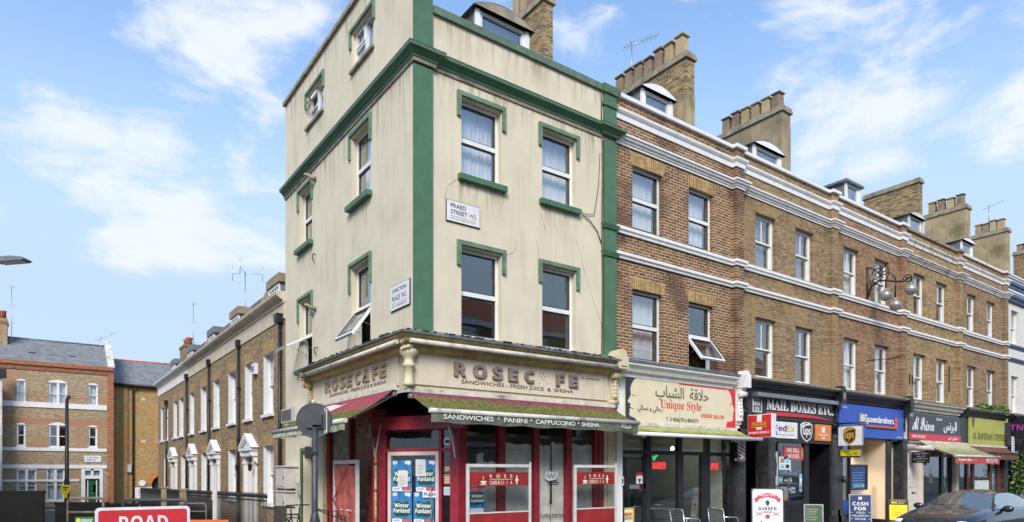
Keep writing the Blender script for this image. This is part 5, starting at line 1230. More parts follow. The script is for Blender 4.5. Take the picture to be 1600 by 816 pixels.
# window goods of the parcel shop
o, G = board('shop_notice', 'red WE SELL BOXES notice in the parcel shop window', R(1225, 738, -.04)[0], R(1263, 738, -.04)[0], R(1244, 719, -.04)[1], R(1244, 698, -.04)[1], paint('notice_red', (.48, .07, .065), .5), -.045, .004); w = R(1263, 738, -.04)[0] - R(1225, 738, -.04)[0]; hh = R(1244, 698, -.04)[1] - R(1244, 719, -.04)[1]
text('WE SELL', G, w * .1, w * .62, hh * .56, hh * .88, P_WHT, o, .001, .003, .01); text('BOXES', G, w * .18, w * .62, hh * .12, hh * .44, P_WHT, o, .001, .003, .01); m = MB(paint('cardboard', (.36, .24, .13), .8, .1, 9)); m.fbox(G, w * .70, w * .95, hh * .2, hh * .85, .0, .003); m.build('print', o)
o, G = board('shop_notice', 'white picture notice below the red one in the parcel shop window', 12.05, 12.65, 1.98, 2.36, P_WHT, -.045, .004); m = MB(paint('cardboard', (.36, .24, .13), .8, .1, 9)); m.fbox(G, .06, .27, .2, .34, 0, .003); m.fbox(G, .34, .52, .2, .34, 0, .003, P_SKY); m.fbox(G, .06, .27, .04, .15, 0, .003, P_SKY); m.fbox(G, .34, .52, .04, .15, 0, .003, P_TXT); m.build('print', o)
o, G = board('shop_notice', 'tall grey portrait poster at the left of the parcel shop window', 11.7, 12.0, 1.5, 2.5, paint('portrait_grey', (.42, .40, .40), .6, .3, 5), -.045, .004); m = MB(P_TXT); m.poly(G, [(.05, .3), (.2, .3), (.24, .6), (.18, .85), (.08, .85), (.04, .6)], 0, .003); m.build('print', o)
sh = thing('display_shelves', 'shelving with cards and envelopes inside the parcel shop window', 'shelves', (12.5, .7, .6)); m = MB(paint('shelf_metal', (.2, .2, .2), .5, .1, 4))
for z in (1.25, 1.55, 1.85, 2.15): m.box(11.7, 13.3, .22, .45, z, z + .025)
m.box(11.7, 13.3, .46, .48, .6, 2.5); m.build('shelf', sh)
rr = random.Random(5); cl = [P_WHT, P_PAP, paint('cardboard', (.36, .24, .13), .8, .1, 9), P_SKY, paint('lime_box', (.45, .60, .06), .6), P_PINK, P_TXT, P_PAP]; i = 0
for z in (1.275, 1.575, 1.875):
    x = 11.85
    while x < 13.1:
        w = rr.uniform(.12, .24); hh = rr.uniform(.15, .24); cm = rr.choice(cl); m = MB(cm); m.box(x, x + w * .85, .24, .34, z, z + hh); m.box(x + .02, x + w * .85 - .02, .237, .24, z + hh * .3, z + hh * .6, P_PAP if cm is not P_PAP else P_TXT)
        i += 1; lev = {1.275: 'lower', 1.575: 'middle', 1.875: 'upper'}[z]
        tag(m.build('packet'), 'small boxed packets standing on the %s shelf in the parcel shop window' % lev, 'packet', 'packets on the %s parcel shop shelf' % lev); x += w + rr.uniform(.02, .12)
m = MB(paint('cardboard', (.36, .24, .13), .8, .1, 9)); m.box(12.0, 12.6, .10, .2, 1.05, 1.4); m.box(12.28, 12.32, .097, .10, 1.05, 1.4, P_PAP); tag(m.build('carton'), 'brown cardboard carton low in the parcel shop window', 'box')
m = MB(P_SKY); m.fbox(FR, 13.12, 13.26, 1.3, 1.85, -.045, -.04); m.fbox(FR, 13.13, 13.25, 1.6, 1.72, -.04, -.036, P_WHT); m.fbox(FR, 13.13, 13.25, 1.38, 1.48, -.04, -.036, P_PINK); tag(m.build('sticker_strip'), 'blue sticker strip at the right of the parcel shop window', 'sticker')
# --- pawnbroker
h = houses[2]
M_PBLUE = paint('royal_blue_sign', (.03, .09, .42), .4, .05, 4); M_BEIGE = paint('beige_lobby_panel', (.56, .47, .36), .6, .04, 2); M_NAV = paint('navy_board', (.015, .035, .13), .4, .08, 5); M_YEL = paint('sign_yellow', (.74, .58, .01), .45, .05, 5)
shop_shell(h, 15.07, 19.5, M_BLACK, M_STONE, M_BEIGE, 2.6, 3.0)
m = MB(M_BEIGE); m.fbox(FR, 16.14, 18.45, .25, 3.05, -.75, -.70); m.fbox(FR, 16.1, 18.55, 3.05, 3.1, -.75, .0); m.fbox(FR, 16.10, 16.14, .25, 3.05, -.75, -.12); m.fbox(FR, 16.14, 18.45, .1, .27, -.75, -.6, M_BLACK); m.fbox(FR, 16.2, 18.5, 3.1, 3.14, -.75, .0, M_BLACK); m.fbox(FR, 18.40, 18.449, .25, 3.05, -.70, .0); m.build('lobby_wall', h)
front_grid(h, 15.4, 16.10, [(15.3, 15.42), (16.04, 16.10)], .12, 3.0, [], M_BLACK, fz=.4)
m = MB(M_BLACK); m.fbox(FR, 18.45, 18.78, .1, 3.15, -.75, .05); m.fbox(FR, 18.78, 19.5, .1, 2.6, -.4, -.34, paint('black_door', (.012, .012, .016), .35, .3, 4)); m.fbox(FR, 18.9, 19.4, .3, 1.0, -.34, -.32); m.fbox(FR, 18.9, 19.4, 1.15, 2.0, -.34, -.32); m.fbox(FR, 18.78, 19.5, 2.0, 2.08, -.4, -.3); m.build('side_door', h)
m = MB(M_BLINDG); m.fbox(FR, 18.86, 19.44, 2.12, 2.7, -.36, -.35); m.build('fanlight', h)
pil(h, 15.06, 15.36, 3.1, M_PILB); pil(h, 19.5, 19.86, 3.1, M_PILB)
m = MB(M_BLACK); console(m, FR, 19.5, 19.68, 3.3, 4.05, .25, M_BLACK); m.fbox(FR, 19.48, 19.74, 4.05, 4.5, 0, .40); m.poly(FR, [(19.48, 4.5), (19.74, 4.5), (19.70, 4.62), (19.52, 4.62)], .05, .38); m.build('console', h)
SG = thing('shop_sign', 'bright blue pawnbrokers fascia sign with white raised name over red underline', 'sign', (17.4, -.1, 3.1)); G = FR.at(15.12, 3.06, .06)
m = MB(M_PBLUE); m.fbox(G, 0, 4.42, 0, 1.06, 0, .07); m.build('board', SG)
bx = lambda px: R(px, 738, .18)[0] - 15.12
text(bold('H&T'), G, bx(1345), bx(1355), .52, .77, P_WHT, SG, .10, .015, .004); text(bold('pawnbrokers'), G, bx(1355.5), bx(1397), .45, .73, P_WHT, SG, .10, .015, .004)
m = MB(paint('coral_red', (.62, .10, .07), .5)); m.fbox(G, bx(1355), bx(1402), .36, .42, .08, .14); m.fbox(G, bx(1398), bx(1402), .42, .62, .09, .13); m.lathe(None, [(.08, 0), (.08, .04)], None, 12, Fr(G.p(bx(1400), .66, .1), G.r, G.u, G.n)); m.fbox(G, bx(1344), bx(1355), .44, .82, .068, .09, paint('grey_letter_side', (.16, .16, .18), .5)); m.build('underline', SG)
text('57 Praed St', G, .10, .48, .92, .98, P_WHT, SG, .071, .003); text('handt.co.uk', G, 3.9, 4.32, .06, .12, P_WHT, SG, .071, .003)
m = MB(P_WHT); a0, a1 = R(1329, 738, -.25)[0], R(1356, 738, -.25)[0]; z0, z1 = R(1342, 766, -.25)[1], R(1342, 726, -.25)[1]
o = thing('display_screen', 'dark framed blue display screen hanging in the pawnbroker entrance', 'screen', ((a0 + a1) / 2, .3, z0)); m = MB(M_BLACK); sash_frame(m, FR, a0, a1, z0, z1, -.25, .06, .08); m.build('frame', o)
m = MB(paint('screen_blue', (.012, .045, .17), .25, .3, 3)); m.fbox(FR, a0 + .06, a1 - .06, z0 + .06, z1 - .06, -.29, -.28); m.build('face', o); m = MB(paint('screen_print', (.10, .20, .42), .5))
for i in range(9): m.fbox(FR, a0 + .18, a1 - .18 - .07 * (i % 3), z1 - .30 - i * .09, z1 - .27 - i * .09, -.28, -.277)
m.fbox(FR, a0 + .2, a1 - .2, z0 + .1, z0 + .19, -.28, -.277, P_SKY); m.build('print', o)
dl = bpy.data.lights.new('lobby_downlight', 'SPOT'); dl.energy = 140; dl.color = (1, .76, .48); dl.spot_size = RAD(120); dl.spot_blend = .8; dl.shadow_soft_size = .06
lo = thing('downlight', 'small lit ceiling downlight in the pawnbroker entrance', 'downlight', (17.0, .22, 3.03)); m = MB(emit('lamp_glow', (1, .8, .5), 6)); m.lathe((17.0, .22, 3.035), [(.05, 0), (.05, .01)]); m.build('lens', lo); m = MB(M_STEEL); m.lathe((17.0, .22, 3.03), [(.075, .0), (.075, .018), (.055, .018), (.055, 0)]); m.build('rim', lo)
lb_ = bpy.data.objects.new('lobby_downlight', dl); C.objects.link(lb_); lb_.parent = lo; lb_.location = (0, 0, -.03)
m = MB(M_PBLUE); m.fbox(FR, 15.42, 16.04, .5, 1.0, -.06, -.05); m.fbox(FR, 15.42, 16.0, 2.55, 3.0, -.06, -.05); m.build('window_graphic', h)
# courier and money transfer signs projecting from the dark pilaster
def proj(name, label, pxa, pya, pxb, pyb, pyl, mat, th=.10, edge=None, wall=.15):
    """a sign standing square out from the wall: its wall edge at pxa, its street edge at pxb"""
    x = R(pxa, 738, wall)[0]; pA = hit(pxa, pya, (x, 0, 0), (1, 0, 0)); pB = hit(pxb, pyb, (x, 0, 0), (1, 0, 0)); zb = hit(pxb, pyl, (x, 0, 0), (1, 0, 0)).z
    G = Fr((x, pA.y, zb), (0, -1, 0), (0, 0, 1)); w, hh = abs(pA.y - pB.y), pB.z - zb
    o = thing(name, label, 'sign', tuple(G.p(w / 2, 0))); m = MB(mat); m.fbox(G, .01, w - .01, .01, hh - .01, -th, 0, mat); m.fbox(G, 0, w, 0, hh, -th + .01, -.008, edge or M_STEEL); m.build('panel', o); return o, G, w, hh
o, G, w, hh = proj('courier_sign', 'white projecting courier sign with brown UPS shield on the dark pilaster', 1309.5, 669, 1347.5, 665, 696, P_WHT)
shield(G.at(w * .5, hh * .52, .001), w * .52, hh * .92, o, M_UG, M_UB, M_UG); m = MB(M_IRON); m.tube([G.p(-.2, hh + .1, -.04), G.p(w + .05, hh + .1, -.04)], .025); 
for a in (.1, w - .1): m.tube([G.p(a, hh, -.04), G.p(a, hh + .1, -.04)], .012)
m.build('bracket', o)
o, G, w, hh = proj('money_sign', 'yellow Western Union projecting sign under the white courier sign', 1313, 704, 1344, 702, 714.5, M_YEL)
text('Western', G, w * .12, w * .48, hh * .60, hh * .9, P_TXT, o, .001, .004, .012); text('Union', G, w * .28, w * .60, hh * .30, hh * .56, P_TXT, o, .001, .004, .012); text(bold('WU'), G, w * .66, w * .92, hh * .36, hh * .62, P_TXT, o, .001, .004, .012, .15); m = MB(P_TXT); m.fbox(G, 0, w, 0, hh * .2, .0, .004); m.build('strip', o)
m = MB(M_IRON); m.tube([G.p(0, hh * .5, -.04), G.p(-.2, hh * .5, -.04)], .02); m.build('arm', o)
m = MB(M_BLACK); c0 = FR.p(R(1317, 749, .15)[0], R(1317, 749, .15)[1], .2); m.ball(c0, .11, None, 12); m.tube([c0, c0 + Vector((0, .15, 0))], .03); tag(m.build('security_camera'), 'black dome security camera on the dark pilaster left of the pawnbroker', 'camera')
# pawnbroker's balls
o = thing('pawnbroker_balls', 'three hanging grey balls on a scrolled iron bracket between the upper windows', 'hanging sign', (17.2, -.4, 7.8)); 
XB = R(1355, 738, .02)[0]
def tri(px, py, off): return hit(px, py, (XB, 0, 0), (1, 0, 0))
w0 = tri(1355, 418, .03); w1 = tri(1355, 468, .03); b1, b2, b3 = tri(1384, 462, .75), tri(1399, 477, 1.0), tri(1423, 452.5, 1.25)
m = MB(M_IRON); m.tube([w0, w1], .035); jn = tri(1400, 440, .95); m.tube([w1, tri(1362, 447, .25), tri(1375, 438, .55), jn, tri(1412, 440, 1.1), b3 + Vector((0, 0, .42)), b3 + Vector((0, 0, .22))], .028)
m.tube([jn, tri(1396, 430, .9), tri(1390, 425, .8), b1 + Vector((0, 0, .5)), b1 + Vector((0, 0, .22))], .026); m.tube([jn, b2 + Vector((0, 0, .6)), b2 + Vector((0, 0, .22))], .026)
def curl(c, r, d, turns=1.5):
    return [c + Vector((0, math.cos(a) * r * (1 - i / 34), math.sin(a) * r * (1 - i / 34))) for i in range(28) for a in (d * i / 28 * turns * 6.283,)]
for p, r, d in ((tri(1372, 428, .4), .20, 1), (tri(1382, 422, .6), .18, -1), (tri(1419, 436, 1.15), .16, 1), (tri(1366, 440, .3), .15, -1)): m.tube(curl(p, r, d), .02, None, 5)
m.tube([w0, tri(1366, 421, .3), tri(1380, 434, .6)], .022); m.build('bracket', o)
for b in (b1, b2, b3): m = MB(paint('silver_grey_ball', (.36, .35, .33), .35, .15, 5, .4, (.14, .13, .12), metal=.5)); m.ball(b, .185, None, 20); m.lathe(b + Vector((0, 0, .165)), [(.045, 0), (.045, .05), (.02, .08)]); m.build('ball', o)

# --- black and red salon
h = houses[3]
shop_shell(h, 19.85, 24.4, M_WHITED, M_STONE, paint('dim_salon', (.10, .11, .10), .9, .3, 2))
m = MB(paint('off_white_door', (.62, .57, .50), .6, .06, 5, .4, (.3, .25, .2), .5)); m.fbox(FR, 19.98, 21.35, .1, 3.05, -.1, -.02); m.fbox(FR, 20.1, 20.14, .2, 2.7, -.02, .0, M_STONE); m.fbox(FR, 21.2, 21.35, .1, 3.05, -.1, .03); m.fbox(FR, 20.45, 20.75, 1.1, 1.16, -.02, .0, P_TXT)
for z in (.3, 1.35): m.fbox(FR, 20.25, 21.08, z, z + .85, -.02, -.005)
m.build('panelled_door', h)
front_grid(h, 21.35, 23.9, [(21.3, 21.42), (23.0, 23.2), (23.85, 23.98)], .12, 3.0, [2.5], M_BLACK, fz=.4)
pil(h, 24.02, 24.3, 3.0, paint('white_pillar', (.62, .58, .54), .7, .1, 4, .6, (.3, .22, .16)))
SG = thing('shop_sign', 'black and red salon fascia with white script Al Prince and Arabic lettering', 'sign', (22.3, -.1, 3.1)); G = FR.at(19.98, 3.1, .06)
m = MB(paint('graphite_sign', (.045, .048, .058), .4, .05, 4)); m.fbox(G, 0, 4.5, 0, .98, 0, .06); m.build('board', SG); m = MB(paint('sign_red_band', (.58, .03, .05), .4, .04, 4)); m.fbox(G, 0, 4.5, .0, .24, .06, .068); m.build('red_band', SG)
text(script('Al Prince'), G, .25, 2.05, .34, .86, P_WHT, SG, .061, .006, .008); text('SALON', G, 2.25, 2.75, .78, .88, P_WHT, SG, .061, .004, .01); text('\u0633\u0646\uFEAE\uFE92\uFEDF\u0627'.replace('\u0633\u0646', '\uFEB2\uFEE7'), G, 2.9, 4.1, .32, .80, P_WHT, SG, .061, .006, .02)
text(bold('HAIR STYLIST'), G, .22, 1.3, .08, .17, P_WHT, SG, .069, .004); text('\uFEEE\uFED8\uFEDF \u0646\uFEEE\uFEDF\uFE8E\uFEBB', G, 3.3, 4.2, .05, .19, P_WHT, SG, .069, .004, .01); text('63', G, .12, .3, .84, .94, P_WHT, SG, .061, .004)
AP = awning('cream and red awning with green stains over the black and red salon', FR, 20.9, 25.0, 3.02, .12, 2.5, 1.25, moss('stained_cream_awning', (.50, .47, .30), (.26, .27, .12), 2.35, 3.1, .8, .5), paint('red_valance', (.50, .06, .06), .8, .15, 5, .3, (.6, .5, .45)), .26, M_WHITED, [('Signature Salon', 21.1, 22.3, 2.27, 2.42), ('0207 723 7721', 23.6, 24.7, 2.27, 2.42)], M_VTXT)
o = thing('hanging_sign', 'small black hanging board with white Arabic writing under a pale awning box', 'sign', (20.9, -.6, 2.2)); x = R(1424, 738, .1)[0]; pA = hit(1424, 708, (x, 0, 0), (1, 0, 0)); pB = hit(1452, 706, (x, 0, 0), (1, 0, 0)); zb = hit(1452, 723.5, (x, 0, 0), (1, 0, 0)).z
G = Fr((x, pA.y, zb), (0, -1, 0), (0, 0, 1)); w = abs(pA.y - pB.y); hh = pB.z - zb; m = MB(M_BLACK); m.fbox(G, 0, w, 0, hh, -.04, 0); m.build('panel', o)
for i, t in enumerate(('\uFE8F\uFE8E\uFE92\uFEB7 \uFE94\uFED7\uFEFC\uFEA3', '\uFEAE\uFECC\uFEB7 \uFEBA\uFED7', '\uFEF2\uFEDF\uFE8E\uFE9F\u0631', '\uFEF2\uFE8B\uFE8E\uFEB4\uFEE7')): text(t, G, w * (.12 if i % 2 == 0 else .3), w * (.9 if i % 2 == 0 else .75), hh * (.78 - i * .23), hh * (.93 - i * .23), P_WHT, o, .001, .003)
m = MB(M_WHITED); m.tube([G.p(-.1, hh + .14, -.02), G.p(w + .12, hh + .14, -.02)], .09, None, 10); m.tube([G.p(.2, hh, -.02), G.p(.2, hh + .1, -.02)], .015); m.tube([G.p(w - .2, hh, -.02), G.p(w - .2, hh + .1, -.02)], .015); m.build('bracket', o)
for px, py, lb in ((1454, 747, 'left'), (1474, 752, 'right')):
    o, G = board('shop_notice', 'white paper notice in the %s half of the black and red salon window' % lb, R(px - 2, 738, -.05)[0], R(px + 2.5, 738, -.05)[0], R(px, py + 7, -.05)[1], R(px, py - 6, -.05)[1], P_PAP, -.048, .004); m = MB(P_TXT)
    for i in range(5): m.fbox(G, .03, .22, .08 + i * .09, .10 + i * .09, 0, .002)
    m.build('print', o)
# cafe centre in brown and olive
h = houses[4]
shop_shell(h, 24.7, 29.2, M_BLACK, M_STONE, paint('dim_cafe', (.16, .14, .12), .9, .3, 2))
front_grid(h, 24.6, 29.1, [(24.6, 24.7), (25.4, 25.62), (26.0, 26.2), (27.85, 28.05), (28.75, 29.1)], .12, 3.0, [2.35], M_BROWN, fz=.9)
m = MB(paint('frosted_pane', (.55, .62, .60), .35, .05, 4)); m.fbox(FR, 26.22, 27.83, .9, 1.55, -.04, -.035); m.build('frosted_glass', h); m = MB(M_BROWN); m.fbox(FR, 28.05, 28.75, .1, 2.35, -.12, -.07); m.fbox(FR, 28.3, 28.5, .9, 2.1, -.07, -.06, P_SKY); m.build('timber_door', h)
m = MB(emit('amber_lamp', (1, .62, .08), 1.6)); a, z = R(1556, 736, -.1); m.fbox(FR, a - .12, a + .12, z - .06, z + .08, -.14, -.1); tag(m.build('lit_sign'), 'small lit amber sign inside the brown shop window', 'lamp')
SG = thing('shop_sign', 'olive green fascia sign with dark AL RAFIDIAN CENTRE lettering', 'sign', (27, -.1, 3.1)); G = FR.at(25.35, 3.0, .06); m = MB(paint('olive_sign', (.40, .40, .085), .5, .08, 1.5)); m.fbox(G, 0, 4.2, 0, 1.28, 0, .06); m.build('board', SG)
text(serif('AL RAFIDIAN CENTRE'), G, .3, 3.85, .28, .56, paint('dark_olive_print', (.10, .09, .03), .5), SG, .061, .006, .004); m = MB(paint('dark_olive_print', (.10, .09, .03), .5)); X = G.at(.36, .95, .06); m.poly(X, [(-.16, .2), (.16, .2), (.12, -.05), (.05, -.14), (.05, -.2), (-.05, -.2), (-.05, -.14), (-.12, -.05)], 0, .004); m.lathe(None, [(.14, 0), (.14, .004)], P_SKY, 16, Fr(G.p(3.8, .85, .06), G.r, G.u, G.n)); m.build('emblem', SG)
m = MB(paint('brown_awning_cloth', (.13, .05, .035), .9, .2, 4, .3, (.3, .25, .2))); n = 24
awning('dark brown awning over the olive sign shop', FR, 25.2, 29.3, 2.98, .12, 2.72, .55, m.cur, m.cur, .26, M_BROWN, (), None, False)
def leafy(mb, pts, n, sz, mats, rr, spread):
    for _ in range(n):
        c0 = rr.choice(pts); c1 = Vector(c0) + Vector((rr.gauss(0, spread[0]), rr.gauss(0, spread[1]), rr.gauss(0, spread[2])))
        a = Vector((rr.uniform(-1, 1), rr.uniform(-1, 1), rr.uniform(-.6, .6))).normalized(); b = a.cross(Vector((rr.uniform(-1, 1), rr.uniform(-1, 1), rr.uniform(-1, 1)))).normalized(); s_ = sz * rr.uniform(.6, 1.4)
        mb.add([c1 - a * s_, c1 + b * s_ * .5, c1 + a * s_, c1 - b * s_ * .5], ((0, 1, 2, 3),), rr.choice(mats))
LEAF = [paint('leaf_dark', (.035, .075, .02), .6, .3, 9), paint('leaf_mid', (.065, .14, .03), .6, .3, 9), paint('leaf_bright', (.14, .24, .045), .6, .3, 9)]
rr = random.Random(11)
for x0, x1, lb in ((25.9, 27.0, 'green weeds growing along the black cornice, left clump'), (27.6, 28.9, 'green weeds growing along the black cornice, right clump')):
    m = MB(LEAF[1]); leafy(m, [(x0 + (x1 - x0) * i / 12, -.25, 4.6) for i in range(13)], 420, .07, LEAF[1:], rr, (.06, .07, .07)); tag(m.build('weeds', recalc=False), lb, 'plant', 'weeds on the shop cornice')
m = MB(M_PILB); m.fbox(FR, 29.1, 29.5, .1, 3.1, -.2, .14); m.fbox(FR, 29.12, 29.46, 3.1, 4.1, -.1, .25); m.build('shop_pilaster', h)
# shop of the white house, its round sign, creeper
shop_shell(wh, 29.6, 34.2, M_BLACK, M_STONE, M_DARK)
front_grid(wh, 29.6, 34.2, [(29.6, 29.75), (31.5, 31.65), (34.0, 34.2)], .12, 3.0, [2.4], M_BLACK)
pA = hit(1594, 668, (29.95, 0, 0), (1, 0, 0)); o = thing('round_sign', 'round black projecting sign with purple lettering at the right edge', 'sign', tuple(pA)); G = Fr(pA, Vector((0, -1, 0)), (0, 0, 1)); m = MB(M_BLACK); m.lathe(None, [(.50, -.08), (.52, -.04), (.50, 0)], None, 28, G); m.build('disc', o)
text(bold('TNR'), G, -.38, .40, -.13, .13, paint('purple_print', (.42, .05, .35), .5), o, .002, .006); m = MB(M_IRON); m.tube([G.p(0, .5, -.04), G.p(pA.y, .5, -.04)], .03); m.build('arm', o)
m = MB(P_WHT); a, z = R(1583, 698, .2); m.fbox(FR, a - .14, a + .14, z - .55, z + .45, .18, .21); 
for i in range(7): m.fbox(FR, a - .09, a + .09, z - .45 + i * .12, z - .41 + i * .12, .21, .213, P_TXT)
tag(m.build('pillar_notice'), 'tall white notice on the dark pillar by the round black sign', 'sign')
m = MB(M_BLACK); a, z = R(1596, 690, .2); m.poly(FR, [(a - .6, z - .6), (a + 1.5, z - .4), (a + 1.5, z + .35), (a - .2, z + .1)], .3, .7); tag(m.build('dark_canopy'), 'black fabric canopy over the creeper at the right edge', 'canopy')
o = thing('creeper', 'bright green leafy creeper climbing beside the brown shop at the right edge', 'plant', (30.8, -.5, .12)); m = MB(M_BROWN); st = []
for i in range(5):
    pts = [Vector((30.35 + i * .33, -.3, .12))]; 
    for j in range(7): pts.append(pts[-1] + Vector((rr.uniform(-.12, .14), rr.uniform(-.08, .04), .33)))
    st += pts; m.tube(pts, [.03 - .003 * j for j in range(8)], M_BROWN, 5)
m.build('stem', o); m = MB(LEAF[0]); leafy(m, st, 3000, .085, LEAF + [LEAF[2]], rr, (.24, .22, .18)); m.build('foliage', o, recalc=False)

# ------------------------------------------------------------------ the low terrace along the side street
LB = [T + .002, 12.95, 17.8, 22.7, 27.6, 32.2]
LW = [[(9.05, 10.12), (11.45, 12.4)], [(13.68, 14.8), (16.25, 17.35)], [(18.7, 19.85), (21.35, 22.4)], [(24.05, 25.2), (25.85, 26.9)], [(28.6, 29.6), (30.4, 31.2)]]
LG = [(9.05, 10.12), (13.68, 14.8), (18.7, 19.75), (23.6, 24.7), (29.0, 30.0)]; LD = [(11.05, 12.05), (16.35, 17.25), (20.9, 21.75), (25.95, 27.0), None]
M_STUC = paint('stucco_band', (.58, .50, .38), .8, .08, 2, .35, (.3, .24, .16), .5); M_STUCW = paint('white_stucco_band', (.76, .74, .70), .8, .05, 2, .2, (.4, .36, .3), .3)
M_WREV = paint('white_reveal', (.62, .63, .64), .6, .04, 4, .1, (.4, .4, .38))
DC = [paint('pink_door', (.62, .36, .36), .4, .05, 4), paint('blush_door', (.62, .48, .44), .5, .05, 4), paint('grey_blue_door', (.36, .42, .50), .4, .05, 4), paint('dark_door', (.12, .13, .15), .4, .1, 4)]
LLB = ['brown stock brick terraced house with pink door, joined to the cream building', 'brown stock brick terraced house with the blush door and white pediment', 'brown stock brick terraced house with grey blue door, third along the side street', 'brown stock brick terraced house with dark door, fourth along the side street', 'brown stock brick house with white frieze at the far end of the side street terrace']
mans = (.45, 1.3)
for k in range(5):
    y0, y1 = LB[k], LB[k + 1]; h = thing('terraced_house', LLB[k], 'house', (0, (y0 + y1) / 2, gz((y0 + y1) / 2)), 'low terraced houses on the side street')
    ops = [(a, b, 3.68, 5.55) for a, b in LW[k]] + [(LG[k][0], LG[k][1], .95, 2.72)]; d = LD[k]
    if d: ops.append((d[0], d[1], -.4, 2.55))
    m = MB(M_BL); m.wall(FL, y0, y1, -.8, 6.95, ops, .22, None, M_WREV); m.quad((9, y0, -.8), (9, y1, -.8), (9, y1, 9), (9, y0, 9)); m.quad((0, y1, -.8), (9, y1, -.8), (9, y1, 8.6), (0, y1, 6.9)); m.build('wall', h, recalc=False)
    for a0, a1, b0, b1 in ops[:3]: m = MB(M_BLY); m.poly(FL, [(a0, b1), (a1, b1), (a1 + .12, b1 + .34), (a0 - .12, b1 + .34)], 0, .005); m.build('window_arch', h)
    for a0, a1, b0, b1 in ops[:3]: window(h, FL, a0, a1, b0, b1, 'sash', -.17, random.choice(['net', None, 'grey', 'net']), .5, 0, M_WHITE, M_GLASS, (M_WHITE, .06, .09, .08), 2)
    sm_ = M_STUCW if k >= 3 else M_STUC
    m = MB(sm_); m.fbox(FL, y0, y1, 6.30, 6.78, 0, .03); m.build('frieze', h)
    m = MB(sm_); z = 6.74; m.sweep([(0, y1), (0, y0)], [(0, z), (.06, z), (.08, z + .08), (.2, z + .14), (.26, z + .2), (.28, z + .28), (0, z + .34)]); m.build('cornice', h)
    m = MB(M_SLATE); m.quad((.38, y0, 6.9), (.38, y1, 6.9), (1.05, y1, 8.4), (1.05, y0, 8.4)); m.quad((1.05, y0, 8.4), (1.05, y1, 8.4), (9, y1, 8.7), (9, y0, 8.7)); m.quad((0, y0, 6.95), (.4, y0, 6.93), (.4, y1, 6.93), (0, y1, 6.95)); m.quad((.38, y0, 6.9), (1.05, y0, 8.4), (9, y0, 8.7), (9, y0, 6.9)); m.build('roof', h, recalc=False)
    m = MB(M_LEAD); G = Fr((0, y1 - .05, 0), (1, 0, 0), (0, 0, 1), (0, 1, 0)); m.poly(G, [(.26, 6.9), (.95, 8.56), (2.2, 8.66), (2.2, 8.2), (.5, 6.9)], -.13, .13, M_CEMENT); m.build('party_wall', h)
    dy = (10.4, 15.5, 19.7, 24.6, 29.6)[k]; G = Fr((.42, 0, 0), (0, 1, 0), (0, 0, 1), (-1, 0, 0)); m = MB(M_LEAD); w = .62
    m.fbox(G, dy - w, dy + w, 6.95, 7.85, -1.2, -.02); m.fbox(G, dy - w - .08, dy + w + .08, 7.85, 8.12, -1.25, .08, M_CEMENT if k < 2 else M_LEAD); do_ = m.build('dormer', h); m = MB(M_WHITE); sash_frame(m, G, dy - w + .04, dy + w - .04, 6.98, 7.84, .03, .09, .045)
    for q in (-.25, .0, .25): m.fbox(G, dy + q - .02, dy + q + .02, 7.06, 7.76, -.01, .02)
    m.build('dormer_frame', do_); m = MB(M_GLASSN); m.fbox(G, dy - w + .12, dy + w - .12, 7.07, 7.75, -.008, -.004); m.build('pane', do_)
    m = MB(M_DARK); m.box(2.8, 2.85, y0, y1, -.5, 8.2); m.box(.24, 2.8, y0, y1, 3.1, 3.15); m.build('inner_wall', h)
    if d:
        a, b = d; m = MB(M_WHITE); dt = 2.15
        for q0, q1 in ((a - .22, a - .001), (b + .001, b + .22)):
            m.fbox(FL, q0, q1, -.4, 2.42, 0, .10); m.fbox(FL, q0 - .02, q1 + .02, 2.18, 2.26, 0, .13); m.poly(Fr(FL.p(q0, 2.26, 0), FL.n, FL.u, FL.r), [(0, 0), (.09, 0), (.13, .12), (.20, .2), (.20, .32), (0, .32)], .02, q1 - q0 - .02)
        m.fbox(FL, a - .26, b + .26, 2.42, 2.60, 0, .17); m.fbox(FL, a - .30, b + .30, 2.60, 2.70, 0, .23); c_ = (a + b) / 2
        m.poly(FL, [(a - .32, 2.70), (b + .32, 2.70), (c_, 3.10)], 0, .12); m.poly(FL, [(a - .38, 2.70), (a - .24, 2.70), (c_, 3.02), (b + .24, 2.70), (b + .38, 2.70), (c_, 3.18)], 0, .24); m.fbox(FL, a, b, 2.12, 2.2, -.2, -.05)
        m.build('door_surround', h); m = MB(DC[k]); m.fbox(FL, a, b, -.4, 2.12, -.22, -.16); m.fbox(FL, a + .12, b - .12, .2, .9, -.16, -.14); m.fbox(FL, a + .12, b - .12, 1.1, 1.95, -.16, -.14)
        o = m.build('door', h); m = MB(M_IRON); m.ball(FL.p(a + .5, 1.25, -.12), .05, None, 8); m.build('knocker', o); m = MB(M_GLASS); m.fbox(FL, a, b, 2.2, 2.42, -.14, -.13); m.build('fanlight', h)
        m = MB(M_WHITED)
        for i in range(3): m.fbox(FL, a - .2, b + .2, -.6, .02 - i * .16 + gz(a) * .6, -.2 + i * .28, .1 + i * .28)
        m.build('steps', h)
    if k in (0, 1, 2, 3):
        yy = (12.98, 17.84, 22.74, 28.7)[k]; m = MB(M_IRON); zt_ = (6.3, 6.3, 6.3, 5.6)[k]; m.tube([FL.p(yy, -.5, .08), FL.p(yy, zt_, .08)], .042, None, 8); m.poly(FL.at(yy, zt_, .0), [(-.08, -.06), (.08, -.06), (.13, .18), (-.13, .18)], .0, .17)
        for z in (1.2, 3, 4.8): m.fbox(FL, yy - .09, yy + .09, z, z + .05, .0, .12)
        m.build('downpipe', h)
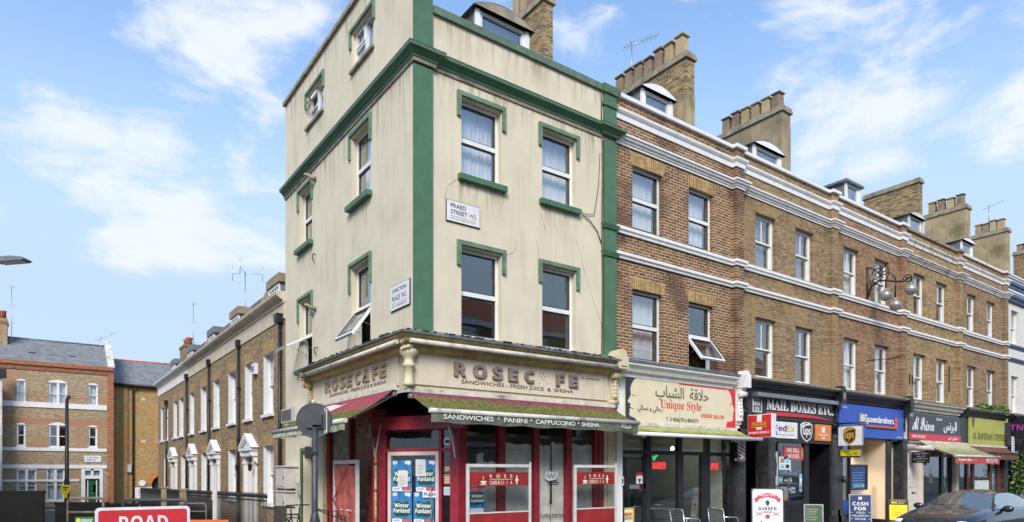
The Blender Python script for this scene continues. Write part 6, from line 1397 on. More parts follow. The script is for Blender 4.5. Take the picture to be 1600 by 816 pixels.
    if k == 0:
        m = MB(M_IRON); yy = 8.15; m.tube([FL.p(yy, -.2, .08), FL.p(yy, 6.25, .08)], .048, None, 8); m.poly(FL.at(yy, 6.25, 0), [(-.10, -.06), (.10, -.06), (.17, .2), (-.17, .2)], 0, .22); m.build('downpipe', h)
        m = MB(paint('alarm_box_white', (.68, .66, .70), .4, .1, 5)); m.fbox(FL, 10.75, 11.1, 5.05, 5.4, 0, .12); m.fbox(FL, 10.8, 11.05, 5.15, 5.3, .12, .13, paint('alarm_purple', (.2, .14, .35), .5)); tag(m.build('alarm_box'), 'small white and purple alarm box between the upper windows of the side street', 'alarm box')
        for yy in (10.72, 12.38):
            m = MB(M_IRON); G = Fr(FL.p(yy, 2.05, .26), FL.r, FL.n, FL.u); m.lathe(None, [(.03, -.11), (.05, -.09), (.06, .07), (.075, .085), (.015, .14)], None, 6, G); m.tube([FL.p(yy, 2.1, 0), FL.p(yy, 2.25, .12), FL.p(yy, 2.24, .26)], .015); tag(m.build('wall_lantern'), 'black wall lantern %s the pink door on the side street' % ('to the right of' if yy < 11 else 'to the left of'), 'lantern', 'wall lanterns by the pink door')
for i, (y, ln) in enumerate(((28.2, 0),)):
    ch = thing('chimney_stack', 'brick chimney with two red pots at the far end of the side street terrace', 'chimney', (3.2, 30.5, 8)); a = hit(281, 545, (1.8, 0, 0), (1, 0, 0)); m = MB(M_BL); m.box(1.8, 2.5, a.y - 1.6, a.y, 7.5, a.z - .1); m.box(1.75, 2.55, a.y - 1.65, a.y + .05, a.z - .1, a.z + .05, M_CEMENT); m.build('stack', ch)
    for q in (.4, 1.2): m = MB(M_POTR); m.lathe((2.15, a.y - q, a.z + .05), [(.2, 0), (.17, .35), (.22, .4), (.22, .5)]); m.build('chimney_pot', ch)
# area railings
def railing(label, y0, y1, x, zt, solid=False, spear=True):
    zg = min(gz(y0), gz(y1)) + .1; o = thing('railing', label, 'railing', (x, (y0 + y1) / 2, zg), 'iron railings along the side street'); m = MB(M_IRON); n = max(2, int(abs(y1 - y0) / .13))
    for i in range(n + 1):
        y = y0 + (y1 - y0) * i / n; z = zt + (gz(y)) * .8; m.tube([(x, y, zg), (x, y, z)], .011, None, 5)
        if spear: m.lathe((x, y, z), [(.011, 0), (.03, .03), (.004, .14)], None, 6)
    m.build('bars', o); m = MB(M_IRON)
    for dz in (-.08, -.95): m.add([Vector(p) for p in ((x - .015, y0, zt + gz(y0) * .8 + dz), (x + .015, y0, zt + gz(y0) * .8 + dz), (x + .015, y1, zt + gz(y1) * .8 + dz), (x - .015, y1, zt + gz(y1) * .8 + dz), (x - .015, y0, zt + gz(y0) * .8 + dz + .035), (x + .015, y0, zt + gz(y0) * .8 + dz + .035), (x + .015, y1, zt + gz(y1) * .8 + dz + .035), (x - .015, y1, zt + gz(y1) * .8 + dz + .035))], ((0, 1, 2, 3), (4, 5, 6, 7), (0, 1, 5, 4), (1, 2, 6, 5), (2, 3, 7, 6), (3, 0, 4, 7)))
    m.build('rail', o)
    if solid:
        m = MB(paint('black_sheet_panel', (.018, .018, .02), .6, .3, 5)); m.box(x + .03, x + .05, y0 + .1, y1 - .1, zg, zt - .12 + gz(y1) * .8); m.build('backing_panel', o)
railing('open spear topped iron railing nearest the cream building', 5.6, 11.0, -1.15, 1.25); railing('spear topped iron railing backed with black sheeting, second along the side street', 11.9, 16.3, -1.15, 1.25, True)
railing('spear topped iron railing backed with black sheeting, third along the side street', 17.3, 21.0, -1.15, 1.25, True); railing('spear topped iron railing backed with black sheeting, farthest along the side street', 21.9, 30.0, -1.15, 1.25, True)
for y, lb in ((16.8, 'stone gate post nearer the corner among the black railings'), (21.45, 'stone gate post farther along among the black railings')): m = MB(M_CEMENTY); m.box(-1.3, -1.05, y - .14, y + .14, -.4, 1.2); m.box(-1.33, -1.02, y - .17, y + .17, 1.2, 1.27); tag(m.build('gate_post'), lb, 'gate post')
# television aerials on the roofs
def aerial(label, p, h_, kind, px=None):
    o = thing('aerial', label, 'aerial', tuple(p)); m = MB(M_STEEL); p = Vector(p); m.tube([p, p + Vector((0, 0, h_))], .022, None, 6); m.build('mast', o); t = p + Vector((0, 0, h_ - .1)); m = MB(M_ALU)
    if kind == 'yagi':
        d = Vector((.62, -.30, .32)).normalized() * 1.0; m.tube([t - d * .3, t + d], .012, None, 5)
        for i in range(9): c0 = t - d * .25 + d * 1.2 * i / 8; s_ = Vector((0.1, .2, 0)); m.tube([c0 - s_, c0 + s_], .008, None, 4)
    elif kind == 'cross':
        for a in (0, 2.1, 4.2): d = Vector((math.cos(a), math.sin(a), .15)) * .8; m.tube([t, t + d], .012, None, 5); m.tube([t + d - Vector((0, 0, .35)), t + d + Vector((0, 0, .35))], .014, None, 5)
    else:
        for z in (.0, -1.2, -2.4): m.tube([t + Vector((-.15, 0, z)), t + Vector((.2, 0, z))], .012, None, 4)
    m.build('antenna', o)
a = hit(383, 470, (2.2, 0, 0), (1, 0, 0)); aerial('television aerial with three drooping rods on the side street roofs', (2.2, a.y, 8.0), hit(383, 428, (2.2, 0, 0), (1, 0, 0)).z - 7.9, 'cross')
a = hit(302, 530, (2.2, 0, 0), (1, 0, 0)); aerial('thin white mast aerial above the red chimney pots', (2.2, a.y, 8.2), hit(302, 475, (2.2, 0, 0), (1, 0, 0)).z - 8.1, 'mast')
a = hit(987, 120, (BX[1], 0, 0), (1, 0, 0)); zt_ = hit(987, 70, (BX[1], 0, 0), (1, 0, 0)).z; o = aerial('silver comb aerial on the long brick chimney stack', (BX[1], a.y, a.z - .3), zt_ - a.z + .4, 'yagi')
a = hit(1545, 345, (34.3, 0, 0), (1, 0, 0)); aerial('small aerial on the chimney stack at the far right', (34.3, a.y, a.z - .4), 1.2, 'yagi')

# ------------------------------------------------------------------ buildings across the end of the side street
V0 = 42.0
M_BF = brick('mixed_stock_brick', (.42, .31, .18), (.24, .18, .115), (.38, .31, .22), .01, .15, (.40, .22, .12), .5, [(6.9, 7.05, (.42, .17, .08)), (7.3, 7.42, (.42, .17, .08)), (5.5, 5.95, (.40, .18, .09)), (4.0, 4.15, (.42, .18, .09)), (1.0, 1.1, (.42, .18, .09))])
M_BRED = brick('red_brick', (.40, .15, .07), (.30, .10, .05), (.30, .22, .15), .008, .2)
M_BYEL = brick('yellow_brick', (.46, .31, .135), (.34, .22, .095), (.36, .27, .15), .008, .12, (.46, .24, .08), .4, [(6.85, 7.0, (.52, .22, .07)), (4.2, 4.5, (.52, .22, .07)), (2.1, 2.25, (.52, .22, .07))])
def yp(px, py): return YP(px, py, V0)
FE = Fr((0, V0, 0), (1, 0, 0), (0, 0, 1), (0, -1, 0))
eb = thing('brick_building', 'three storey patterned brick building with white bands and green door across the street end', 'building', (-4.6, V0, -.5))
x0, x1 = yp(-60, 600)[0], yp(177, 600)[0]; zt_ = yp(90, 568)[1]; zb = -.7
def op(pa, pb, pt, pbm): return (yp(pa, pt)[0], yp(pb, pt)[0], yp(pa, pbm)[1], yp(pa, pt)[1])
ops = [op(26, 40, 594, 630), op(76, 105, 597, 632), op(138, 153, 601, 634), op(26, 40, 663, 697), op(76, 105, 664, 699), op(138, 152, 667, 699), op(26, 56, 655, 767)[:2] + (op(26, 56, 734, 767)[2], op(26, 56, 734, 767)[3]), op(72, 101, 733, 783), ]
ops[6] = op(26, 57, 734, 785); dr = op(127, 161, 733, 786); dr = (dr[0], dr[1], -.55, dr[3])
m = MB(M_BF); m.wall(FE, x0, x1, zb, zt_, ops + [dr], .12); m.quad((x1, V0, zb), (x1, V0 + 9, zb), (x1, V0 + 9, zt_), (x1, V0, zt_)); m.quad((x0, V0 + 9, zb), (x1, V0 + 9, zb), (x1, V0 + 9, zt_ + 2), (x0, V0 + 9, zt_ + 2)); m.build('wall', eb, recalc=False)
m = MB(M_BRED); q0 = yp(168, 600)[0]; m.fbox(FE, q0, x1 + .02, zb, zt_ - .5, 0, .06); m.sweep([(x0, V0), (x1, V0)], [(0, zt_ - .55), (.06, zt_ - .55), (.1, zt_ - .3), (.2, zt_ - .25), (.2, zt_), (0, zt_)]); m.build('red_brick_trim', eb)
m = MB(M_WHITE)
for pt, pb in ((627, 636.5), (697, 703.5), (746, 751)):
    a1 = yp(167, 650)[0] if pt < 740 else yp(124, 700)[0]; m.fbox(FE, x0, a1, yp(90, pb + 1.5)[1], yp(90, pt + 3)[1], -.05, .06)
m.fbox(FE, x0, yp(167, 650)[0], dr[3] + .03, dr[3] + .28, -.05, .07); m.build('white_band', eb)
def arched(o, F, a0, a1, b0, b1, dbl, cur):
    f = MB(M_WHITE); h_ = .16 * (a1 - a0); pts = [(a0 - .03, b1 - .02)] + [(a0 - .03 + (a1 - a0 + .06) * i / 10, b1 + h_ * math.sin(math.pi * i / 10) + .02) for i in range(11)] + [(a1 + .03, b1 - .02)]
    f.poly(F, pts, -.1, .02); w = window(o, F, a0, a1, b0, b1, 'sash', -.05, cur, .5, 0, M_WHITE, M_GLASS, (M_WHITE, .05, .08, .05), 0)
    if dbl: c_ = (a0 + a1) / 2; f.fbox(F, c_ - .07, c_ + .07, b0, b1, -.1, .01)
    f.build('window_head', o)
for i, q in enumerate(ops): arched(eb, FE, *q, i in (1, 4, 6, 7), 'net' if i in (0, 1, 2, 6, 7) else None)
m = MB(M_WHITE); a, b = dr[0], dr[1]; dz = yp(140, 751)[1]; m.fbox(FE, a, a + .22, -.55, dr[3], -.08, .05); m.fbox(FE, b - .2, b, -.55, dr[3], -.08, .05); m.fbox(FE, a + .22, b - .2, dz + .12, dz + .34, -.08, .04); m.fbox(FE, (a + b) / 2 - .07, (a + b) / 2 + .07, dz + .34, dr[3], -.08, .04); m.fbox(FE, a + .22, b - .2, dr[3] - .1, dr[3], -.08, .04)
m.fbox(FE, a + .34, a + .40, -.55, dz, -.1, -.03); m.fbox(FE, b - .40, b - .34, -.55, dz, -.1, -.03); m.build('door_surround', eb)
m = MB(paint('bottle_green_door', (.008, .10, .035), .35, .1, 4)); m.fbox(FE, a + .40, b - .40, -.55, dz - .02, -.12, -.08); 
for q in (a + .5, (a + b) / 2 + .05): m.fbox(FE, q, q + .34, .55, dz - .3, -.08, -.065); m.fbox(FE, q + .04, q + .3, .48, .52, -.08, -.05, M_ALU)
o = m.build('door', eb); m = MB(M_STEEL); m.ball(FE.p((a + b) / 2, .2, -.06), .04, None, 8); m.build('handle', o)
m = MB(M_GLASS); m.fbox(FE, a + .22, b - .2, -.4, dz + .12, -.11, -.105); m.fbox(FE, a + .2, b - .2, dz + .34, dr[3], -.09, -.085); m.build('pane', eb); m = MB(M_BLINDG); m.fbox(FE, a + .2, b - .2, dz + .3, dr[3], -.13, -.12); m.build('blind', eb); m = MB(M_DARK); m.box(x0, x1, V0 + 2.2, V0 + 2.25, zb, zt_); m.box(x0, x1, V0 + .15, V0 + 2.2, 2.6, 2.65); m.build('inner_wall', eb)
zr = yp(90, 545)[1] + .55; m = MB(M_SLATEL); m.quad((x0, V0 - .05, zt_ + .02), (x1, V0 - .05, zt_ + .02), (x1, V0 + 3.2, zr + .4), (x0, V0 + 3.2, zr + .4)); m.quad((x0, V0 + 3.2, zr + .4), (x1, V0 + 3.2, zr + .4), (x1, V0 + 9, zt_), (x0, V0 + 9, zt_)); m.build('roof', eb, recalc=False)
m = MB(M_LEAD); m.tube([(x0, V0 + 3.2, zr + .42), (x1, V0 + 3.2, zr + .42)], .07); G = Fr((x1 - .12, V0, 0), (0, 1, 0), (0, 0, 1), (1, 0, 0)); m.poly(G, [(-.1, zt_), (-.1, zt_ + .1), (3.0, zr + .75), (3.5, zr + .8), (3.5, zt_)], -.2, .2, M_WHITED); m.build('gable_coping', eb)
for px in (50, 114): c0 = yp(px, 566); m = MB(M_IRON); m.box(c0[0] - .18, c0[0] + .18, V0 + 1.1, V0 + 1.3, zt_ + .66, zt_ + .76); m.build('roof_vent', eb)
ch = thing('chimney_stack', 'tall brick chimney with a red pot at the left edge', 'chimney', (-8, V0 + 2, 10)); a0, a1 = YP(-14, 520, V0 + 2)[0], YP(11.5, 520, V0 + 2)[0]; zc_ = YP(5, 497, V0 + 2)[1]; m = MB(M_BF); m.box(a0, a1, V0 + 2, V0 + 3.2, zt_, zc_); m.box(a0 - .05, a1 + .05, V0 + 1.95, V0 + 3.25, zc_ - .35, zc_ - .2, M_BRED); m.build('stack', ch); m = MB(M_POTR); m.lathe((YP(4, 490, V0 + 2)[0], V0 + 2.5, zc_), [(.2, 0), (.18, .5), (.22, .55)]); m.build('chimney_pot', ch)
a = YP(18, 550, V0 + 2); aerial('tall thin mast aerial on the slate roof at the left', (a[0], V0 + 2, a[1] - .3), YP(18, 444, V0 + 2)[1] - a[1] + .2, 'mast')
a = YP(157, 553, V0 + 2.5); aerial('small comb aerial by the white gable coping', (a[0], V0 + 2.5, a[1] - .3), YP(157, 527, V0 + 2.5)[1] - a[1] + .3, 'yagi')
a0, z1 = yp(132, 712); a1, _ = yp(158, 712); _, z0 = yp(132, 722); o = thing('street_nameplate', "white street nameplate reading ST MICHAEL'S STREET on the far brick building", 'sign', (a0, V0, z0)); m = MB(P_WHT); m.fbox(FE, a0, a1, z0, z1, .0, .04); m.build('plate', o); text("ST MICHAEL'S", FE, a0 + .1, a1 - .12, (z0 + z1) / 2 + .03, z1 - .07, P_TXT, o, .041, .003); text('STREET W2', FE, a0 + .1, a1 - .35, z0 + .07, (z0 + z1) / 2 - .02, P_TXT, o, .041, .003)
# left neighbour: a pale downpipe corner with its dark gutter box
nb = thing('brick_building', 'sliver of a building at the left edge with a pale downpipe and black gutter box', 'building', (-8.5, V0 - 1, -.6)); xl = YP(3.4, 600, V0 - 1)[0]; m = MB(M_BF); m.box(-14, xl - .22, V0 - 1, V0 - .1, -.7, YP(3, 598, V0 - 1)[1]); m.build('wall', nb); m = MB(M_WHITED); m.box(xl - .22, xl, V0 - 1.05, V0 - .9, -.7, YP(3, 590, V0 - 1)[1]); m.build('downpipe', nb); m = MB(M_IRON); z = YP(3, 588, V0 - 1)[1]; m.box(xl - .4, xl + .22, V0 - 1.2, V0 - .8, z - .1, z + .45); m.build('gutter_box', nb)
# yellow brick building with slate roof
V1 = 43.2; FY = Fr((0, V1, 0), (1, 0, 0), (0, 0, 1), (0, -1, 0)); yb_ = thing('yellow_brick_building', 'tall yellow brick building with grey slate roof behind the terrace end', 'building', (1, V1, -.5)); xa = x1 + .05; xb_ = 6.0; ze = YP(220, 602, V1)[1]
m = MB(M_BYEL); wy = [(YP(262, 640, V1)[0], YP(262, 640, V1)[0] + .9, YP(262, 645, V1)[1], YP(262, 612, V1)[1]), (YP(262, 640, V1)[0], YP(262, 640, V1)[0] + .9, YP(262, 712, V1)[1], YP(262, 680, V1)[1])]
ad = (YP(237, 750, V1)[0], YP(237, 750, V1)[0] + 2.6, -.6, YP(245, 745, V1)[1]); m.wall(FY, xa, xb_, -.7, ze, wy + [ad], .15); m.fbox(FY, YP(196, 600, V1)[0] - .12, YP(196, 600, V1)[0] + .12, -.7, ze - .02, 0, .12); m.quad((xa, V1 + 9, -.7), (xb_, V1 + 9, -.7), (xb_, V1 + 9, ze + 2), (xa, V1 + 9, ze + 2)); m.quad((xa, V1, -.7), (xa, V1 + 9, -.7), (xa, V1 + 9, ze), (xa, V1, ze)); m.build('wall', yb_, recalc=False)
for q in wy: window(yb_, FY, *q, 'sash', -.08, 'net', .5, 0, M_WHITE, M_GLASS, (M_WHITE, .05, .08, .06))
zr2 = YP(220, 565, V1 + 3)[1]; m = MB(M_SLATEL); m.quad((xa, V1 - .25, ze - .05), (xb_, V1 - .25, ze - .05), (xb_, V1 + 3.3, zr2), (xa, V1 + 3.3, zr2)); m.quad((xa, V1 + 3.3, zr2), (xb_, V1 + 3.3, zr2), (xb_, V1 + 9, ze), (xa, V1 + 9, ze)); m.build('roof', yb_, recalc=False); m = MB(M_POTR); m.tube([(xa, V1 + 3.3, zr2), (xb_, V1 + 3.3, zr2)], .09); m.build('ridge_tile', yb_)
m = MB(M_IRON); m.tube([(xa, V1 - .3, ze - .08), (xb_, V1 - .3, ze - .08)], .09); xd = YP(208, 650, V1)[0]; m.tube([(xd + .25, V1 - .3, ze - .1), (xd, V1 - .1, ze - .45), (xd, V1 - .1, -.6)], .06); m.build('gutter', yb_)
m = MB(paint('orange_arch_brick', (.52, .17, .05), .8, .2, 6)); A0 = ad[0]; rad = 1.3; pts = [(A0 + 1.3 - (rad + .3) * math.cos(t * math.pi / 12), ad[3] - .55 + (rad * .62 + .3) * math.sin(t * math.pi / 12)) for t in range(13)] + [(A0 + 1.3 + rad * math.cos(t * math.pi / 12), ad[3] - .55 + rad * .62 * math.sin(t * math.pi / 12)) for t in range(13)]; m.poly(FY, pts, 0, .04); m.build('door_arch', yb_); m = MB(M_DARK); m.fbox(FY, ad[0], ad[1], -.6, ad[3], -.3, -.25); m.build('door', yb_)
for px, py in ((224, 624), (224, 690)): c0 = YP(px, py, V1); m = MB(M_STUC); m.fbox(FY, c0[0] - .14, c0[0] + .14, c0[1] - .1, c0[1] + .1, 0, .02); m.build('stone_block', yb_)
m = MB(M_BOX); c0 = YP(202, 732, V1); m.fbox(FY, c0[0] - .12, c0[0] + .12, c0[1] - .28, c0[1] + .28, .0, .2); tag(m.build('wall_cabinet'), 'small pale cabinet on the yellow brick wall left of the black drainpipe', 'cabinet')
c0 = YP(222, 755, V1); m = MB(P_WHT); m.lathe(None, [(.22, 0), (.22, .1)], None, 14, Fr(FY.p(c0[0], c0[1], 0), FY.r, FY.u, FY.n)); tag(m.build('wall_lamp'), 'round white wall light above the nursery board', 'lamp')
a0, z1 = YP(211, 762, V1 - .3); a1, _ = YP(238, 762, V1 - .3); _, z0 = YP(211, 783, V1 - .3); o = thing('nursery_board', 'white board with coloured LEYF letters under the yellow brick wall', 'sign', ((a0 + a1) / 2, V1 - .3, z0)); G = Fr((a0, V1 - .3, z0), (1, 0, 0), (0, 0, 1)); w, hh = a1 - a0, z1 - z0; m = MB(P_WHT); m.fbox(G, 0, w, 0, hh, -.05, 0); m.fbox(G, .05, .13, -z0 - .6, 0, -.05, 0, M_STEEL); m.fbox(G, w - .13, w - .05, -z0 - .6, 0, -.05, 0, M_STEEL); m.build('panel', o)
for i, (ch_, c_) in enumerate((('L', P_PINK), ('e', paint('letter_teal', (.05, .4, .4), .5)), ('y', paint('letter_blue', (.05, .15, .5), .5)), ('f', paint('letter_green', (.2, .5, .08), .5)))): text(bold(ch_), G, w * (.2 + i * .15), w * (.32 + i * .15), hh * .6, hh * .88, c_, o, .001, .004, .01)
text('Nursery', G, w * .2, w * .8, hh * .34, hh * .5, paint('letter_blue', (.05, .15, .5), .5), o, .001, .004); text('open to all', G, w * .25, w * .75, hh * .14, hh * .26, P_TXT, o, .001, .004)
# ------------------------------------------------------------------ street furniture
def face_frame(p, yaw_extra=0.0):
    """upright frame at p turned towards the middle of the junction"""
    d = Vector((CAM.x - p[0], CAM.y - p[1], 0)).normalized(); d.rotate(Matrix.Rotation(RAD(yaw_extra), 3, 'Z')); r = Vector((-d.y, d.x, 0))
    return Fr(p, r, (0, 0, 1), d)
# round sign seen from behind
p = DEP(491, 657, 8.3); o = thing('road_sign', 'round dark grey road sign seen from behind on a grey post by the cafe corner', 'road sign', (p.x, p.y, .1)); G = face_frame(p, -8); r_ = 27.5 / FPX * 8.3
m = MB(M_GREY); m.lathe(None, [(r_, -.02), (r_, .0), (r_ * .97, .008), (r_ * .93, .0)], None, 40, G); m.build('sign_disc', o)
m = MB(M_GREY); m.fbox(G, -.09, .13, -.10, .11, .002, .03); m.fbox(G, -.02, .10, -.06, .08, .03, .07); 
for a in (-.06, .10):
    for b in (-.07, .08): m.ball(G.p(a, b, .032), .009, M_STEEL, 6)
m.build('bracket', o); m = MB(M_WHITED); m.fbox(G, .125, .135, -.17, .16, .002, .006); m.fbox(G, .145, .158, -.16, .15, .002, .005); m.ball(G.p(-.01, r_ + .01, -.01), .03, M_WHITED, 8); m.build('paint_streak', o)
q = DEP(492, 700, 8.3); m = MB(M_GREY); m.tube([(q.x, q.y, .1), (q.x, q.y, p.z + .02)], .037, None, 16); m.lathe((q.x, q.y, .1), [(.09, 0), (.09, .02), (.058, .04), (.058, 1.14), (.064, 1.15), (.064, 1.19), (.046, 1.26), (.037, 1.31)]); G2 = face_frame(q); m.fbox(G2, -.14, -.06, q.z - .05, q.z + .0, -.03, .03) if False else None; m.build('post', o)
m = MB(M_IRON); G2 = face_frame(Vector((q.x, q.y, 0))); m.fbox(G2, -.12, -.05, 2.07, 2.22, -.04, .04); m.fbox(G2, -.07, .045, 2.12, 2.16, -.045, .045); m.build('clamp_box', o)
# ROAD CLOSED sign
p = DEP(225, 792, 8.35); o = thing('road_closed_sign', 'red and white ROAD CLOSED board standing in the side street', 'road sign', (p.x, p.y, 0)); G = face_frame(Vector((p.x, p.y, 0)), 4); w, zt_, hh = 1.05, p.z, .75
def rrect(x0, x1, y0, y1, r, n=5):
    return [(cx + r * math.cos(a), cy + r * math.sin(a)) for cx, cy, s_ in ((x1 - r, y1 - r, 0), (x0 + r, y1 - r, 1), (x0 + r, y0 + r, 2), (x1 - r, y0 + r, 3)) for a in [(s_ + i / n) * math.pi / 2 for i in range(n + 1)]]
M_RS = paint('road_sign_red', (.58, .035, .045), .35, .08, 4, .15, (.3, .1, .1)); m = MB(P_WHT); m.poly(G, rrect(-w / 2, w / 2, zt_ - hh, zt_, .05), -.012, 0, P_WHT); m.poly(G, rrect(-w / 2 + .035, w / 2 - .035, zt_ - hh + .035, zt_ - .035, .035), 0, .003, M_RS); m.build('panel', o)
text(bold('ROAD'), G, -.27, .27, zt_ - .31, zt_ - .11, P_WHT, o, .003, .002, 0); text(bold('CLOSED'), G, -.42, .42, zt_ - .62, zt_ - .42, P_WHT, o, .003, .002, 0)
m = MB(M_STEEL)
for a in (-.4, .4): m.tube([G.p(a, zt_ - .05, -.035), G.p(a, zt_ - hh, -.035), G.p(a, 0, .08)], .018); m.tube([G.p(a, zt_ - .05, -.04), G.p(a, 0, -.45)], .018)
m.tube([G.p(-.4, .15, .2), G.p(.4, .15, .2)], .014); m.tube([G.p(-.4, .15, -.40), G.p(.4, .15, -.40)], .014); m.build('stand', o)
# hoardings and barriers round the works
M_PLY = paint('black_ply', (.010, .0095, .0095), .65, .35, 1.5, .3, (.04, .037, .033), spec=.2)
def hoard(label, px0, px1, py, d, bottom=None):
    a, b = DEP(px0, py, d), DEP(px1, py, d); zt_ = a.z; zg = gz(a.y); o = thing('hoarding_panel', label, 'hoarding', ((a.x + b.x) / 2, (a.y + b.y) / 2, zg), 'black hoarding panels round the road works'); r_ = Vector((b.x - a.x, b.y - a.y, 0)); G = Fr((a.x, a.y, 0), r_, (0, 0, 1)); w = r_.length
    m = MB(M_PLY); m.fbox(G, 0, w, zg + .06, zt_, -.03, 0); m.build('sheet', o); m = MB(M_PLY); m.fbox(G, -.01, w + .01, zt_ - .05, zt_ + .012, -.05, .012); 
    for q in (.04, w - .1): m.fbox(G, q, q + .06, zg, zt_, -.09, -.03); m.fbox(G, q - .1, q + .16, zg, zg + .06, -.45, .2)
    m.build('frame', o); return o, G, w, zt_
hoard('tall black hoarding panel at the left edge', -60, 68, 768, 14)
hoard('black hoarding panel behind the brown metal frame', 86, 168, 785.5, 16); hoard('black hoarding panel behind the red road board', 262, 293, 790, 13.5); hoard('black hoarding panel half hidden by the left side of the red road board', 168, 215, 787, 16.5)
def tube_frame(name, label, px0, px1, py, d, mat, mids, r=.02, dropz=None, cat='barrier', feet=True):
    a, b = DEP(px0, py, d), DEP(px1, py, d); zg = gz(a.y); o = thing(name, label, cat, ((a.x + b.x) / 2, (a.y + b.y) / 2, zg)); r_ = Vector((b.x - a.x, b.y - a.y, 0)); G = Fr((a.x, a.y, 0), r_, (0, 0, 1)); w = r_.length; z = a.z
    m = MB(mat); m.tube([G.p(0, zg, 0), G.p(0, z - .05, 0), G.p(.05, z, 0), G.p(w - .05, z, 0), G.p(w, z - .05, 0), G.p(w, zg, 0)], r, None, 8); m.build('frame', o); m = MB(mat)
    for q in mids: m.tube([G.p(0, zg + (z - zg) * q, 0), G.p(w, zg + (z - zg) * q, 0)], r * .9)
    m.build('cross_bar', o)
    if feet:
        m = MB(mat); 
        for q in (0, w): m.tube([G.p(q, zg + .03, -.35), G.p(q, zg + .03, .35)], r)
        m.build('foot', o)
    return o, G, w, z
M_RUST = paint('rusty_brown_steel', (.17, .12, .095), .6, .3, 8, .4, (.25, .2, .16))
o, G, w, z = tube_frame('tube_barrier', 'brown metal tube frame standing before the black hoarding', 106.5, 161.5, 778.5, 13, M_RUST, (.80, .25), .026)
a, b = DEP(118, 808, 12.9), DEP(147, 808, 12.9); p_ = thing('safety_sign', 'small green sign with a yellow dot hung on the brown metal frame', 'sign', tuple((a + b) / 2)); G = Fr((a.x, a.y, a.z - .22), b - a, (0, 0, 1)); w = (b - a).length
m = MB(paint('sign_green', (.02, .20, .05), .4, .06, 4)); m.fbox(G, 0, w, 0, .22, 0, .01); m.build('panel', p_); m = MB(M_YEL); m.lathe(None, [(.045, 0), (.045, .004)], None, 14, Fr(G.p(w * .17, .15, .01), G.r, G.u, G.n)); m.build('emblem', p_); text(bold('PARKMENT'), G, w * .33, w * .93, .12, .18, P_WHT, p_, .011, .003)
tube_frame('barrier_frame', 'grey tubular barrier behind the red road board', 193, 290, 781.5, 14.5, M_GREY, (.86, .5), .035)
tube_frame('barrier_frame', 'rusty thin barrier frame to the right of the grey tubular one', 284, 322, 787, 15, M_RUST, (.85, .3), .02)
a, b = DEP(232, 812.5, 12), DEP(358, 812.5, 12); o = thing('plastic_barrier', 'orange plastic road works barrier behind the red road board', 'barrier', ((a.x + b.x) / 2, (a.y + b.y) / 2, 0)); G = Fr((a.x, a.y, 0), Vector((b.x - a.x, b.y - a.y, 0)), (0, 0, 1)); w = Vector((b.x - a.x, b.y - a.y, 0)).length; M_OR = paint('barrier_orange', (.72, .13, .03), .5, .08, 3, .2, (.3, .12, .06)); zt_ = a.z
m = MB(M_OR); m.fbox(G, 0, w, zt_ - .30, zt_, -.03, .03); m.fbox(G, 0, w, .35, .5, -.03, .03); m.fbox(G, 0, w, .1, .2, -.03, .03)
for q in (0, w * .33, w * .66, w - .06): m.fbox(G, q, q + .06, .06, zt_ - .002, -.028, .028)
m.build('panel', o); m = MB(M_PLY); m.fbox(G, .1, .3, 0, .07, -.35, .35); m.fbox(G, w - .3, w - .1, 0, .07, -.35, .35); m.build('foot', o)
# white fronted area railing by the far building
a, b = YP(66, 780, V0 - 1.2)[0], YP(88, 780, V0 - 1.2)[0]; zt_ = YP(77, 784, V0 - 1.2)[1]; o = thing('railing', 'short black railing in front of the far white ground floor windows', 'railing', ((a + b) / 2, V0 - 1.2, -.5)); m = MB(M_IRON)
for i in range(7): x = a + (b - a) * i / 6; m.tube([(x, V0 - 1.2, -.6), (x, V0 - 1.2, zt_)], .015, None, 5)
for z in (zt_ - .45, -.4): m.tube([(a, V0 - 1.2, z), (b, V0 - 1.2, z)], .02, None, 5)
m.build('bars', o)
# thin dark column with a yellow plate
p = DEP(104.5, 623, 26); o = thing('camera_column', 'tall thin black column with a yellow notice in front of the far brick building', 'column', (p.x, p.y, gz(p.y))); m = MB(M_IRON); m.tube([(p.x, p.y, gz(p.y)), (p.x, p.y, 1.6), (p.x, p.y, 1.65), (p.x, p.y, p.z)], [.09, .09, .075, .06], None, 10); m.build('post', o); m = MB(M_IRON); m.box(p.x - .02, p.x + .12, p.y - .06, p.y + .06, p.z - .02, p.z + .12); m.fbox(FE, 0, 0, 0, 0, 0, 0) if False else None; m.build('head', o)
q = DEP(102.5, 765, 25.8); G = face_frame(q); z_ = thing('yellow_notice', 'yellow shield shaped notice strapped to the thin black column', 'sign', tuple(q)); m = MB(M_YEL); m.poly(G, [(-.15, .18), (.15, .18), (.16, .0), (.1, -.12), (.06, -.2), (.06, -.34), (-.06, -.34), (-.06, -.2), (-.1, -.12), (-.16, .0)], 0, .015); m.build('plate', z_); m = MB(P_TXT); m.fbox(G, -.09, .09, .05, .1, .015, .018); m.fbox(G, -.06, .06, -.03, .01, .015, .018); m.build('print', z_)
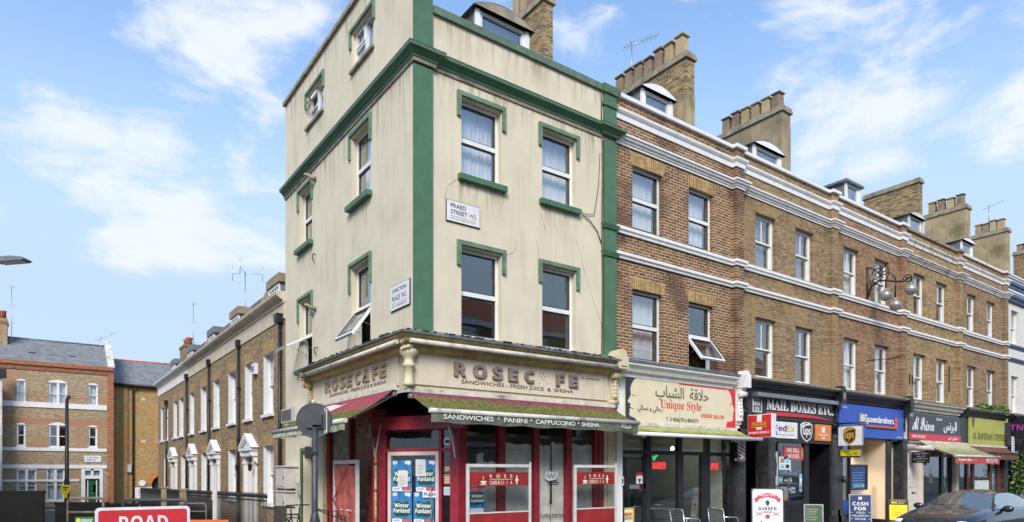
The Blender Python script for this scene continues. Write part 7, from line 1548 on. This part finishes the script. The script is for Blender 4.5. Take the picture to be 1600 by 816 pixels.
# street lamp whose head reaches in at the left
p0 = DEP(-70, 412, 14); p1 = DEP(44, 407, 14); o = thing('street_lamp', 'grey street lamp head reaching in at the left edge of the sky', 'street lamp', (p0.x, p0.y, 0)); m = MB(M_GREY); m.tube([(p0.x, p0.y, 0), (p0.x, p0.y, 1.5), (p0.x, p0.y, p0.z - .2), p0 + Vector((.05, 0, 0)), p0 + (p1 - p0) * .5], [.09, .07, .05, .045, .035]); m.build('post', o)
d = (p1 - p0).normalized(); G = Fr(p1, d, (0, 0, 1)); m = MB(paint('lamp_head_grey', (.16, .17, .19), .4, .1, 5)); m.poly(G, [(-.68, .02), (-.62, .065), (-.3, .075), (-.05, .045), (.0, .01), (-.05, -.02), (-.5, -.035), (-.66, -.02)], -.13, .13); m.build('lamp_head', o); m = MB(M_CURT); m.poly(G, [(-.55, -.036), (-.1, -.022), (-.1, -.035), (-.55, -.05)], -.1, .1); m.build('lens', o)

# ------------------------------------------------------------------ pavement boards
def aboard(label, px, py, d, w, h, mat, frame, yaw=0, name='pavement_board', rounded=0.0, lean=6):
    p = DEP(px, py, d); zg = .12; G0 = face_frame(Vector((p.x, p.y, zg)), yaw); th = RAD(lean); G = Fr(G0.o + G0.n * math.sin(th) * (p.z - zg), G0.r, G0.u * math.cos(th) - G0.n * math.sin(th)); hh = (p.z - zg) / math.cos(th)
    o = thing(name, label, 'pavement board', (p.x, p.y, zg)); m = MB(frame)
    if rounded: m.poly(G, rrect(-w / 2, w / 2, 0.08, hh, rounded), -.03, 0, frame); m.poly(G, rrect(-w / 2 + .03, w / 2 - .03, .12, hh - .03, rounded), 0, .004, mat)
    else: sash_frame(m, G, -w / 2, w / 2, .08, hh, .01, .03, .035); m.fbox(G, -w / 2 + .03, w / 2 - .03, .11, hh - .03, -.01, .002, mat)
    m.build('panel', o); B = Fr(G0.o - G0.n * math.sin(th) * (p.z - zg), G0.r, G0.u * math.cos(th) + G0.n * math.sin(th)); m = MB(frame); m.fbox(B, -w / 2, w / 2, .08, hh - .02, -.03, 0)
    for F_ in (G, B):
        for a in (-w / 2, w / 2 - .04): m.fbox(F_, a, a + .04, 0, .1, -.025, 0)
    m.build('back_leaf', o); return o, G, hh
o, G, hh = aboard('white barber shop pavement board with red ribbon and blue OPEN arrow', 1199, 763, 17.3, .80, 1.3, paint('board_white', (.74, .73, .74), .35, .04, 4), M_GREY, 6, rounded=.07)
M_RIB = paint('ribbon_red', (.5, .03, .05), .5); m = MB(M_RIB)
n = 14; arc = [(-.25 + .5 * i / n, hh - .20 + .07 * math.sin(math.pi * i / n)) for i in range(n + 1)]; m.poly(G, arc + [(x, y - .11) for x, y in reversed(arc)], .005, .008); m.poly(G, [(-.25, hh - .24), (-.34, hh - .28), (-.30, hh - .33), (-.33, hh - .38), (-.22, hh - .34)], .004, .006); m.poly(G, [(.25, hh - .24), (.34, hh - .28), (.30, hh - .33), (.33, hh - .38), (.22, hh - .34)], .004, .006)
m.poly(G, [(-.3, .18), (-.2, .25), (.2, .25), (.3, .18), (.2, .13), (-.2, .13)], .004, .006); m.build('ribbon', o); text(bold('UNIQUE STYLE'), G, -.21, .21, hh - .225, hh - .16, P_WHT, o, .009, .002)
m = MB(P_TXT); m.poly(G, [(-.05, hh - .36), (-.02, hh - .31), (.04, hh - .33), (.05, hh - .40), (.02, hh - .46), (-.03, hh - .45)], .005, .007)
for s_ in (-1, 1): m.tube([G.p(s_ * .28, hh - .72, .006), G.p(s_ * .12, hh - .62, .006)], .008, M_RIB, 4); m.tube([G.p(s_ * .28, hh - .63, .006), G.p(s_ * .12, hh - .71, .006)], .008, M_RIB, 4)
m.lathe(None, [(.06, 0), (.06, .004)], M_RIB, 12, Fr(G.p(0, hh - .74, .004), G.r, G.u, G.n)); m.build('emblem', o); text(serif('BARBER'), G, -.23, .23, hh - .575, hh - .485, P_TXT, o, .005, .003, .006); text(serif('SHOP'), G, -.10, .10, hh - .655, hh - .60, P_TXT, o, .005, .003)
m = MB(paint('arrow_blue', (.02, .05, .30), .5)); y0 = hh - .98; m.poly(G, [(-.31, y0), (-.14, y0 + .14), (-.14, y0 + .08), (.27, y0 + .08), (.27, y0 - .08), (-.14, y0 - .08), (-.14, y0 - .14)], .004, .008); m.build('arrow', o); text(bold('OPEN'), G, -.12, .22, y0 - .045, y0 + .045, P_WHT, o, .009, .002)
o, G, hh = aboard('grey framed green menu board in front of the parcel shop', 1271, 788, 18.4, .50, .95, paint('board_green', (.05, .10, .055), .4, .2, 5), M_STEEL, 8)
for i in range(5): text(['PARCELS', 'COPIES', 'PASSPORTS', 'PRINTING', 'BOXES'][i], G, -.18, .1 - .03 * (i % 3), hh - .16 - i * .07, hh - .125 - i * .07, paint('chalk_yellow', (.5, .5, .3), .6), o, .004, .002)
m = MB(paint('board_amber', (.42, .25, .03), .6, .3, 20)); m.fbox(G, -.17, .14, .12, .38, .002, .005); m.build('print', o)
o, G, hh = aboard('navy pavement board reading CASH FOR GOLD PLATINUM SILVER', 1344, 772.5, 21.0, .64, 1.1, M_NAV, M_STEEL, 6)
text(bold('CASH'), G, -.22, .22, hh - .36, hh - .24, P_WHT, o, .004, .003, .01); text(bold('FOR'), G, -.17, .17, hh - .51, hh - .40, P_WHT, o, .004, .003, .01)
for i, t in enumerate(('GOLD', 'PLATINUM', 'SILVER')): text(serif(t), G, -.12 if i == 0 else -.2 + .05 * (i == 2), .12 if i == 0 else .2 - .05 * (i == 2), hh - .61 - i * .10, hh - .55 - i * .10, P_WHT, o, .004, .003)
m = MB(P_WHT); m.fbox(G, -.05, .05, hh - .17, hh - .08, .002, .005)
for i in range(3):
    for s_ in (-1, 1): m.fbox(G, s_ * .25 - .03, s_ * .25 + .03, hh - .585 - i * .1, hh - .575 - i * .1, .002, .005)
m.fbox(G, -.18, .18, hh - .95, hh - .93, .002, .005); m.build('print', o)
o, G, hh = aboard('yellow and black Western Union pavement board by the black side door', 1403.5, 780, 23.0, .60, .9, M_YEL, M_BLACK, 6, rounded=.05)
m = MB(M_BLACK); m.fbox(G, -.27, .27, hh - .20, hh - .04, .004, .007); m.build('header', o); text(bold('WU'), G, -.22, -.04, hh - .16, hh - .08, M_YEL, o, .008, .002, .01); text('Western', G, .0, .22, hh - .11, hh - .075, P_WHT, o, .008, .002); text('Union', G, .0, .16, hh - .165, hh - .13, P_WHT, o, .008, .002)
for i, t in enumerate(('Send money', 'Cash today', 'in minutes', 'here')): text(t, G, -.2, .1 + .05 * (i % 2), hh - .32 - i * .08, hh - .27 - i * .08, P_TXT, o, .005, .002)

# ------------------------------------------------------------------ cafe chairs, bicycle
def chair_parts(o):
    m = MB(M_ALU)
    for s_ in (-1, 1):
        y = s_ * .26; m.tube([(-.22, y, 0), (-.20, y, .44), (-.26, y, .86)], .013); m.tube([(.25, y, 0), (.23, y, .62), (.18, y, .66), (-.22, y, .68)], .013)
        m.tube([(-.20, y, .42), (.24, y, .44)], .011)
    m.tube([(-.26, -.26, .86), (-.28, -.2, .89), (-.28, .2, .89), (-.26, .26, .86)], .013); m.tube([(.24, -.26, .43), (.24, .26, .43)], .011); m.build('frame', o, local=True)
    m = MB(M_ALU)
    for i in range(7): x = -.19 + i * .065; m.box(x, x + .048, -.245, .245, .435, .447)
    m.build('seat', o, local=True); m = MB(M_ALU)
    for i in range(5): z = .53 + i * .068; t = (z - .44) / .42; x = -.205 - .06 * t; m.box(x - .005, x + .005, -.25, .25, z, z + .055)
    m.build('backrest', o, local=True)
c1 = thing('cafe_chair', 'aluminium cafe armchair before the left salon window, nearer the cafe', 'chair', (7.05, -.62, .12), 'aluminium chairs outside the salon'); chair_parts(c1); c1.rotation_euler = (0, 0, RAD(-14))
c2 = copy_tree(c1); c2.location = (8.2, -.86, .12); c2.rotation_euler = (0, 0, RAD(-8)); c2['label'] = 'aluminium cafe armchair before the right salon window, nearer the barber board'
o = thing('bicycle', 'black bicycle with a dark pannier bag leaning at the cafe side wall', 'bicycle', (-.95, 4.2, .12)); X = -.95; z = .12
def bp(y, h): return Vector((X, y, z + h))
for y in (3.55, 4.65):
    m = MB(M_IRON); n = 28; m.tube([bp(y + .33 * math.cos(2 * math.pi * i / n), .34 + .33 * math.sin(2 * math.pi * i / n)) for i in range(n + 1)], .018, None, 6, False)
    for i in range(12): a = math.pi * i / 6; m.tube([bp(y, .34), bp(y + .32 * math.cos(a), .34 + .32 * math.sin(a))], .003, M_STEEL, 3)
    m.build('wheel', o)
m = MB(M_IRON); bb, st, hd = bp(4.1, .30), bp(4.28, .80), bp(3.72, .82)
for a, b in ((bb, st), (st, hd), (bb, hd), (bb, bp(4.65, .34)), (st, bp(4.65, .34)), (hd, bp(3.55, .34)), (hd, bp(3.70, 1.0)), (st, bp(4.31, .92))): m.tube([a, b], .016)
m.build('frame', o); m = MB(M_IRON); m.tube([(X - .27, 3.82, z + 1.03), (X - .1, 3.70, z + 1.04), (X + .1, 3.70, z + 1.04), (X + .27, 3.82, z + 1.03)], .014); m.build('handlebar', o); m = MB(M_IRON); m.poly(Fr((X - .07, 4.34, z + .94), (0, 1, 0), (0, 0, 1), (1, 0, 0)), [(-.14, 0), (.12, .0), (.14, .05), (-.13, .03)], 0, .14); m.build('saddle', o)
m = MB(paint('olive_pannier', (.05, .05, .04), .8, .2, 6)); m.box(X - .24, X - .06, 4.42, 4.85, z + .42, z + .94); m.box(X - .25, X - .05, 4.44, 4.83, z + .94, z + .98); m.build('pannier', o); m = MB(M_STEEL); m.tube([bp(4.1, .3), bp(4.1, .13) + Vector((-.1, 0, 0))], .012); m.build('pedal', o)
o = thing('metal_rack', 'black metal rack frames standing below the cafe side window', 'rack', (-.85, 2.9, .12)); m = MB(M_IRON)
a = hit(513, 799, (-.8, 0, 0), (1, 0, 0)); b = hit(527, 799, (-.8, 0, 0), (1, 0, 0)); c_ = hit(540, 807, (-.8, 0, 0), (1, 0, 0))
m.tube([(-.8, a.y, .12), (-.8, a.y, a.z), (-.8, b.y, b.z), (-.8, b.y, .12)], .016, None, 6); m.tube([(-.8, b.y - .05, c_.z), (-.8, c_.y, c_.z), (-.8, c_.y, .12)], .016, None, 6); m.tube([(-.8, (a.y + b.y) / 2, .12), (-.8, (a.y + b.y) / 2, a.z)], .012, None, 6); m.tube([(-.8, (c_.y + b.y) / 2, .12), (-.8, (c_.y + b.y) / 2, c_.z)], .012, None, 6)
d_ = hit(487, 798, (-.8, 0, 0), (1, 0, 0)); m.tube([(-.8, a.y, a.z), (-.8, d_.y, a.z + .02)], .014, None, 6); m.tube([(-.8, d_.y, a.z + .02), (-.8, c_.y, c_.z - .08)], .012, None, 6); m.build('frame', o)

# ------------------------------------------------------------------ parked cars
def carpaint(name, col, spec=.6):
    if name in MATS: return MATS[name]
    m, nt, b, N = new_mat(name); b.inputs['Base Color'].default_value = (*col, 1); b.inputs['Roughness'].default_value = .22; b.inputs['Coat Weight'].default_value = 1; b.inputs['Coat Roughness'].default_value = .03; b.inputs['Metallic'].default_value = .55; b.inputs['Specular IOR Level'].default_value = spec
    t = N('ShaderNodeTexCoord').outputs['Object']; c = mixc(nt, N, rng(nt, N, noise(nt, N, t, 14, 6, .7), .5, .75, 0, .35), col, (.07, .065, .06)); nt.links.new(c, b.inputs['Base Color'])
    MATS[name] = m; return m
M_CARP = carpaint('car_paint_midnight', (.035, .038, .046)); M_CARG = carpaint('car_glass', (.30, .34, .34), 1.0); M_CARG.node_tree.nodes['Principled BSDF'].inputs['Roughness'].default_value = .04; M_CARG.node_tree.nodes['Principled BSDF'].inputs['Metallic'].default_value = .75; M_CARG.node_tree.nodes['Principled BSDF'].inputs['Specular Tint'].default_value = (1, 1, 1, 1)
M_TYRE = paint('tyre_rubber', (.02, .02, .02), .85, .1, 9)
def car(label, x, y, pm, group):
    o = thing('parked_car', label, 'car', (x, y, 0), group)
    ST = [(0, .66, .60, .56, .35), (.10, .80, .72, .66, .24), (.35, .885, .82, .75, .2), (.8, .92, .91, .83, .2), (1.3, .935, .98, .90, .2), (1.75, .94, 1.03, .94, .2), (2.4, .94, 1.03, .96, .2), (3.4, .94, 1.04, .98, .2), (4.1, .93, 1.07, 1.0, .2), (4.6, .90, 1.06, .98, .22), (4.85, .82, .98, .90, .3), (4.93, .74, .80, .74, .4)]
    m = MB(pm); vs = []; hp = lambda w, zc, zs, zb: [(0, zc), (.30 * w, zc), (.52 * w, zc - .004), (.60 * w, zc + .012), (.80 * w, (zc + zs) / 2 + .02), (.95 * w, zs), (w, zs - .07), (1.005 * w, .62), (.99 * w, .42), (.95 * w, zb), (0, zb)]
    for sx_, w, zc, zs, zb in ST:
        h_ = hp(w, zc, zs, zb); vs += [(x + sx_, y + a, b) for a, b in h_] + [(x + sx_, y - a, b) for a, b in reversed(h_[1:-1])]
    k = len(hp(1, 1, 1, 1)) * 2 - 2; n = len(ST); m.add(vs, [(i * k + j, i * k + (j + 1) % k, (i + 1) * k + (j + 1) % k, (i + 1) * k + j) for i in range(n - 1) for j in range(k)], None, True); m.add(vs[:k], (tuple(range(k)),)); m.add(vs[-k:], (tuple(range(k)),)); m.build('body', o)
    GT = [(1.64, 1.015, .84, .86, .97), (1.80, 1.095, .79, .845, .98), (2.0, 1.205, .73, .84, .985), (2.2, 1.31, .67, .84, .99), (2.38, 1.39, .62, .84, .99), (2.62, 1.435, .59, .84, .995), (3.05, 1.45, .585, .84, 1.0), (3.40, 1.445, .585, .84, 1.0), (3.70, 1.41, .60, .84, 1.01), (3.95, 1.34, .63, .83, 1.015), (4.20, 1.24, .67, .82, 1.03), (4.45, 1.11, .74, .80, 1.05)]
    rf = MB(pm); gl = MB(M_CARG); fr = lambda t, wr, wb, bz: [(0, t), (.4 * wr, t - .022), (.78 * wr, t - .072), (.93 * wr, t - .085), (wr, t - .085 if t > 1.25 else t - (t - bz) * .3), (wr + (wb - wr) * .5, (t - .08 + bz) / 2), (wb, bz)]
    P = [[(x + g[0], y + s_ * a, b) for a, b in fr(*g[1:])] for g in GT for s_ in (1, -1)]
    for i in range(len(GT) - 1):
        for s_ in (0, 1):
            A, B = P[2 * i + s_], P[2 * i + 2 + s_]; xm = (GT[i][0] + GT[i + 1][0]) / 2
            for j in range(6):
                scr = j < 3 and (1.7 < xm < 2.42 or xm > 3.75); side = j >= 4 and 1.95 < xm < 4.15 and not (2.95 < xm < 3.1)
                tgt = gl if (scr or side) else rf; tgt.add((A[j], A[j + 1], B[j + 1], B[j]), ((0, 1, 2, 3),), None, True)
    rf.build('roof', o); gl.build('windows', o)
    for s_ in (1, -1):
        m = MB(pm); c0 = Vector((x + 2.0, y + s_ * 1.02, 1.0)); m.ball(c0, .11, pm, 12, (.75, 1.15, .78)); m.tube([c0 + Vector((.02, -s_ * .06, -.05)), (x + 2.03, y + s_ * .86, .98)], .03, M_IRON); mo = m.build('wing_mirror', o); m = MB(M_CARG); m.ball(c0 + Vector((.035, 0, 0)), .095, None, 12, (.6, 1.1, .72)); m.build('mirror_glass', mo)
        m = MB(M_WHITE); m.ball((x + .22, y + s_ * .66, .68), .12, M_CURT, 12, (1.3, 1.5, .6)); m.build('headlight', o)
        for wx in (.95, 3.85):
            G = Fr((x + wx, y + s_ * .80, .33), (1, 0, 0), (0, 0, 1), (0, s_, 0)); m = MB(M_TYRE); m.lathe(None, [(.2, -.11), (.30, -.11), (.33, -.08), (.33, .10), (.30, .145), (.22, .145)], None, 28, G); wo = m.build('wheel', o); m = MB(M_ALU); m.lathe(None, [(.22, .10), (.215, .14), (.07, .148), (.0, .15)], None, 24, G)
            for q in range(5): a = q * 1.2566; m.poly(Fr(G.p(0, 0, .146), G.r * math.cos(a) + G.u * math.sin(a), -G.r * math.sin(a) + G.u * math.cos(a), G.n), [(.05, -.03), (.2, -.045), (.2, .045), (.05, .03)], 0, .008)
            m.build('rim', wo)
    m = MB(M_IRON); m.box(x - .012, x + .05, y - .32, y + .32, .40, .58); m.build('grille', o); m = MB(P_WHT); m.box(x - .02, x + .0, y - .26, y + .26, .33, .40); m.build('number_plate', o)
    for dy in (-.25, .1): m = MB(M_IRON); m.tube([(x + 1.68, y + dy, 1.05), (x + 1.80, y + dy + .5, 1.075)], .007, None, 5); m.build('wiper', o)
    return o
car('dark blue saloon car parked at the kerb with a pale sky lit windscreen', 11.62, -4.12, M_CARP, 'cars parked along the shop street kerb')
car('black car parked behind the dark saloon, only its roof edge in view', 17.6, -4.2, carpaint('car_paint_black', (.012, .012, .013)), 'cars parked along the shop street kerb')

# ------------------------------------------------------------------ the other sides of the streets (seen in the window reflections)
def across(label, x0, x1, y, h_, bm, n, rows, facing=1):
    o = thing('brick_building', label, 'building', ((x0 + x1) / 2, y, 0), 'buildings across the shop street'); F = Fr((0, y, 0), (1, 0, 0), (0, 0, 1), (0, 1, 0)); ops = []; w = (x1 - x0) / n
    for i in range(n):
        for r_ in range(rows): ops.append((x0 + w * (i + .28), x0 + w * (i + .72), 4.2 + r_ * 2.9, 6.0 + r_ * 2.9))
    m = MB(bm); m.wall(F, x0, x1, 0, h_, ops, .15); m.box(x0, x1, y - 8, y - .6, 0, h_); m.build('wall', o, recalc=False)
    m = MB(M_WHITE); g = MB(M_CARG)
    for q in ops: sash_frame(m, F, *q, -.05, .07, .06); m.fbox(F, q[0], q[1], (q[2] + q[3]) / 2 - .03, (q[2] + q[3]) / 2 + .03, -.12, -.05); g.fbox(F, q[0], q[1], q[2], q[3], -.14, -.13)
    f_ = m.build('window', o); f_['kind'] = 'stuff'; g.build('pane', f_); m = MB(M_WHITE); m.fbox(F, x0, x1, h_ - .3, h_, 0, .25); m.fbox(F, x0, x1, 3.5, 3.8, 0, .2); m.build('cornice', o); m = MB(M_STUC); m.fbox(F, x0, x1, 0, 3.4, 0, .08); m.build('shopfront', o)
    m = MB(paint('orange_tile_roof', (.40, .13, .06), .8, .2, 6)); m.quad((x0, y, h_), (x1, y, h_), (x1, y - 4, h_ + 2.6), (x0, y - 4, h_ + 2.6)); m.quad((x0, y - 4, h_ + 2.6), (x1, y - 4, h_ + 2.6), (x1, y - 8, h_), (x0, y - 8, h_)); m.build('roof', o, recalc=False)
across('long yellow brick block with orange roof across the shop street', -34, -6, -24, 9.5, M_BYEL, 9, 2); across('red brick block across the shop street from the brick terrace', -3, 14, -24, 8.5, M_BRED, 6, 2); across('brown brick block across the shop street, farther along', 15, 50, -24, 11.5, M_B5, 12, 3)
o = thing('brick_building', 'plain brown brick block along the other side of the side street', 'building', (-9.6, 20, 0)); m = MB(M_BL); m.wall(Fr((-9.6, 0, 0), (0, 1, 0), (0, 0, 1), (1, 0, 0)), 5, 36, -.6, 8, [(6.5 + i * 3.2, 7.6 + i * 3.2, z, z + 1.7) for i in range(9) for z in (.9, 4.2)], .15); m.box(-16, -10, 5, 36, -.6, 8); m.build('wall', o, recalc=False)
o = thing('street_tree', 'leafy street tree on the far pavement across the shop street', 'tree', (6, -21, 0)); m = MB(M_BROWN); rr = random.Random(2); m.tube([(6, -21, 0), (6.1, -21, 2.5), (6.0, -20.9, 4.5)], [.2, .15, .1]); tips = []
for i in range(14): a = rr.uniform(0, 6.28); e_ = Vector((6 + math.cos(a) * rr.uniform(.6, 2.0), -21 + math.sin(a) * rr.uniform(.6, 2), rr.uniform(4.5, 8))); m.tube([(6.05, -20.95, rr.uniform(2.8, 4.4)), e_ * .6 + Vector((6, -21, 5)) * .4, e_], [.06, .04, .02], None, 5); tips += [e_, e_ * .7 + Vector((6, -21, 5.5)) * .3]
m.build('trunk', o); m = MB(LEAF[0]); leafy(m, tips, 2600, .13, LEAF, rr, (.45, .45, .4)); m.build('crown', o, recalc=False)
